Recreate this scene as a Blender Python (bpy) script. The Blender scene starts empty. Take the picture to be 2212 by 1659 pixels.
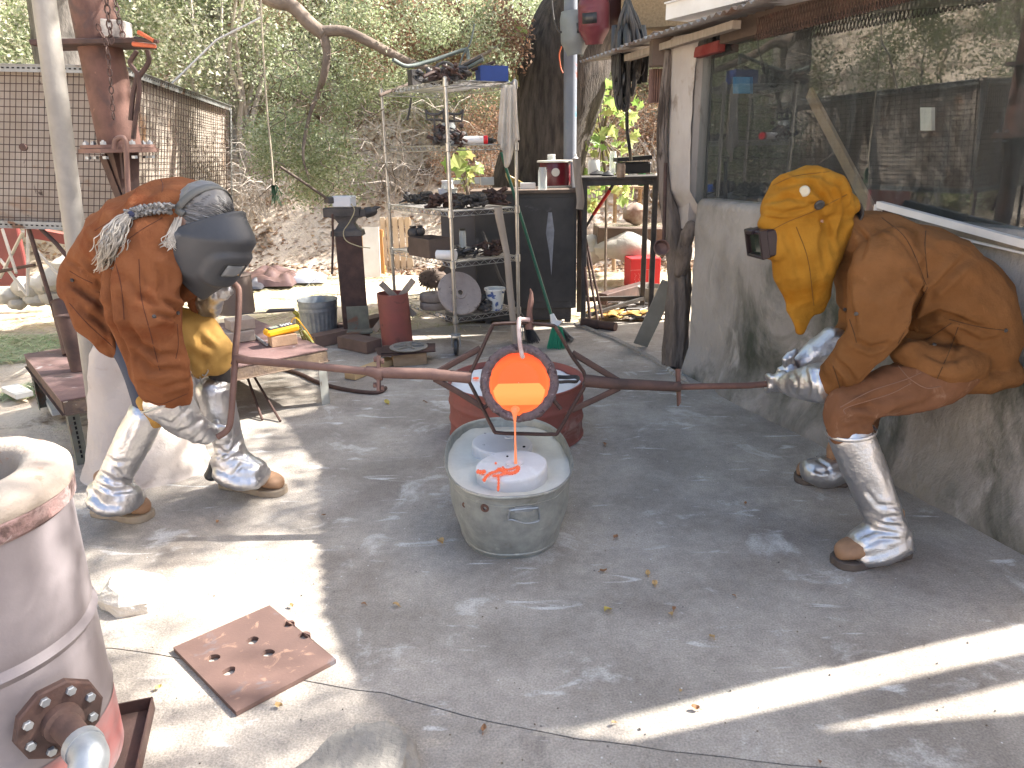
import bpy, bmesh, math, random
import numpy as np
from mathutils import Vector, Matrix, noise as mnoise
random.seed(7); np.random.seed(7)
S = bpy.context.scene
COL = S.collection
rad = math.radians
# ------------------------------------------------------------ camera
FPX, CX, CY, CAMH, PITCH, ROLL = 1600.0, 1106.0, 829.5, 1.45, 17.5, 1.06
cam = bpy.data.cameras.new('camera'); camo = bpy.data.objects.new('camera', cam); COL.objects.link(camo)
cam.sensor_width = 36; cam.lens = 36*FPX/2212; cam.clip_start = .05; cam.clip_end = 500
CR = Matrix.Rotation(rad(90-PITCH), 3, 'X') @ Matrix.Rotation(rad(-ROLL), 3, 'Z')
CAM = Vector((0, 0, CAMH))
camo.matrix_world = Matrix.Translation(CAM) @ CR.to_4x4()
S.camera = camo
S.render.resolution_x = 1024; S.render.resolution_y = 768
# ------------------------------------------------------------ sky, sun, exposure
SUNV = Vector((1.0, .30, 1.0)).normalized()
elev = math.asin(SUNV.z); azim = math.atan2(SUNV.x, SUNV.y)
W = bpy.data.worlds.new('World'); S.world = W; W.use_nodes = True
nt = W.node_tree; nt.nodes.clear()
sk = nt.nodes.new('ShaderNodeTexSky'); sk.sky_type = 'NISHITA'; sk.sun_disc = False
sk.sun_elevation = elev; sk.sun_rotation = azim; sk.air_density = 1.0; sk.dust_density = 3.5; sk.ozone_density = .4
bg = nt.nodes.new('ShaderNodeBackground'); bg.inputs[1].default_value = .14
wo = nt.nodes.new('ShaderNodeOutputWorld')
nt.links.new(sk.outputs[0], bg.inputs[0]); nt.links.new(bg.outputs[0], wo.inputs[0])
sl = bpy.data.lights.new('sun', 'SUN'); sl.energy = 5.0; sl.angle = rad(.6); sl.color = (1, .95, .87)
so = bpy.data.objects.new('sun', sl); COL.objects.link(so)
so.rotation_euler = (-SUNV).to_track_quat('-Z', 'Y').to_euler(); so.location = (6, 3, 8)
S.view_settings.view_transform = 'Standard'; S.view_settings.look = 'None'
S.view_settings.exposure = 2.0; S.view_settings.gamma = 1.0
S.render.engine = 'CYCLES'
# ------------------------------------------------------------ pixel of the 2212x1659 view -> world point
CRI = CR.transposed()
def ray(x, y):
    return CR @ Vector(((x-CX)/FPX, -(y-CY)/FPX, -1))
def at(x, y, Y):
    d = ray(x, y); return CAM + d*(Y/d.y)
def fl(x, y, z=0.0):
    d = ray(x, y); return CAM + d*((z-CAMH)/d.z)
def wallpt(x, y, A, N):
    d = ray(x, y); return CAM + d*(((A-CAM).dot(N))/d.dot(N))
def mpp(p):
    return -(CRI @ (p-CAM)).z/FPX
CRN = np.array([[CRI[i][j] for j in range(3)] for i in range(3)])
def project(co):
    q = (co - np.array(CAM)) @ CRN.T
    return np.stack([CX+FPX*q[:, 0]/-q[:, 2], CY-FPX*q[:, 1]/-q[:, 2]], 1)
# ------------------------------------------------------------ mesh builder
class MB:
    def __init__(s): s.v = []; s.f = []
    def add(s, vs, fs):
        b = len(s.v); s.v += [tuple(p) for p in vs]; s.f += [tuple(b+i for i in f) for f in fs]; return s
    def box(s, c, d, R=None, bev=0.0):
        c = Vector(c); x, y, z = d[0]/2, d[1]/2, d[2]/2
        if bev > 0 and min(x, y, z) > bev*1.2:
            vs = []
            for sx in (-1, 1):
                for sy in (-1, 1):
                    for sz in (-1, 1):
                        vs += [(sx*x, sy*(y-bev), sz*(z-bev)), (sx*(x-bev), sy*y, sz*(z-bev)), (sx*(x-bev), sy*(y-bev), sz*z)]
            def ix(a, b, cc, k): return ((a*2+b)*2+cc)*3+k
            fs = []
            for a in (0, 1):
                q = [ix(a,0,0,0), ix(a,1,0,0), ix(a,1,1,0), ix(a,0,1,0)]; fs.append(q if a else q[::-1])
                q = [ix(0,a,0,1), ix(0,a,1,1), ix(1,a,1,1), ix(1,a,0,1)]; fs.append(q if a else q[::-1])
                q = [ix(0,0,a,2), ix(1,0,a,2), ix(1,1,a,2), ix(0,1,a,2)]; fs.append(q if a else q[::-1])
            for a in (0, 1):
                for b in (0, 1):
                    fs.append([ix(a,b,0,0), ix(a,b,1,0), ix(a,b,1,1), ix(a,b,0,1)])
                    fs.append([ix(a,0,b,0), ix(a,1,b,0), ix(a,1,b,2), ix(a,0,b,2)])
                    fs.append([ix(0,a,b,1), ix(1,a,b,1), ix(1,a,b,2), ix(0,a,b,2)])
                    for cc in (0, 1): fs.append([ix(a,b,cc,0), ix(a,b,cc,1), ix(a,b,cc,2)])
        else:
            vs = [(sx*x, sy*y, sz*z) for sx in (-1, 1) for sy in (-1, 1) for sz in (-1, 1)]
            fs = [(0,1,3,2), (4,6,7,5), (0,4,5,1), (2,3,7,6), (0,2,6,4), (1,5,7,3)]
        if R is not None: vs = [R @ Vector(p) for p in vs]
        return s.add([Vector(p)+c for p in vs], fs)
    def beam(s, a, b, w, h, up=(0, 0, 1), bev=0.0):
        a = Vector(a); b = Vector(b); t = (b-a); L = t.length; t.normalize(); up = Vector(up)
        sd = t.cross(up)
        if sd.length < 1e-3: sd = t.cross(Vector((0, 1, 0)))
        sd.normalize(); u = sd.cross(t).normalized()
        R = Matrix((sd, t, u)).transposed()
        return s.box((a+b)/2, (w, L, h), R, bev)
    def tube(s, pts, r, n=8, caps=True, ref=None, closed=False):
        pts = [Vector(p) for p in pts]; m = len(pts)
        if not isinstance(r, list): r = [r]*m
        vs = []; u = None
        for i, p in enumerate(pts):
            if closed: t = pts[(i+1) % m]-pts[i-1]
            else: t = pts[min(i+1, m-1)]-pts[max(i-1, 0)]
            t.normalize()
            if ref is not None: u = Vector(ref)
            elif u is None: u = Vector((0, 0, 1)) if abs(t.z) < .9 else Vector((0, 1, 0))
            u = (u-t*u.dot(t)).normalized(); w = t.cross(u)
            ri = r[i]; ra, rb = ri if isinstance(ri, (tuple, list)) else (ri, ri)
            for k in range(n):
                a = 2*math.pi*k/n
                vs.append(p+u*(math.cos(a)*rb)+w*(math.sin(a)*ra))
        fs = []
        for i in range(m if closed else m-1):
            j = (i+1) % m
            for k in range(n):
                fs.append((i*n+k, i*n+(k+1) % n, j*n+(k+1) % n, j*n+k))
        if caps and not closed:
            fs.append(tuple(range(n))[::-1]); fs.append(tuple((m-1)*n+k for k in range(n)))
        return s.add(vs, fs)
    def lathe(s, prof, c=(0, 0, 0), R=None, n=24, sx=1, sy=1, cap=True):
        vs = []; c = Vector(c)
        for (r, z) in prof:
            for k in range(n):
                a = 2*math.pi*k/n; vs.append(Vector((r*math.cos(a)*sx, r*math.sin(a)*sy, z)))
        fs = []
        for i in range(len(prof)-1):
            for k in range(n):
                fs.append((i*n+k, i*n+(k+1) % n, (i+1)*n+(k+1) % n, (i+1)*n+k))
        if cap:
            if prof[0][0] > 1e-4: fs.append(tuple(range(n))[::-1])
            if prof[-1][0] > 1e-4: fs.append(tuple((len(prof)-1)*n+k for k in range(n)))
        if R is not None: vs = [R @ p for p in vs]
        return s.add([p+c for p in vs], fs)
    def ball(s, c, r, n=12, R=None):
        if not isinstance(r, (tuple, list)): r = (r, r, r)
        m = max(4, n//2); vs = []; c = Vector(c)
        for i in range(m+1):
            th = math.pi*i/m
            for k in range(n):
                a = 2*math.pi*k/n
                p = Vector((math.sin(th)*math.cos(a)*r[0], math.sin(th)*math.sin(a)*r[1], math.cos(th)*r[2]))
                vs.append((R @ p if R is not None else p)+c)
        fs = [(i*n+k, (i+1)*n+k, (i+1)*n+(k+1) % n, i*n+(k+1) % n) for i in range(m) for k in range(n)]
        return s.add(vs, fs)
    def prism(s, poly, z0, z1):
        n = len(poly)
        vs = [(p[0], p[1], z0) for p in poly]+[(p[0], p[1], z1) for p in poly]
        fs = [tuple(range(n))[::-1], tuple(range(n, 2*n))]+[(k, (k+1) % n, n+(k+1) % n, n+k) for k in range(n)]
        return s.add(vs, fs)
    def slab(s, pts, d):
        # thick sheet from an outline of 3-D points, thickness vector d
        n = len(pts); d = Vector(d); pts = [Vector(p) for p in pts]
        vs = pts+[p+d for p in pts]
        fs = [tuple(range(n))[::-1], tuple(range(n, 2*n))]+[(k, (k+1) % n, n+(k+1) % n, n+k) for k in range(n)]
        return s.add(vs, fs)
    def sheet(s, P, nu, nv, closed=False):
        # P(i,j) -> point
        vs = [P(i/(nu-1), j/(nv-1)) for j in range(nv) for i in range(nu)]
        fs = [(j*nu+i, j*nu+i+1, (j+1)*nu+i+1, (j+1)*nu+i) for j in range(nv-1) for i in range(nu-1)]
        return s.add(vs, fs)
def curve(pts, k=6):
    # Catmull-Rom through points (tuples of any length)
    pts = [tuple(p) for p in pts]; out = []
    P = [tuple(2*a-b for a, b in zip(pts[0], pts[1]))]+pts+[tuple(2*a-b for a, b in zip(pts[-1], pts[-2]))]
    for i in range(1, len(P)-2):
        for j in range(k):
            t = j/k
            out.append(tuple(.5*(2*b+(c-a)*t+(2*a-5*b+4*c-d)*t*t+(3*b-a-3*c+d)*t**3) for a, b, c, d in zip(P[i-1], P[i], P[i+1], P[i+2])))
    out.append(pts[-1]); return out
# ------------------------------------------------------------ objects
def setp(o, label=None, cat=None, group=None, kind=None):
    if label: o['label'] = label
    if cat: o['category'] = cat
    if group: o['group'] = group
    if kind: o['kind'] = kind
    return o
def link(name, me, mat, parent=None, loc=None):
    o = bpy.data.objects.new(name, me); COL.objects.link(o)
    if mat is not None:
        me.materials.clear(); me.materials.append(mat)
    if parent is not None: o.parent = parent
    elif loc is not None: o.location = loc
    return o
def wloc(o):
    v = Vector((0, 0, 0))
    while o is not None: v += Vector(o.location); o = o.parent
    return v
def obj(name, mb, mat, parent=None, loc=None, smooth=True, ang=40, thick=0, sub=0, bevel=0):
    """mesh given in world coordinates; stored relative to its parent / its own base"""
    base = wloc(parent) if parent is not None else Vector(loc if loc is not None else (0, 0, 0))
    me = bpy.data.meshes.new(name)
    if isinstance(mb, MB):
        me.from_pydata([(p[0]-base.x, p[1]-base.y, p[2]-base.z) for p in mb.v], [], mb.f)
    else:
        vs, fs = mb; me.from_pydata((np.asarray(vs)-np.array(base)).tolist(), [], fs)
    me.validate()
    if smooth:
        me.polygons.foreach_set('use_smooth', [True]*len(me.polygons))
        try: me.set_sharp_from_angle(angle=rad(ang))
        except Exception: pass
    o = link(name, me, mat, parent, loc)
    if thick:
        m = o.modifiers.new('thickness', 'SOLIDIFY'); m.thickness = thick; m.offset = 0
    if bevel:
        m = o.modifiers.new('bevel', 'BEVEL'); m.width = bevel; m.segments = 2; m.limit_method = 'ANGLE'; m.angle_limit = rad(35)
    if sub:
        m = o.modifiers.new('sub', 'SUBSURF'); m.levels = sub; m.render_levels = sub
    return o
def thing(name, label, cat, loc, group=None):
    o = bpy.data.objects.new(name, None); COL.objects.link(o); o.location = loc; o.empty_display_size = .1
    return setp(o, label, cat, group)
def one(name, mb, mat, label, cat, loc=None, group=None, **k):
    if loc is None:
        vs = mb.v if isinstance(mb, MB) else mb[0]
        a = np.array(vs); loc = Vector((float(a[:, 0].mean()), float(a[:, 1].mean()), float(a[:, 2].min())))
    return setp(obj(name, mb, mat, None, loc, **k), label, cat, group)
def copy_tree(o, loc=None, parent=None, label=None, rot=None, scale=None):
    c = o.copy(); COL.objects.link(c)
    if parent is not None: c.parent = parent
    if loc is not None: c.location = loc
    if rot is not None: c.rotation_euler = rot
    if scale is not None: c.scale = (scale,)*3 if not isinstance(scale, (tuple, list)) else scale
    if label: c['label'] = label
    for ch in list(o.children): copy_tree(ch, parent=c)
    return c
def fuse(mb, voxel=.012, it=6, fac=.5, fn=None, name='x'):
    """overlapping closed shapes -> one continuous skin; returns (verts, faces)"""
    me = bpy.data.meshes.new(name); me.from_pydata(mb.v, [], mb.f)
    o = bpy.data.objects.new(name, me); COL.objects.link(o)
    m = o.modifiers.new('r', 'REMESH'); m.mode = 'VOXEL'; m.voxel_size = voxel
    if it:
        m = o.modifiers.new('s', 'SMOOTH'); m.factor = fac; m.iterations = it
    bpy.context.view_layer.update()
    dg = bpy.context.evaluated_depsgraph_get(); ev = o.evaluated_get(dg)
    m2 = bpy.data.meshes.new_from_object(ev)
    co = np.empty(len(m2.vertices)*3); m2.vertices.foreach_get('co', co); co = co.reshape(-1, 3)
    no = np.empty(len(m2.vertices)*3); m2.vertices.foreach_get('normal', no); no = no.reshape(-1, 3)
    fs = [tuple(p.vertices) for p in m2.polygons]
    bpy.data.objects.remove(o); bpy.data.meshes.remove(me); bpy.data.meshes.remove(m2)
    if fn: co = fn(co, no)
    return co, fs
def seg_dist(p, poly):
    """pixel distance of points p (n,2) to a polyline, with taper weight at its ends"""
    best = np.full(len(p), 1e9); par = np.zeros(len(p)); L = len(poly)-1
    for i in range(L):
        a = np.array(poly[i], float); b = np.array(poly[i+1], float); d = b-a
        t = np.clip(((p-a) @ d)/max(1e-9, d @ d), 0, 1)
        q = np.linalg.norm(p-(a+t[:, None]*d), axis=1); m = q < best
        best[m] = q[m]; par[m] = (i+t[m])/L
    return best, par
def folds(co, no, creases=(), nz=0.0, nscale=8, stretch=(1, 1, 1), fine=0.0, fscale=40, seed=0):
    """creases: (pixel polyline, width px, depth m); carved into the side seen; plus noise folds all round"""
    out = co.copy()
    if creases:
        px = project(co); view = co-np.array(CAM); view /= np.linalg.norm(view, axis=1)[:, None]
        facing = np.clip(-(no*view).sum(1)*2.2, 0, 1)
        for poly, w, d in creases:
            q, par = seg_dist(px, poly); tp = np.sin(np.pi*np.clip(par*.92+.04, 0, 1))**.6
            k = (-np.exp(-(q/w)**2)+.55*np.exp(-((q-2.0*w)/(w*1.0))**2))*d*tp*facing
            out += no*k[:, None]
    if nz or fine:
        for i in range(len(co)):
            p = co[i]; v = 0
            if nz:
                n1 = mnoise.noise(Vector((p[0]*nscale*stretch[0]+seed, p[1]*nscale*stretch[1], p[2]*nscale*stretch[2])))
                v += (1-2.2*abs(n1))*nz - .5*nz
            if fine: v += mnoise.noise(Vector((p[0]*fscale, p[1]*fscale+seed, p[2]*fscale)))*fine
            out[i] += no[i]*v
    return out
# ------------------------------------------------------------ materials
def M(name, c1, c2=None, scale=6, rough=.7, metal=0, bump=0, bscale=60, spots=None, spots2=None, stretch=(1, 1, 1), detail=6,
      trans=0, emit=None, rand=None, rvar=0, spec=.5, coat=0, world=False, lo=.35, hi=.65, stripes=None, alpha=None, bdist=.01, scuffs=False):
    m = bpy.data.materials.new(name); m.use_nodes = True; t = m.node_tree; N = t.nodes; L = t.links
    b = N['Principled BSDF']; out = N['Material Output']
    tc = N.new('ShaderNodeTexCoord'); mp = N.new('ShaderNodeMapping'); mp.inputs['Scale'].default_value = stretch
    if world:
        g = N.new('ShaderNodeNewGeometry'); L.new(g.outputs['Position'], mp.inputs[0])
    else: L.new(tc.outputs['Object'], mp.inputs[0])
    def noise(sc, det=detail, dist=0):
        n = N.new('ShaderNodeTexNoise'); n.inputs['Scale'].default_value = sc; n.inputs['Detail'].default_value = det
        n.inputs['Roughness'].default_value = .62; n.inputs['Distortion'].default_value = dist
        L.new(mp.outputs[0], n.inputs['Vector']); return n.outputs[0]
    def ramp(src, a, bb, ca=(0, 0, 0, 1), cb=(1, 1, 1, 1)):
        r = N.new('ShaderNodeValToRGB'); r.color_ramp.elements[0].position = a; r.color_ramp.elements[1].position = bb
        r.color_ramp.elements[0].color = ca; r.color_ramp.elements[1].color = cb; L.new(src, r.inputs[0]); return r.outputs[0]
    def mix(f, a, bb, typ='MIX'):
        x = N.new('ShaderNodeMix'); x.data_type = 'RGBA'; x.blend_type = typ
        if isinstance(f, (int, float)): x.inputs[0].default_value = f
        else: L.new(f, x.inputs[0])
        for s_, v in ((6, a), (7, bb)):
            if isinstance(v, tuple): x.inputs[s_].default_value = v
            else: L.new(v, x.inputs[s_])
        return x.outputs[2]
    c4 = lambda c: (c[0], c[1], c[2], 1)
    if c2 is None: c2 = tuple(x*.8 for x in c1)
    col = ramp(noise(scale), lo, hi, c4(c1), c4(c2))
    if rand:
        g2 = N.new('ShaderNodeNewGeometry'); r = N.new('ShaderNodeValToRGB'); cr = r.color_ramp
        while len(cr.elements) < len(rand): cr.elements.new(.5)
        for i, c in enumerate(rand):
            cr.elements[i].position = i/(len(rand)-1); cr.elements[i].color = c4(c)
        L.new(g2.outputs['Random Per Island'], r.inputs[0]); col = mix(.85, col, r.outputs[0])
    if stripes:
        cs, ax, sc, wd = stripes
        w = N.new('ShaderNodeTexWave'); w.bands_direction = ax; w.inputs['Scale'].default_value = sc; w.inputs['Distortion'].default_value = 2.5
        w.inputs['Detail'].default_value = 3; L.new(mp.outputs[0], w.inputs[0]); col = mix(ramp(w.outputs[1], .5-wd/2, .5+wd/2), col, c4(cs))
    for sp in (spots, spots2):
        if sp: col = mix(ramp(noise(sp[1], 8, .6), sp[2], sp[2]+(sp[3] if len(sp) > 3 else .06)), col, c4(sp[0]))
    if scuffs:     # white drag marks, spatter dots and fine dark hairline crazing
        m3 = N.new('ShaderNodeMapping'); m3.inputs['Scale'].default_value = (2.2, 9, 1); m3.inputs['Rotation'].default_value = (0, 0, .35); L.new(mp.outputs[0], m3.inputs[0])
        n3 = N.new('ShaderNodeTexNoise'); n3.inputs['Scale'].default_value = 1.6; n3.inputs['Detail'].default_value = 9; n3.inputs['Distortion'].default_value = .8; L.new(m3.outputs[0], n3.inputs[0])
        col = mix(ramp(n3.outputs[0], .63, .74), col, (.6, .59, .57, 1))
        v = N.new('ShaderNodeTexVoronoi'); v.inputs['Scale'].default_value = 16; L.new(mp.outputs[0], v.inputs[0]); col = mix(ramp(v.outputs[0], .035, .055, (.8, .8, .8, 1), (0, 0, 0, 1)), col, (.62, .61, .59, 1))
        v2 = N.new('ShaderNodeTexVoronoi'); v2.feature = 'DISTANCE_TO_EDGE'; v2.inputs['Scale'].default_value = 1.1; n4 = N.new('ShaderNodeTexNoise'); n4.inputs['Scale'].default_value = 5; n4.inputs['Detail'].default_value = 6
        L.new(mp.outputs[0], n4.inputs[0]); ad = N.new('ShaderNodeMix'); ad.data_type = 'RGBA'; ad.inputs[0].default_value = .18; L.new(mp.outputs[0], ad.inputs[6]); L.new(n4.outputs[1], ad.inputs[7]); L.new(ad.outputs[2], v2.inputs[0])
        col = mix(ramp(v2.outputs[0], .0005, .003, (.1, .1, .1, 1), (0, 0, 0, 1)), col, (.12, .1, .085, 1))
        n5 = N.new('ShaderNodeTexNoise'); n5.inputs['Scale'].default_value = 160; n5.inputs['Detail'].default_value = 3; L.new(mp.outputs[0], n5.inputs[0]); col = mix(.25, col, ramp(n5.outputs[0], .3, .7), 'OVERLAY')
        n6 = N.new('ShaderNodeTexNoise'); n6.inputs['Scale'].default_value = 28; n6.inputs['Detail'].default_value = 6; L.new(mp.outputs[0], n6.inputs[0]); col = mix(.10, col, ramp(n6.outputs[0], .3, .7), 'OVERLAY')
    L.new(col, b.inputs['Base Color'])
    b.inputs['Roughness'].default_value = rough; b.inputs['Metallic'].default_value = metal
    b.inputs['Specular IOR Level'].default_value = spec
    if coat: b.inputs['Coat Weight'].default_value = coat
    if rvar:
        mr = N.new('ShaderNodeMapRange'); mr.inputs[3].default_value = max(0, rough-rvar); mr.inputs[4].default_value = min(1, rough+rvar)
        L.new(noise(scale*3), mr.inputs[0]); L.new(mr.outputs[0], b.inputs['Roughness'])
    if bump:
        bp = N.new('ShaderNodeBump'); bp.inputs['Strength'].default_value = bump; bp.inputs['Distance'].default_value = bdist
        L.new(noise(bscale), bp.inputs['Height']); L.new(bp.outputs[0], b.inputs['Normal'])
    if alpha is not None: b.inputs['Alpha'].default_value = alpha
    if emit: b.inputs['Emission Color'].default_value = c4(emit[0]); b.inputs['Emission Strength'].default_value = emit[1]
    if trans:
        tr = N.new('ShaderNodeBsdfTranslucent'); L.new(col, tr.inputs[0]); ms = N.new('ShaderNodeMixShader'); ms.inputs[0].default_value = trans
        L.new(b.outputs[0], ms.inputs[1]); L.new(tr.outputs[0], ms.inputs[2]); L.new(ms.outputs[0], out.inputs[0])
    return m
# ------------------------------------------------------------ palette
m_conc = M('concrete', (.262,.232,.2), (.375,.336,.292), scale=2.2, rough=.85, rvar=.1, bump=.5, bscale=110, world=True, detail=14, lo=.4, hi=.6,
           spots=((.2,.17,.145), 1.3, .52, .2), spots2=((.58,.56,.53), 3.2, .58, .14), scuffs=True)
m_conc2 = M('concrete_worn', (.26,.23,.197), (.375,.335,.29), scale=2, rough=.85, bump=.6, scuffs=True, bscale=80, world=True, detail=10,
            spots=((.16,.14,.125), 3, .56, .1), spots2=((.6,.6,.57), 7, .68, .05))
m_dirt = M('dirt', (.47,.375,.29), (.66,.57,.47), scale=1.2, rough=.95, bump=.8, bscale=18, world=True, detail=10, bdist=.03,
           spots=((.16,.11,.075), 2.2, .53, .12), spots2=((.6,.53,.4), 9, .6, .1))
m_litter = M('leaf_litter', (.2,.12,.07), rough=.9, rand=[(.2,.12,.08),(.4,.25,.16),(.55,.42,.28),(.3,.19,.14),(.62,.54,.42)], trans=.2)
m_straw = M('straw', (.6,.52,.33), rough=.8, rand=[(.35,.3,.18),(.62,.55,.36),(.75,.7,.52),(.3,.36,.16),(.5,.42,.25)], trans=.2)
m_green_straw = M('green_straw', (.3,.4,.2), rough=.8, rand=[(.2,.32,.14),(.45,.5,.3),(.62,.6,.42),(.3,.42,.2)], trans=.2)
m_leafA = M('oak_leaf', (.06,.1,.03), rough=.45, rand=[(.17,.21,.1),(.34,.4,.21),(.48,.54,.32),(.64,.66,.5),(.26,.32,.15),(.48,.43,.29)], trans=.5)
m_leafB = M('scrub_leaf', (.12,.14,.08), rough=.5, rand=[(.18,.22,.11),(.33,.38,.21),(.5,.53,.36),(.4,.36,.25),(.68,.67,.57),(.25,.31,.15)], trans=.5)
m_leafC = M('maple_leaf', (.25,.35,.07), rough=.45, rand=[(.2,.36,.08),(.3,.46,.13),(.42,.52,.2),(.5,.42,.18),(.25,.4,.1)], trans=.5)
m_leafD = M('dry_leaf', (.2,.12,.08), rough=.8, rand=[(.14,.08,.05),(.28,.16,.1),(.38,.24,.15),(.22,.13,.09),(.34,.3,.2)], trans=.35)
m_leafE = M('sun_painted_oak_leaf', (.3,.35,.2), rough=.45, rand=[(.24,.3,.14),(.42,.5,.26),(.58,.62,.4),(.74,.75,.6),(.32,.4,.19),(.55,.5,.38)], trans=.5)  # paler copy of the oak leaf, hillside sunlight put into its colour
m_twig = M('dry_twig', (.3,.26,.22), (.42,.38,.34), rough=.9)
m_bark = M('bark', (.03,.023,.02), (.105,.085,.07), scale=7, stretch=(3,3,.5), rough=.95, bump=1, bscale=22, bdist=.03, detail=10)
m_barkL = M('pale_bark', (.12,.09,.07), (.23,.18,.14), scale=6, rough=.9, bump=.8, bscale=30, bdist=.01)
m_barkW = M('sycamore_bark', (.2,.18,.16), (.05,.045,.04), scale=3, stretch=(2,2,.7), rough=.9, bump=.8, bscale=20, bdist=.015)
m_drift = M('driftwood', (.1,.078,.062), (.2,.165,.142), scale=6, stretch=(3,3,.5), rough=.9, bump=.8, bscale=16, detail=8, bdist=.012,
            spots=((.05,.037,.03), 5, .54, .1))
m_plaster = M('plaster_wall', (.33,.305,.28), (.21,.192,.17), scale=1.6, rough=.95, bump=.9, bscale=38, world=True, detail=12, bdist=.015, stretch=(1,1,.6), lo=.42, hi=.6,
              spots=((.05,.055,.04), 1.9, .48, .16), spots2=((.37,.345,.32), 3.6, .6, .1))
m_plaster2 = M('white_plaster', (.42,.37,.34), (.5,.45,.42), scale=2.5, rough=.9, bump=.4, bscale=50, spots=((.3,.24,.2), 4, .6, .14))
m_roof = M('corrugated_steel', (.36,.35,.35), (.25,.2,.17), scale=3, rough=.5, metal=.4, spots=((.2,.1,.06), 3, .55, .12))
m_white = M('white_paint', (.72,.71,.7), (.6,.58,.56), scale=4, rough=.5, spots=((.4,.33,.28), 8, .68, .06))
m_stucco = M('tan_stucco', (.3,.215,.13), (.22,.155,.09), scale=60, rough=.95, bump=1, bscale=90)
m_wood = M('raw_wood', (.42,.29,.18), (.3,.2,.12), scale=4, stretch=(1,6,6), rough=.8, bump=.3, bscale=30)
m_woodG = M('grey_wood', (.33,.28,.235), (.24,.2,.165), scale=5, stretch=(8,8,1), rough=.85, bump=.4, bscale=30)
m_wooddk = M('dark_wood', (.09,.065,.05), (.14,.1,.08), scale=5, rough=.85, bump=.3)
m_rust = M('rusty_iron', (.095,.05,.04), (.16,.082,.064), scale=9, rough=.75, metal=.3, bump=.5, bscale=70, bdist=.003, spots=((.09,.055,.05), 7, .56, .1), spots2=((.24,.13,.09), 16, .64, .06))
m_rustP = M('pinkish_rust', (.135,.075,.062), (.2,.118,.095), scale=7, rough=.7, metal=.25, bump=.35, bscale=60, bdist=.003, spots=((.14,.08,.07), 6, .57, .1))
m_rustD = M('dark_rust', (.055,.036,.032), (.105,.06,.05), scale=9, rough=.75, metal=.35, bump=.5, bscale=70, bdist=.003, spots=((.16,.085,.065), 10, .62, .1))
m_redR = M('red_rusted_paint', (.27,.075,.06), (.2,.07,.055), scale=5, rough=.7, bump=.3, bscale=50, bdist=.004, spots=((.36,.25,.22), 5, .6, .12), spots2=((.1,.045,.035), 9, .6, .08))
m_galv = M('galvanised_steel', (.25,.27,.29), (.36,.38,.4), scale=14, rough=.45, metal=.65, rvar=.1, bump=.1, bscale=40)
m_tub = M('weathered_zinc', (.25,.265,.255), (.37,.385,.365), scale=16, rough=.5, metal=.5, rvar=.15, bump=.4, bscale=30, detail=10, spots=((.2,.19,.15), 5, .6, .12), spots2=((.5,.51,.48), 12, .62, .1))
m_galvD = M('dull_grey_pipe', (.22,.205,.185), (.3,.28,.25), scale=5, rough=.65, metal=.3, bump=.2)
m_chrome = M('chrome_wire', (.5,.5,.48), (.38,.36,.33), scale=10, rough=.28, metal=.85)
m_iron = M('dark_iron', (.055,.052,.052), (.1,.09,.085), scale=8, rough=.6, metal=.5, bump=.3)
m_black = M('black_plastic', (.022,.022,.024), (.035,.035,.037), rough=.4)
m_cab = M('black_steel_cabinet', (.035,.033,.033), (.065,.06,.058), scale=3, rough=.55, metal=.2, spots=((.16,.155,.16), 3.5, .62, .14))
m_glass = None
# ============================================================ THE SETTING
def smooth01(t): t = max(0, min(1, t)); return t*t*(3-2*t)
def hill(x, y):
    a = y-(9.7+.1*x)
    b = (-x-6.5)*.9
    c = (x-7.5)*.6
    m = max(a, b, c, 0)
    h = .72*m if m < 16 else .72*16+.25*(m-16)
    if y < -4: h = max(0, h)
    w = smooth01(m/1.5)
    n = mnoise.fractal(Vector((x*.25, y*.25, 3)), .9, 2.1, 5)
    return h*w + n*.45*w + (.018*mnoise.noise(Vector((x*1.3, y*1.3, 0))) if m <= 0 else 0) - .03
mb = MB(); G = []
xs = sorted(set([-60,-45,-34,-26,-21]+[round(-18+i*.45, 3) for i in range(81)]+[20,26,34,45,60]))
ys = sorted(set([-45,-30,-20,-12,-8,-5,-3]+[round(-1+i*.4, 3) for i in range(78)]+[32,38,46,60]))
vs = [(x, y, hill(x, y)) for y in ys for x in xs]
nx = len(xs)
fs = [(j*nx+i, j*nx+i+1, (j+1)*nx+i+1, (j+1)*nx+i) for j in range(len(ys)-1) for i in range(nx-1)]
mb.add(vs, fs)
ground = obj('ground', mb, m_dirt); setp(ground, 'bare dirt yard rising into a steep leaf strewn hillside', kind='structure')

# concrete work floor: slabs with real joints between them
floor = thing('concrete_floor', None, None, (0, 0, 0)); setp(floor, 'grey stained concrete work floor cast in slabs', kind='structure')
def jit(poly, amp, step=.07, seed=0):
    out = []
    for i in range(len(poly)-1):
        a = Vector(poly[i]); b = Vector(poly[i+1]); n = max(1, int((b-a).length/step)); d = (b-a).normalized(); p = Vector((-d.y, d.x))
        for k in range(n):
            q = a+(b-a)*(k/n); out.append(q+p*(mnoise.noise(Vector((q.x*6+seed, q.y*6, 0)))*amp if 0 < k else 0))
    out.append(Vector(poly[-1])); return out
F2 = lambda x, y: Vector(fl(x, y)[:2])
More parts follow.
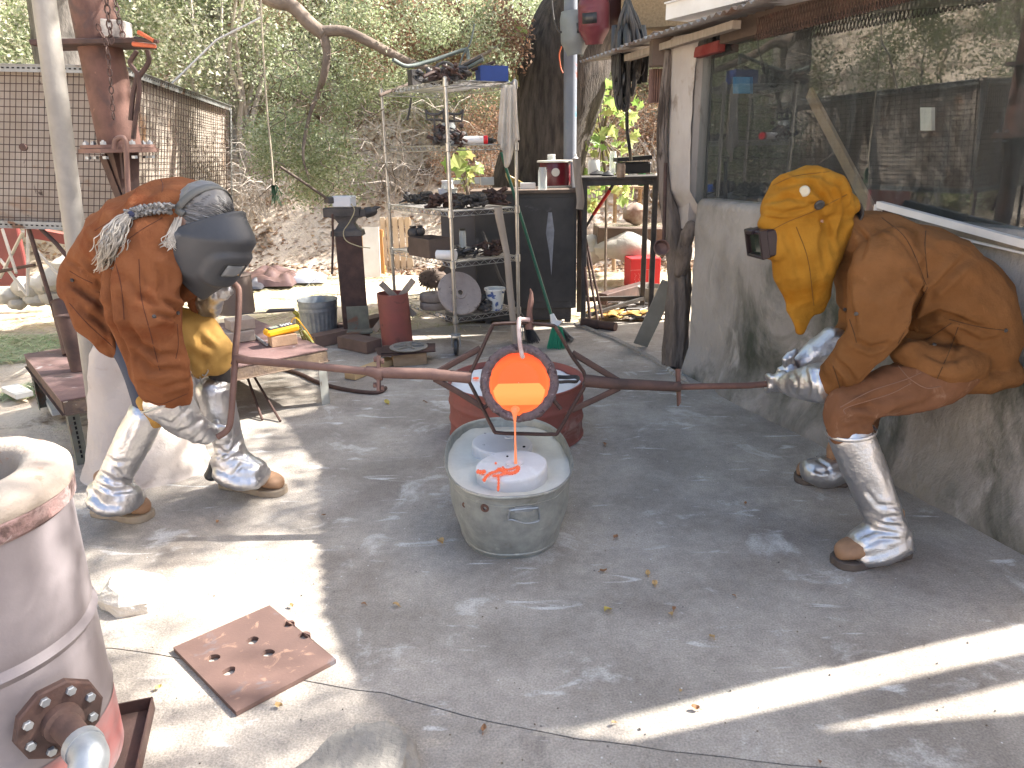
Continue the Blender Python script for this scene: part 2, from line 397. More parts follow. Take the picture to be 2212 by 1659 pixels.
# joint A: runs from the left over the whole front; joint B: long joint towards the back; joint C: right
JA = [Vector((-2.6, 1.98)), F2(240, 1400), F2(400, 1425), F2(700, 1478), F2(830, 1497), F2(1000, 1545), F2(1250, 1597), F2(1640, 1645), Vector((1.2, 1.37)), Vector((3.2, 1.1))]
JB = [F2(830, 1497), F2(855, 1430), F2(840, 1360), F2(815, 1230), Vector((-.52, 3.6)), Vector((-.35, 6.4))]
JD = [F2(1240, 700), F2(1330, 735), F2(1413, 778), F2(1490, 830)]
ja = jit(JA, .012, seed=1); jb = jit(JB, .004, seed=5); jd = jit(JD, .01)
def inset_slab(outline, mat, z=0.0, gap=0):
    c = sum(outline, Vector((0, 0)))/len(outline); n = len(outline); pts = []
    for i, p in enumerate(outline):
        a = outline[i-1]; b = outline[(i+1) % n]; d = (b-a); 
        if d.length < 1e-6: pts.append(p); continue
        nn = Vector((-d.y, d.x)).normalized(); pts.append(p+nn*.0022)
    m_ = MB(); k = len(pts)
    bm = bmesh.new(); vsx = [bm.verts.new((p.x, p.y, z)) for p in pts]; f = bm.faces.new(vsx)
    r = bmesh.ops.extrude_face_region(bm, geom=[f]); 
    for e in r['geom']:
        if isinstance(e, bmesh.types.BMVert): e.co.z -= .09
    bmesh.ops.triangulate(bm, faces=bm.faces[:]); bmesh.ops.recalc_face_normals(bm, faces=bm.faces[:])
    me = bpy.data.meshes.new('slab'); bm.to_mesh(me); bm.free()
    o = link('slab', me, mat, floor)
    return o
ib = next(i for i, p in enumerate(ja) if (p-JB[0]).length < .02)
far_r = [Vector((3.2, 6.2)), Vector((.4, 6.45)), Vector((-.35, 6.4))]
# back right slab (counter-clockwise)
inset_slab([ja[0]]+ja[1:]+[Vector((3.2, 6.2)), Vector((.9, 6.35)), Vector((-.35, 6.4)), Vector((-1.3, 6.0)), Vector((-1.62, 5.4)), Vector((-2.2, 4.3)), Vector((-2.3, 3.2))], m_conc)
# back left slab
# front slab
inset_slab([Vector((-2.6, -2.5)), Vector((3.2, -2.5))]+ja[::-1], m_conc2, gap=.0016)
mb = MB(); mb.box((.3, 1.9, -.075), (6.4, 8.6, .05)); obj('joint_bed', mb, M('joint_dirt', (.17,.145,.12), rough=1), floor)
mb = MB()
mb.tube([Vector((p.x, p.y, .004)) for p in jd], [.003]+[.022]*(len(jd)-2)+[.003], 6); setp(obj('mortar_ridge', mb, m_conc2, floor), 'raised rough mortar ridge across the floor')

# ------------------------------------------------------------ shed on the right
A = fl(1566, 846); B = fl(2212, 1177); dw = (B-A).normalized(); NW = Vector((dw.y, -dw.x, 0)).normalized()
if NW.x > 0: NW = -NW
def wp(x, y): return wallpt(x, y, A, NW)
def wu(x, y): p = wp(x, y); return (p-A).dot(dw), p.z
u_l, _ = wu(1492, 700)
q0 = fl(2212, 1346); q1 = q0+Vector((1, SUNV.y/SUNV.x, 0)); qn = Vector((-(q1-q0).y, (q1-q0).x, 0))
u_r = (q0-A).dot(qn)/dw.dot(qn)-.01
us1, zs1 = wu(1500, 428); us2, zs2 = wu(1609, 440)
ZS = (zs1+zs2)/2+.0
shed = thing('shed', 'low shed with mould stained plaster wall and long dusty window at right', 'shed', A)
def wpos(u, d, z): return A+dw*u-NW*d+Vector((0, 0, z))    # d = depth behind the face
def wall_sheet(u0, u1, z0, z1, nu, nv, th=.13, bul=.03, seed=0):
    """plaster wall with rounded top: front face, top, back"""
    m_ = MB()
    def P(s, t):
        u = u0+(u1-u0)*s
        if t < .7: z = z0+(z1-z0-.05)*t/.7; d = 0
        elif t < .86:
            a = (t-.7)/.16*math.pi/2; z = z1-.05+.05*math.sin(a); d = .05-.05*math.cos(a)
        else: z = z1; d = .05+(th-.05)*(t-.86)/.14
        n = mnoise.fractal(Vector((u*1.7+seed, z*1.7, d*2)), 1, 2, 4)
        n2 = mnoise.noise(Vector((u*9, z*9, seed)))
        k = 1 if t < .8 else .3
        return wpos(u, d - n*bul*k - n2*.004*k + .10*smooth01((z0+.25-z)/.25)*-1*(z0 < .1)*.6, z)
    m_.sheet(P, nu, nv); return m_
obj('plaster_wall', wall_sheet(u_l, u_r, -.02, ZS, 150, 60), m_plaster, shed)
# plaster pier between post and window
mb = MB()
up0, _ = wu(1446, 250); up1, _ = wu(1499, 250)
def P(s, t):
    z = ZS-.1+(2.1-ZS+.1)*t; u = up0+(up1-up0)*s+(.05*(1-t)**3 if s > .5 else 0)+(.06*t**6 if s > .5 else 0)
    d = -.02-.05*math.sin(math.pi*s)+.09*(1-min(1, t/.14))
    return wpos(u, d+.008*mnoise.noise(Vector((u*14, z*9, 0))), z)
mb.sheet(P, 12, 30); mb.beam(wpos((up0+up1)/2, .06, ZS-.2), wpos((up0+up1)/2, .06, 2.09), up1-up0-.01, .12, up=NW)
obj('plaster_pier', mb, M('pier_plaster', (.42,.385,.355), (.34,.3,.27), scale=5, rough=.9, bump=.5, bscale=30, bdist=.01, stretch=(1,1,.4), spots=((.24,.2,.17), 7, .58, .1)), shed)
mb = MB(); ur0, _ = wu(1487, 75); ur1, _ = wu(1560, 75)
mb.beam(wpos(ur0, .0, 1.99), wpos(ur1, .0, 2.0), .055, .06, up=(0, 0, 1), bev=.004); setp(obj('lintel', mb, M('red_paint', (.15,.012,.012), (.2,.05,.045), scale=12, rough=.9), shed), 'patch of red paint on the lintel end')
mb = MB(); mb.beam(wpos(ur1+.002, .03, 2.075), wpos(u_r, .03, 2.11), .09, .13, up=(0, 0, 1)); obj('window_head', mb, m_wooddk, shed)
# window glass
gm = bpy.data.materials.new('dusty_glass'); gm.use_nodes = True; t = gm.node_tree; N_ = t.nodes; L_ = t.links; N_.clear()
out = N_.new('ShaderNodeOutputMaterial'); gl = N_.new('ShaderNodeBsdfGlossy'); gl.inputs['Roughness'].default_value = .015
tp = N_.new('ShaderNodeBsdfTransparent'); tp.inputs[0].default_value = (.8,.85,.86,1); fr = N_.new('ShaderNodeFresnel'); fr.inputs[0].default_value = 2.0
mx = N_.new('ShaderNodeMixShader'); gg = N_.new('ShaderNodeNewGeometry'); m1 = N_.new('ShaderNodeMath'); m1.operation = 'SUBTRACT'; m1.inputs[0].default_value = 1; L_.new(gg.outputs['Backfacing'], m1.inputs[1]); m2 = N_.new('ShaderNodeMath'); m2.operation = 'MULTIPLY'; L_.new(fr.outputs[0], m2.inputs[0]); L_.new(m1.outputs[0], m2.inputs[1]); L_.new(m2.outputs[0], mx.inputs[0]); L_.new(tp.outputs[0], mx.inputs[1]); L_.new(gl.outputs[0], mx.inputs[2])
df = N_.new('ShaderNodeBsdfDiffuse'); df.inputs[0].default_value = (.2,.23,.24,1); nz = N_.new('ShaderNodeTexNoise'); nz.inputs['Scale'].default_value = 3; nz.inputs['Detail'].default_value = 8
tc = N_.new('ShaderNodeTexCoord'); mp_ = N_.new('ShaderNodeMapping'); mp_.inputs['Scale'].default_value = (9, 9, .7)
L_.new(tc.outputs['Object'], mp_.inputs[0]); L_.new(mp_.outputs[0], nz.inputs[0])
rr = N_.new('ShaderNodeMapRange'); rr.inputs[1].default_value = .35; rr.inputs[2].default_value = .75; rr.inputs[3].default_value = .05; rr.inputs[4].default_value = .22
L_.new(nz.outputs[0], rr.inputs[0]); m3 = N_.new('ShaderNodeMixShader'); L_.new(rr.outputs[0], m3.inputs[0]); L_.new(mx.outputs[0], m3.inputs[1]); L_.new(df.outputs[0], m3.inputs[2])
L_.new(m3.outputs[0], out.inputs[0]); m_glass = gm
ug0 = up1-.02; mb = MB()
win = thing('window', None, None, A+(wpos(ug0, .1, ZS)-A)); win.parent = shed; win.location = wpos(ug0, .1, ZS)-A
mb.add([wpos(ug0, .045, ZS-.03), wpos(ug0, .045, 2.09), wpos(u_r, .045, 2.09), wpos(u_r, .045, ZS-.03)], [(0, 1, 2, 3)])
if (Vector(mb.v[1])-Vector(mb.v[0])).cross(Vector(mb.v[3])-Vector(mb.v[0])).dot(NW) < 0: mb.f = [(3, 2, 1, 0)]
obj('pane', mb, m_glass, win, smooth=False)
# shed interior: floor, back wall, end walls
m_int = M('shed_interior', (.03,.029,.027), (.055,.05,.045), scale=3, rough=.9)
mb = MB()
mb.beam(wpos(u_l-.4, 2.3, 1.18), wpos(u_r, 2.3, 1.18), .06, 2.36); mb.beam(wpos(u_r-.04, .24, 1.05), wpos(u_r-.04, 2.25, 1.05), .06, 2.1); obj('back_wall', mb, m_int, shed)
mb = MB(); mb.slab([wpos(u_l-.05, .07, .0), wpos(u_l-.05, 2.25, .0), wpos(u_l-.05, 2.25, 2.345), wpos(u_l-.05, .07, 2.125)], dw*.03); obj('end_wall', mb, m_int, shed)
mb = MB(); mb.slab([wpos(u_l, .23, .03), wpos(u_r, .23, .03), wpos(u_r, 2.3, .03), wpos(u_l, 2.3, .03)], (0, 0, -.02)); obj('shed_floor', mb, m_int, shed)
# roof: corrugated sheets laid down the slope, eave above the window
kx, ky = SUNV.x/SUNV.z, SUNV.y/SUNV.z
ZE = 2.1
def up_(x, y, z): p = fl(x, y); return Vector((p.x+kx*z, p.y+ky*z, z))
e0 = up_(688, 950, ZE); e1 = up_(695, 1340, ZE)
ed = (e1-e0).normalized(); eN = Vector((-ed.y, ed.x, 0)); 
if eN.x < 0: eN = -eN
nearL = up_(850, 1590, ZE); near1 = up_(1240, 1568, ZE); near2 = up_(1350, 1537, ZE); near3 = up_(1592, 1478, ZE); near4 = up_(2212, 1346, ZE)
def roofz(p): return ZE+max(0, (p-e0).dot(eN))*.10
roof = thing('shed_roof', None, None, (0, 0, 0)); roof.parent = shed; roof.location = e0-A
far_s = -2.0
slen = (e1-e0).length
import bisect
# near end as function of distance t from the eave: s limit
def near_s(t):
    pts = []
    for p in (e1, nearL, near1, near2, near3, near4): pts.append(((p-e0).dot(eN), (p-e0).dot(ed)))
    pts.sort()
    if t <= pts[0][0]: return pts[0][1]
    for (a, b), (c, d) in zip(pts, pts[1:]):
        if t <= c: return b+(d-b)*(t-a)/max(1e-6, c-a)
    (a, b), (c, d) = pts[-2:]; return d+(d-b)/(c-a)*(t-c)
sw = .82; nsh = 0
s0 = far_s
while s0 < slen+2.6:
    s1 = s0+sw; m_ = MB(); n = 40; T = [i*.12 for i in range(46)]
    lift = .006*(nsh % 2)
    vs = []; ok = []
    for t in T:
        for i in range(n+1):
            s = s0-.03+(sw+.06)*i/n; lim = near_s(t)
            s = min(s, lim)
            p = e0+ed*s+eN*t; z = ZE+t*.10+.011*math.sin(s*2*math.pi/.076)+lift
            vs.append((p.x, p.y, z))
    fs = []
    for j in range(len(T)-1):
        for i in range(n):
            q = [j*(n+1)+i, j*(n+1)+i+1, (j+1)*(n+1)+i+1, (j+1)*(n+1)+i]
            if (Vector(vs[q[0]])-Vector(vs[q[1]])).length > 1e-4 or (Vector(vs[q[3]])-Vector(vs[q[2]])).length > 1e-4: fs.append(q)
    if fs:
        m_.add(vs, fs); obj('roof_sheet', m_, m_roof, roof, thick=.002, ang=80)
    s0 = s1; nsh += 1
# rafter plate and eave battens
mb = MB(); mb.beam(e0+ed*-1.35+eN*.12+Vector((0, 0, -.045)), e0+ed*.1+eN*.12+Vector((0, 0, -.045)), .05, .04); obj('eave_batten', mb, m_woodG, roof)
# lattice strip under the eave (woven mesh seen against the dark)
mb = MB()
for k in range(90):
    s = .15+k*.022; p = e0+ed*s+eN*.2
    mb.beam(p+Vector((0, 0, -.02)), p+ed*.04+Vector((0, 0, -.13)), .004, .004); mb.beam(p+ed*.04+Vector((0, 0, -.02)), p+Vector((0, 0, -.13)), .004, .004)
setp(obj('lattice_strip', mb, m_rustD, roof), kind='stuff')
# unseen roof sheet added, outlined to shade the foreground floor, with its beam
shade_roof = thing('added_shade_roof', 'unseen corrugated roof sheet added to shade the near floor, off to the right', 'roof', up_(1718, 1583, 0)+Vector((0, 0, 0)))
Z2 = 2.12
poly = [up_(850, 1612, Z2), up_(1240, 1585, Z2), up_(1424, 1613, Z2), up_(1718, 1583, Z2), up_(2212, 1539, Z2), up_(2700, 1490, Z2)]
poly += [Vector((5.5, -.8, Z2)), Vector((poly[0].x, -.8, Z2))]
mb = MB(); mb.slab(poly, (0, 0, .03)); obj('roof_sheet', mb, m_roof, shade_roof, smooth=False)
b0 = up_(1500, 1610, Z2); b1 = up_(1623, 1576, Z2); b2 = up_(2212, 1440, Z2)
mb = MB(); bd = (b2-b1).normalized(); mb.beam(b1-bd*.5, b2+bd*2.2, .1, .06); obj('beam', mb, m_wooddk, shade_roof)
mb = MB()
for x_, y_ in ((5.3, .2), (5.3, 1.6), (2.6, -.6)): mb.box((x_, y_, Z2/2), (.08, .08, Z2))
obj('post', mb, m_wooddk, shade_roof)
# ============================================================ VEGETATION
def leaf_mesh(name, centers, sizes, asp=.55, up=0.0, seed=1):
    r = np.random.RandomState(seed); n = len(centers)
    d = r.normal(size=(n, 3)); d[:, 2] *= .7; d /= np.linalg.norm(d, axis=1)[:, None]
    e = r.normal(size=(n, 3)); e -= (e*d).sum(1)[:, None]*d; e /= np.linalg.norm(e, axis=1)[:, None]
    s = np.asarray(sizes)[:, None]*(.6+.8*r.rand(n, 1))
    nrm = np.cross(d, e)
    a = centers-d*s*.5; b = centers+e*s*asp*.5+nrm*s*.08; c = centers+d*s*.5; f = centers-e*s*asp*.5+nrm*s*.08
    v = np.stack([a, b, c, f], 1).reshape(-1, 3)
    me = bpy.data.meshes.new(name); me.vertices.add(n*4); me.vertices.foreach_set('co', v.astype(np.float32).ravel())
    idx = np.arange(n*4).reshape(-1, 4)
    me.loops.add(n*4); me.polygons.add(n)
    me.polygons.foreach_set('loop_start', (np.arange(n)*4).astype(np.int32)); me.loops.foreach_set('vertex_index', idx.ravel().astype(np.int32))
    me.update(calc_edges=True); me.validate(); return me
def clump_points(n, R, nc, cr, seed, flat=1.0, shell=.55):
    """points in nc clumps spread through an ellipsoid with radii R"""
    r = np.random.RandomState(seed)
    c = r.normal(size=(nc, 3)); c /= np.linalg.norm(c, axis=1)[:, None]; c *= (shell+(1-shell)*r.rand(nc, 1))
    c *= np.array(R)*.82
    k = r.randint(0, nc, n); w = cr*(.5+r.rand(nc))
    p = r.normal(size=(n, 3)); p /= np.linalg.norm(p, axis=1)[:, None]; p *= (r.rand(n, 1)**.45)
    return c[k]+p*w[k][:, None]*np.array([1, 1, flat]), c
def limbs(mb, base, tips, r0, seed=0, n=6):
    rnd = random.Random(seed)
    for t in tips:
        a = Vector(base); b = Vector(t); pts = []
        for i in range(6):
            s = i/5; p = a.lerp(b, s); p.z += math.sin(s*math.pi)*.08*(b-a).length
            p += Vector((rnd.uniform(-1, 1), rnd.uniform(-1, 1), rnd.uniform(-1, 1)))*.05*(b-a).length*(0 < i < 5); pts.append(p)
        mb.tube(pts, [r0*(1-.8*i/5) for i in range(6)], n)
variants = []
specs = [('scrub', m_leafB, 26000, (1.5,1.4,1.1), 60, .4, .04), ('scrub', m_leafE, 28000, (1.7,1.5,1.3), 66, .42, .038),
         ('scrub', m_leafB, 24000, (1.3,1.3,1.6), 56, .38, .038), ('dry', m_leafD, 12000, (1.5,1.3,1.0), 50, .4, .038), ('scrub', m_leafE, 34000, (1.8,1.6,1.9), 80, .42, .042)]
def bush_proto(k, sp, loc, label):
    kind, mat, n, R, nc, cr, ls = sp
    cp, cc = clump_points(n, R, nc, cr, 11+k)
    cp[:, 2] += R[2]*.95
    t = thing('shrub', label, 'shrub', loc, 'shrubs and small trees on the hillside')
    me = leaf_mesh('crown', cp, np.full(n, ls), seed=k); o = link('crown', me, mat, t)
    mb = MB(); tips = [Vector(c)*.75+Vector((0, 0, R[2]*.9)) for c in cc[::5]]; limbs(mb, (0, 0, -.35), tips, .035, k)
    obj('trunk', mb2local(mb, t), m_twig, t); return t
def mb2local(mb, t):
    L = wloc(t); mb.v = [(p[0]+L.x, p[1]+L.y, p[2]+L.z) for p in mb.v]; return mb
SH = [ # x, y, variant, scale, label
 (-5.6,9.6,0,1.25,'pale sunlit shrub behind the top of the mesh screen'), (-3.9,10.6,2,1.3,'bright pale shrub to the left of the hanging rope'),
 (-2.4,11.5,1,1.1,'green shrub on the slope behind the hanging rope'), (-.9,10.8,4,.8,'tall green shrub above the anvil on the slope'),
 (.4,11.4,1,1.1,'green shrub on the slope behind the wire rack'), (-4.9,13.2,4,1.0,'dense green shrub high on the slope at left'),
 (-2.9,14.0,2,1.4,'grey green shrub high on the slope in the middle'), (-.6,14.2,0,1.5,'pale shrub high on the slope over the rack'),
 (1.6,13.2,4,.9,'green shrub beside the big leaning trunk, upslope'), (3.2,12.2,0,1.2,'pale shrub on the slope right of the big trunk'),
 (-7.6,11.5,1,1.4,'dense shrub at the far left above the screen'), (-7.2,7.6,4,.9,'green shrub left of the mesh screen'),
 (-9.3,4.9,4,1.3,'rounded oak shrub on the left bank'), (-9.0,1.6,1,1.5,'broad shrub on the left bank nearer the camera'),
 (-11.5,8.6,2,1.6,'tall shrub on the far left bank'), (-12.5,3.6,4,1.7,'large oak shrub high on the left bank'), (-11.4,-.8,0,1.8,'pale shrub behind the yard at left'),
 (-13.5,12.5,4,1.6,'large shrub on the upper left slope'), (-8.8,15.2,0,1.7,'pale shrub on the upper slope at left'), (-5.2,17.0,4,1.5,'shrub near the top of the slope at left'),
 (-1.8,17.4,1,1.8,'shrub near the top of the slope in the middle'), (1.8,17.0,0,1.8,'pale shrub near the top of the slope'), (5.6,15.5,4,1.4,'shrub on the upper slope at right'),
 (4.9,10.4,3,1.2,'brown dry shrub on the slope at right'), (2.35,10.2,3,.9,'brown dry shrub seen through the doorway'), (-.2,9.9,3,.75,'low brown dry brush at the foot of the slope'),
 (-1.5,12.8,3,1.2,'brown dry shrub half way up the slope'), (-3.3,12.2,3,.9,'brown dry brush behind the pale shrub'), (-16,7,1,1.9,'shrub high on the far left bank'), (-15,0,4,1.9,'oak shrub high on the near left bank')]
protos = {}
for (x, y, k, sc, lab) in SH:
    y = y+.8 if y > 9 else y; sc *= 1.12
    z = hill(x, y)
    if k not in protos:
        t = bush_proto(k, specs[k], (x, y, z), lab); protos[k] = t
    else:
        t = copy_tree(protos[k], (x, y, z), label=lab)
    t.scale = (sc, sc, sc*random.uniform(.85, 1.1)); t.rotation_euler = (0, 0, random.uniform(0, 6.28))
# bare twiggy brush: thin pale dry stems
def brush(x, y, n, h, spread, label, mat=m_twig, seed=0):
    y += .9; rnd = random.Random(seed); mb = MB(); z0 = hill(x, y)-.05
    for i in range(n):
        a = Vector((x+rnd.gauss(0, spread*.4), y+rnd.gauss(0, spread*.4), z0)); d = Vector((rnd.gauss(0, .5), rnd.gauss(0, .5), 1)).normalized()
        pts = [a]; r = .008
        for k in range(5): d = (d+Vector((rnd.gauss(0, .25), rnd.gauss(0, .25), rnd.gauss(-.05, .2)))).normalized(); pts.append(pts[-1]+d*h/5)
        mb.tube(pts, [r, r*.8, r*.7, r*.5, r*.35, r*.2], 3, caps=False)
        for j in range(4):
            q = pts[rnd.randint(2, 5)]; d2 = Vector((rnd.gauss(0, 1), rnd.gauss(0, 1), rnd.gauss(.3, .5))).normalized()
            mb.tube([q, q+d2*h*.15, q+(d2+Vector((0, 0, -.3)))*h*.28], [.004, .003, .0015], 3, caps=False)
    return one('dry_brush', mb, mat, label, 'dry brush', loc=(x, y, z0))
brush(-1.6, 9.9, 90, 1.3, .6, 'tangle of bare pale twigs above the anvil', seed=1)
brush(-.4, 10.6, 80, 1.5, .8, 'tangle of bare twigs behind the wire rack', seed=2)
brush(-3.6, 9.6, 90, 1.2, .8, 'tangle of dry pale brush right of the mesh screen', seed=3)
brush(.2, 12.4, 90, 1.7, .8, 'bare pale brush high behind the rack', seed=4)
# leaf litter on slope and straw on the yard
def scatter(name, n, xr, yr, size, mat, label, asp, seed, flatness=.25, test=None, hz=.0):
    r = np.random.RandomState(seed); P_ = []
    while len(P_) < n:
        x = r.uniform(*xr); y = r.uniform(*yr)
        if test and not test(x, y): continue
        P_.append((x, y, hill(x, y)+.012+hz*r.rand()))
    P_ = np.array(P_); n = len(P_)
    a = r.rand(n)*6.283; d = np.stack([np.cos(a), np.sin(a), r.normal(size=n)*flatness], 1); e = np.stack([-np.sin(a), np.cos(a), r.normal(size=n)*flatness], 1)
    s = size*(.5+r.rand(n, 1)); v = np.stack([P_-d*s/2, P_+e*s*asp/2, P_+d*s/2, P_-e*s*asp/2], 1).reshape(-1, 3)
    me = bpy.data.meshes.new(name); me.from_pydata(v.tolist(), [], np.arange(n*4).reshape(-1, 4).tolist())
    return setp(link(name, me, mat), label, kind='stuff')
inslab = lambda x, y: (x > -2.2 and y < 6.1 and x < 3) 
scatter('leaf_litter', 42000, (-7, 6), (9.3, 16), .07, m_litter, 'brown leaf litter over the slope', .6, 1, .4)
scatter('straw', 26000, (-5, 5), (5.2, 9.4), .12, m_straw, 'pale straw scattered over the dirt yard', .05, 2, .15, lambda x, y: not inslab(x, y) and mnoise.noise(Vector((x*1.1, y*1.6, 2))) > -.12, .01)
scatter('green_straw', 12000, (-4.6, -2.3), (3.7, 6.3), .11, m_green_straw, 'greenish cut grass left of the low table', .05, 3, .2, lambda x, y: mnoise.noise(Vector((x*1.5, y*1.5, 7))) > -.1 and y > 4.6+.25*(x+3), .015)

# ------------------------------------------------------------ big oak behind the cabinet
def bark_trunk(path, radii, n=40, seed=0, amp=.06):
    mb = MB(); pts = curve([tuple(p)+(r,) for p, r in zip(path, radii)], 8)
    m = len(pts); vs = []
    for i, q in enumerate(pts):
        p = Vector(q[:3]); t = (Vector(pts[min(i+1, m-1)][:3])-Vector(pts[max(i-1, 0)][:3])).normalized()
        u = Vector((0, 1, 0)); u = (u-t*u.dot(t)).normalized(); w = t.cross(u)
        for k in range(n):
            a = 2*math.pi*k/n
            rg = abs(mnoise.noise(Vector((math.cos(a)*3.2+seed, math.sin(a)*3.2, i*.12))))*amp*1.6+mnoise.noise(Vector((math.cos(a)*1.3, math.sin(a)*1.3, i*.1+seed)))*amp*1.2
            rr = q[3]*(1+rg); vs.append(p+(u*math.cos(a)+w*math.sin(a))*rr)
    fs = [(i*n+k, i*n+(k+1) % n, (i+1)*n+(k+1) % n, (i+1)*n+k) for i in range(m-1) for k in range(n)]
    fs += [tuple(range(n))[::-1], tuple((m-1)*n+k for k in range(n))]
    return mb.add(vs, fs)
TY = 7.6
oak = thing('oak_tree', 'huge dark leaning oak trunk behind the black cabinet', 'tree', at(1150, 560, TY)*1)
oak.location.z = 0
def tp_(x0, x1, y, Y=TY):
    a = at(x0, y, Y); b = at(x1, y, Y); return (a+b)/2, (b-a).length/2
secs = [(1035,1230,560), (1062,1248,430), (1085,1262,330), (1098,1290,230), (1122,1318,140), (1160,1352,60), (1205,1385,0), (1270,1450,-120), (1350,1500,-280)]
P_, R_ = [], []
for a, b, y in secs: p, r = tp_(a, b, y); P_.append(p); R_.append(r)
P_.insert(0, Vector((P_[0].x-.05, TY, -.1))); R_.insert(0, R_[0]*1.2)
obj('trunk', bark_trunk(P_, R_, 56, 0, .07), m_bark, oak, ang=180)
mb = MB(); mb.tube([P_[-1], P_[-1]+Vector((.6, -.5, .7)), P_[-1]+Vector((1.4, -1.5, 1.1)), P_[-1]+Vector((1.8, -3, 1.5))], [R_[-1], .16, .11, .05], 12)
mb.tube([P_[-1], P_[-1]+Vector((-.5, -.3, .9)), P_[-1]+Vector((-1.4, -1.2, 1.5)), P_[-1]+Vector((-2.3, -2.2, 1.7))], [R_[-1]*.8, .15, .1, .05], 12)
obj('limb', mb, m_bark, oak)
# unseen canopy over the yard: leaf clumps placed high to cast the dappled shade
rs = np.random.RandomState(5); cc = []
for k in range(150):
    a = rs.rand()*6.283; q = math.sqrt(rs.rand()); cc.append((2.3+2.7*q*math.cos(a), 4.3+2.7*q*math.sin(a), 4.2+1.1*rs.rand()))
for k in range(60):  # clumps added to shade the mesh screen
    a = rs.rand()*6.283; q = math.sqrt(rs.rand()); cc.append((-.45+.75*q*math.cos(a), 6.5+1.3*q*math.sin(a), 4.3+.8*rs.rand()))
for k in range(40):  # clumps added to thicken the shade on the left floor
    a = rs.rand()*6.283; q = math.sqrt(rs.rand()); cc.append((2.4+1.3*q*math.cos(a), 4.0+.8*q*math.sin(a), 4.2+.8*rs.rand()))
def shade_hit(c):   # keep the sun patches on the floor clear
    x = c[0]-kx*c[2]; y = c[1]-ky*c[2]
    for (px, py, pr) in LIT:
        if (x-px)**2+(y-py)**2 < pr**2: return True
    return False
LIT = [(*fl(560, 1275)[:2], .6), (*fl(630, 1230)[:2], .35), (*fl(290, 1250)[:2], .28), (*fl(540, 1010)[:2], .2), (*fl(1700, 1460)[:2], .4), (*fl(2050, 1400)[:2], .4), (*fl(1400, 1560)[:2], .25)]
cc = np.array([c for c in cc if not shade_hit(c)])
n = 42000; k = rs.randint(0, len(cc), n); pp = rs.normal(size=(n, 3)); pp /= np.linalg.norm(pp, axis=1)[:, None]; pp *= rs.rand(n, 1)**.5*.36; pp[:, 2] *= .5
me = leaf_mesh('crown', cc[k]+pp-np.array(oak.location), np.full(n, .06), seed=77)
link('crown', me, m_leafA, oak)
# ------------------------------------------------------------ overhanging branch with hanging foliage
BY = 6.2
br = thing('oak_branch_tree', 'crooked oak limb reaching in from the top with hanging green foliage', 'tree', at(640, 300, BY))
def path(ps, Y=BY): return [at(x, y, Y+dy) for (x, y, dy) in ps]
mb = MB()
def limb(ps, rs_, Y=BY, n=10, k=5):
    q = curve([tuple(p)+(r*mpp(p),) for p, r in zip(path(ps, Y), rs_)], k); mb.tube([p[:3] for p in q], [p[3] for p in q], n)
limb([(480,-90,.3),(540,-30,.2),(590,0,0),(630,12,0),(668,50,0),(700,75,0)], [18,17,16,15,15,14])
limb([(690,68,0),(745,68,0),(800,92,0),(850,118,.1),(900,140,.2),(960,150,.3),(1040,120,.5),(1090,90,.7)], [12,11,10,9,8,6,4,2])
limb([(694,64,0),(706,110,0),(700,160,0),(688,200,.1),(672,240,.1),(660,290,.1),(655,340,0),(668,390,0)], [12,9,8,6,4,4,3,1])
limb([(600,0,0),(640,-40,.2),(700,-80,.4)], [12,10,8])
for i in range(70):
    x = random.uniform(560, 860); y = random.uniform(80, 400); limb([(x, y, random.uniform(-.4, .6)), (x+random.uniform(-30, 30), y+random.uniform(5, 35), random.uniform(-.4, .6)), (x+random.uniform(-50, 50), y+random.uniform(20, 70), random.uniform(-.4, .6))], [1.3, 1, .5], n=4, k=3)
obj('branch', mb, m_barkL, br, ang=80)
rs = np.random.RandomState(9); C_ = []
blobs = [(640,330,90,80,1.0),(600,300,50,80,.7),(690,350,60,60,.8),(560,330,30,60,.3),(720,300,70,70,.7),(640,210,50,80,.45),(720,190,60,60,.35),(800,180,60,60,.5),(760,110,90,50,.35),(900,60,110,60,.9),(1000,40,90,60,.9),(820,20,90,40,.7),
         (1050,110,50,50,.5),(620,140,60,60,.3),(670,410,50,25,.4),(760,380,40,40,.3), (940,150,70,40,.4)]
for (x, y, rx, ry, w) in blobs:
    for i in range(int(34*w)):
        a = rs.rand()*6.283; q = math.sqrt(rs.rand()); C_.append(tuple(at(x+rx*q*math.cos(a), y+ry*q*math.sin(a), BY+rs.uniform(.1, 1.1))))
C_ = np.array(C_); n = 30000; k = rs.randint(0, len(C_), n); pp = rs.normal(size=(n, 3)); pp /= np.linalg.norm(pp, axis=1)[:, None]; pp *= rs.rand(n, 1)**.5*.15
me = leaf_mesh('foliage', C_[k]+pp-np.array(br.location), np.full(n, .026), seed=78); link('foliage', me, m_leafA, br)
# brown dead foliage upper middle
C2 = np.array([tuple(at(rs.uniform(760, 1120), rs.uniform(-10, 150), BY+1+rs.uniform(-.4, .8))) for i in range(80)])
n = 12000; k = rs.randint(0, len(C2), n); pp = rs.normal(size=(n, 3)); pp /= np.linalg.norm(pp, axis=1)[:, None]; pp *= rs.rand(n, 1)**.5*.18
me = leaf_mesh('dead_foliage', C2[k]+pp-np.array(br.location), np.full(n, .035), seed=79); link('dead_foliage', me, m_leafD, br)
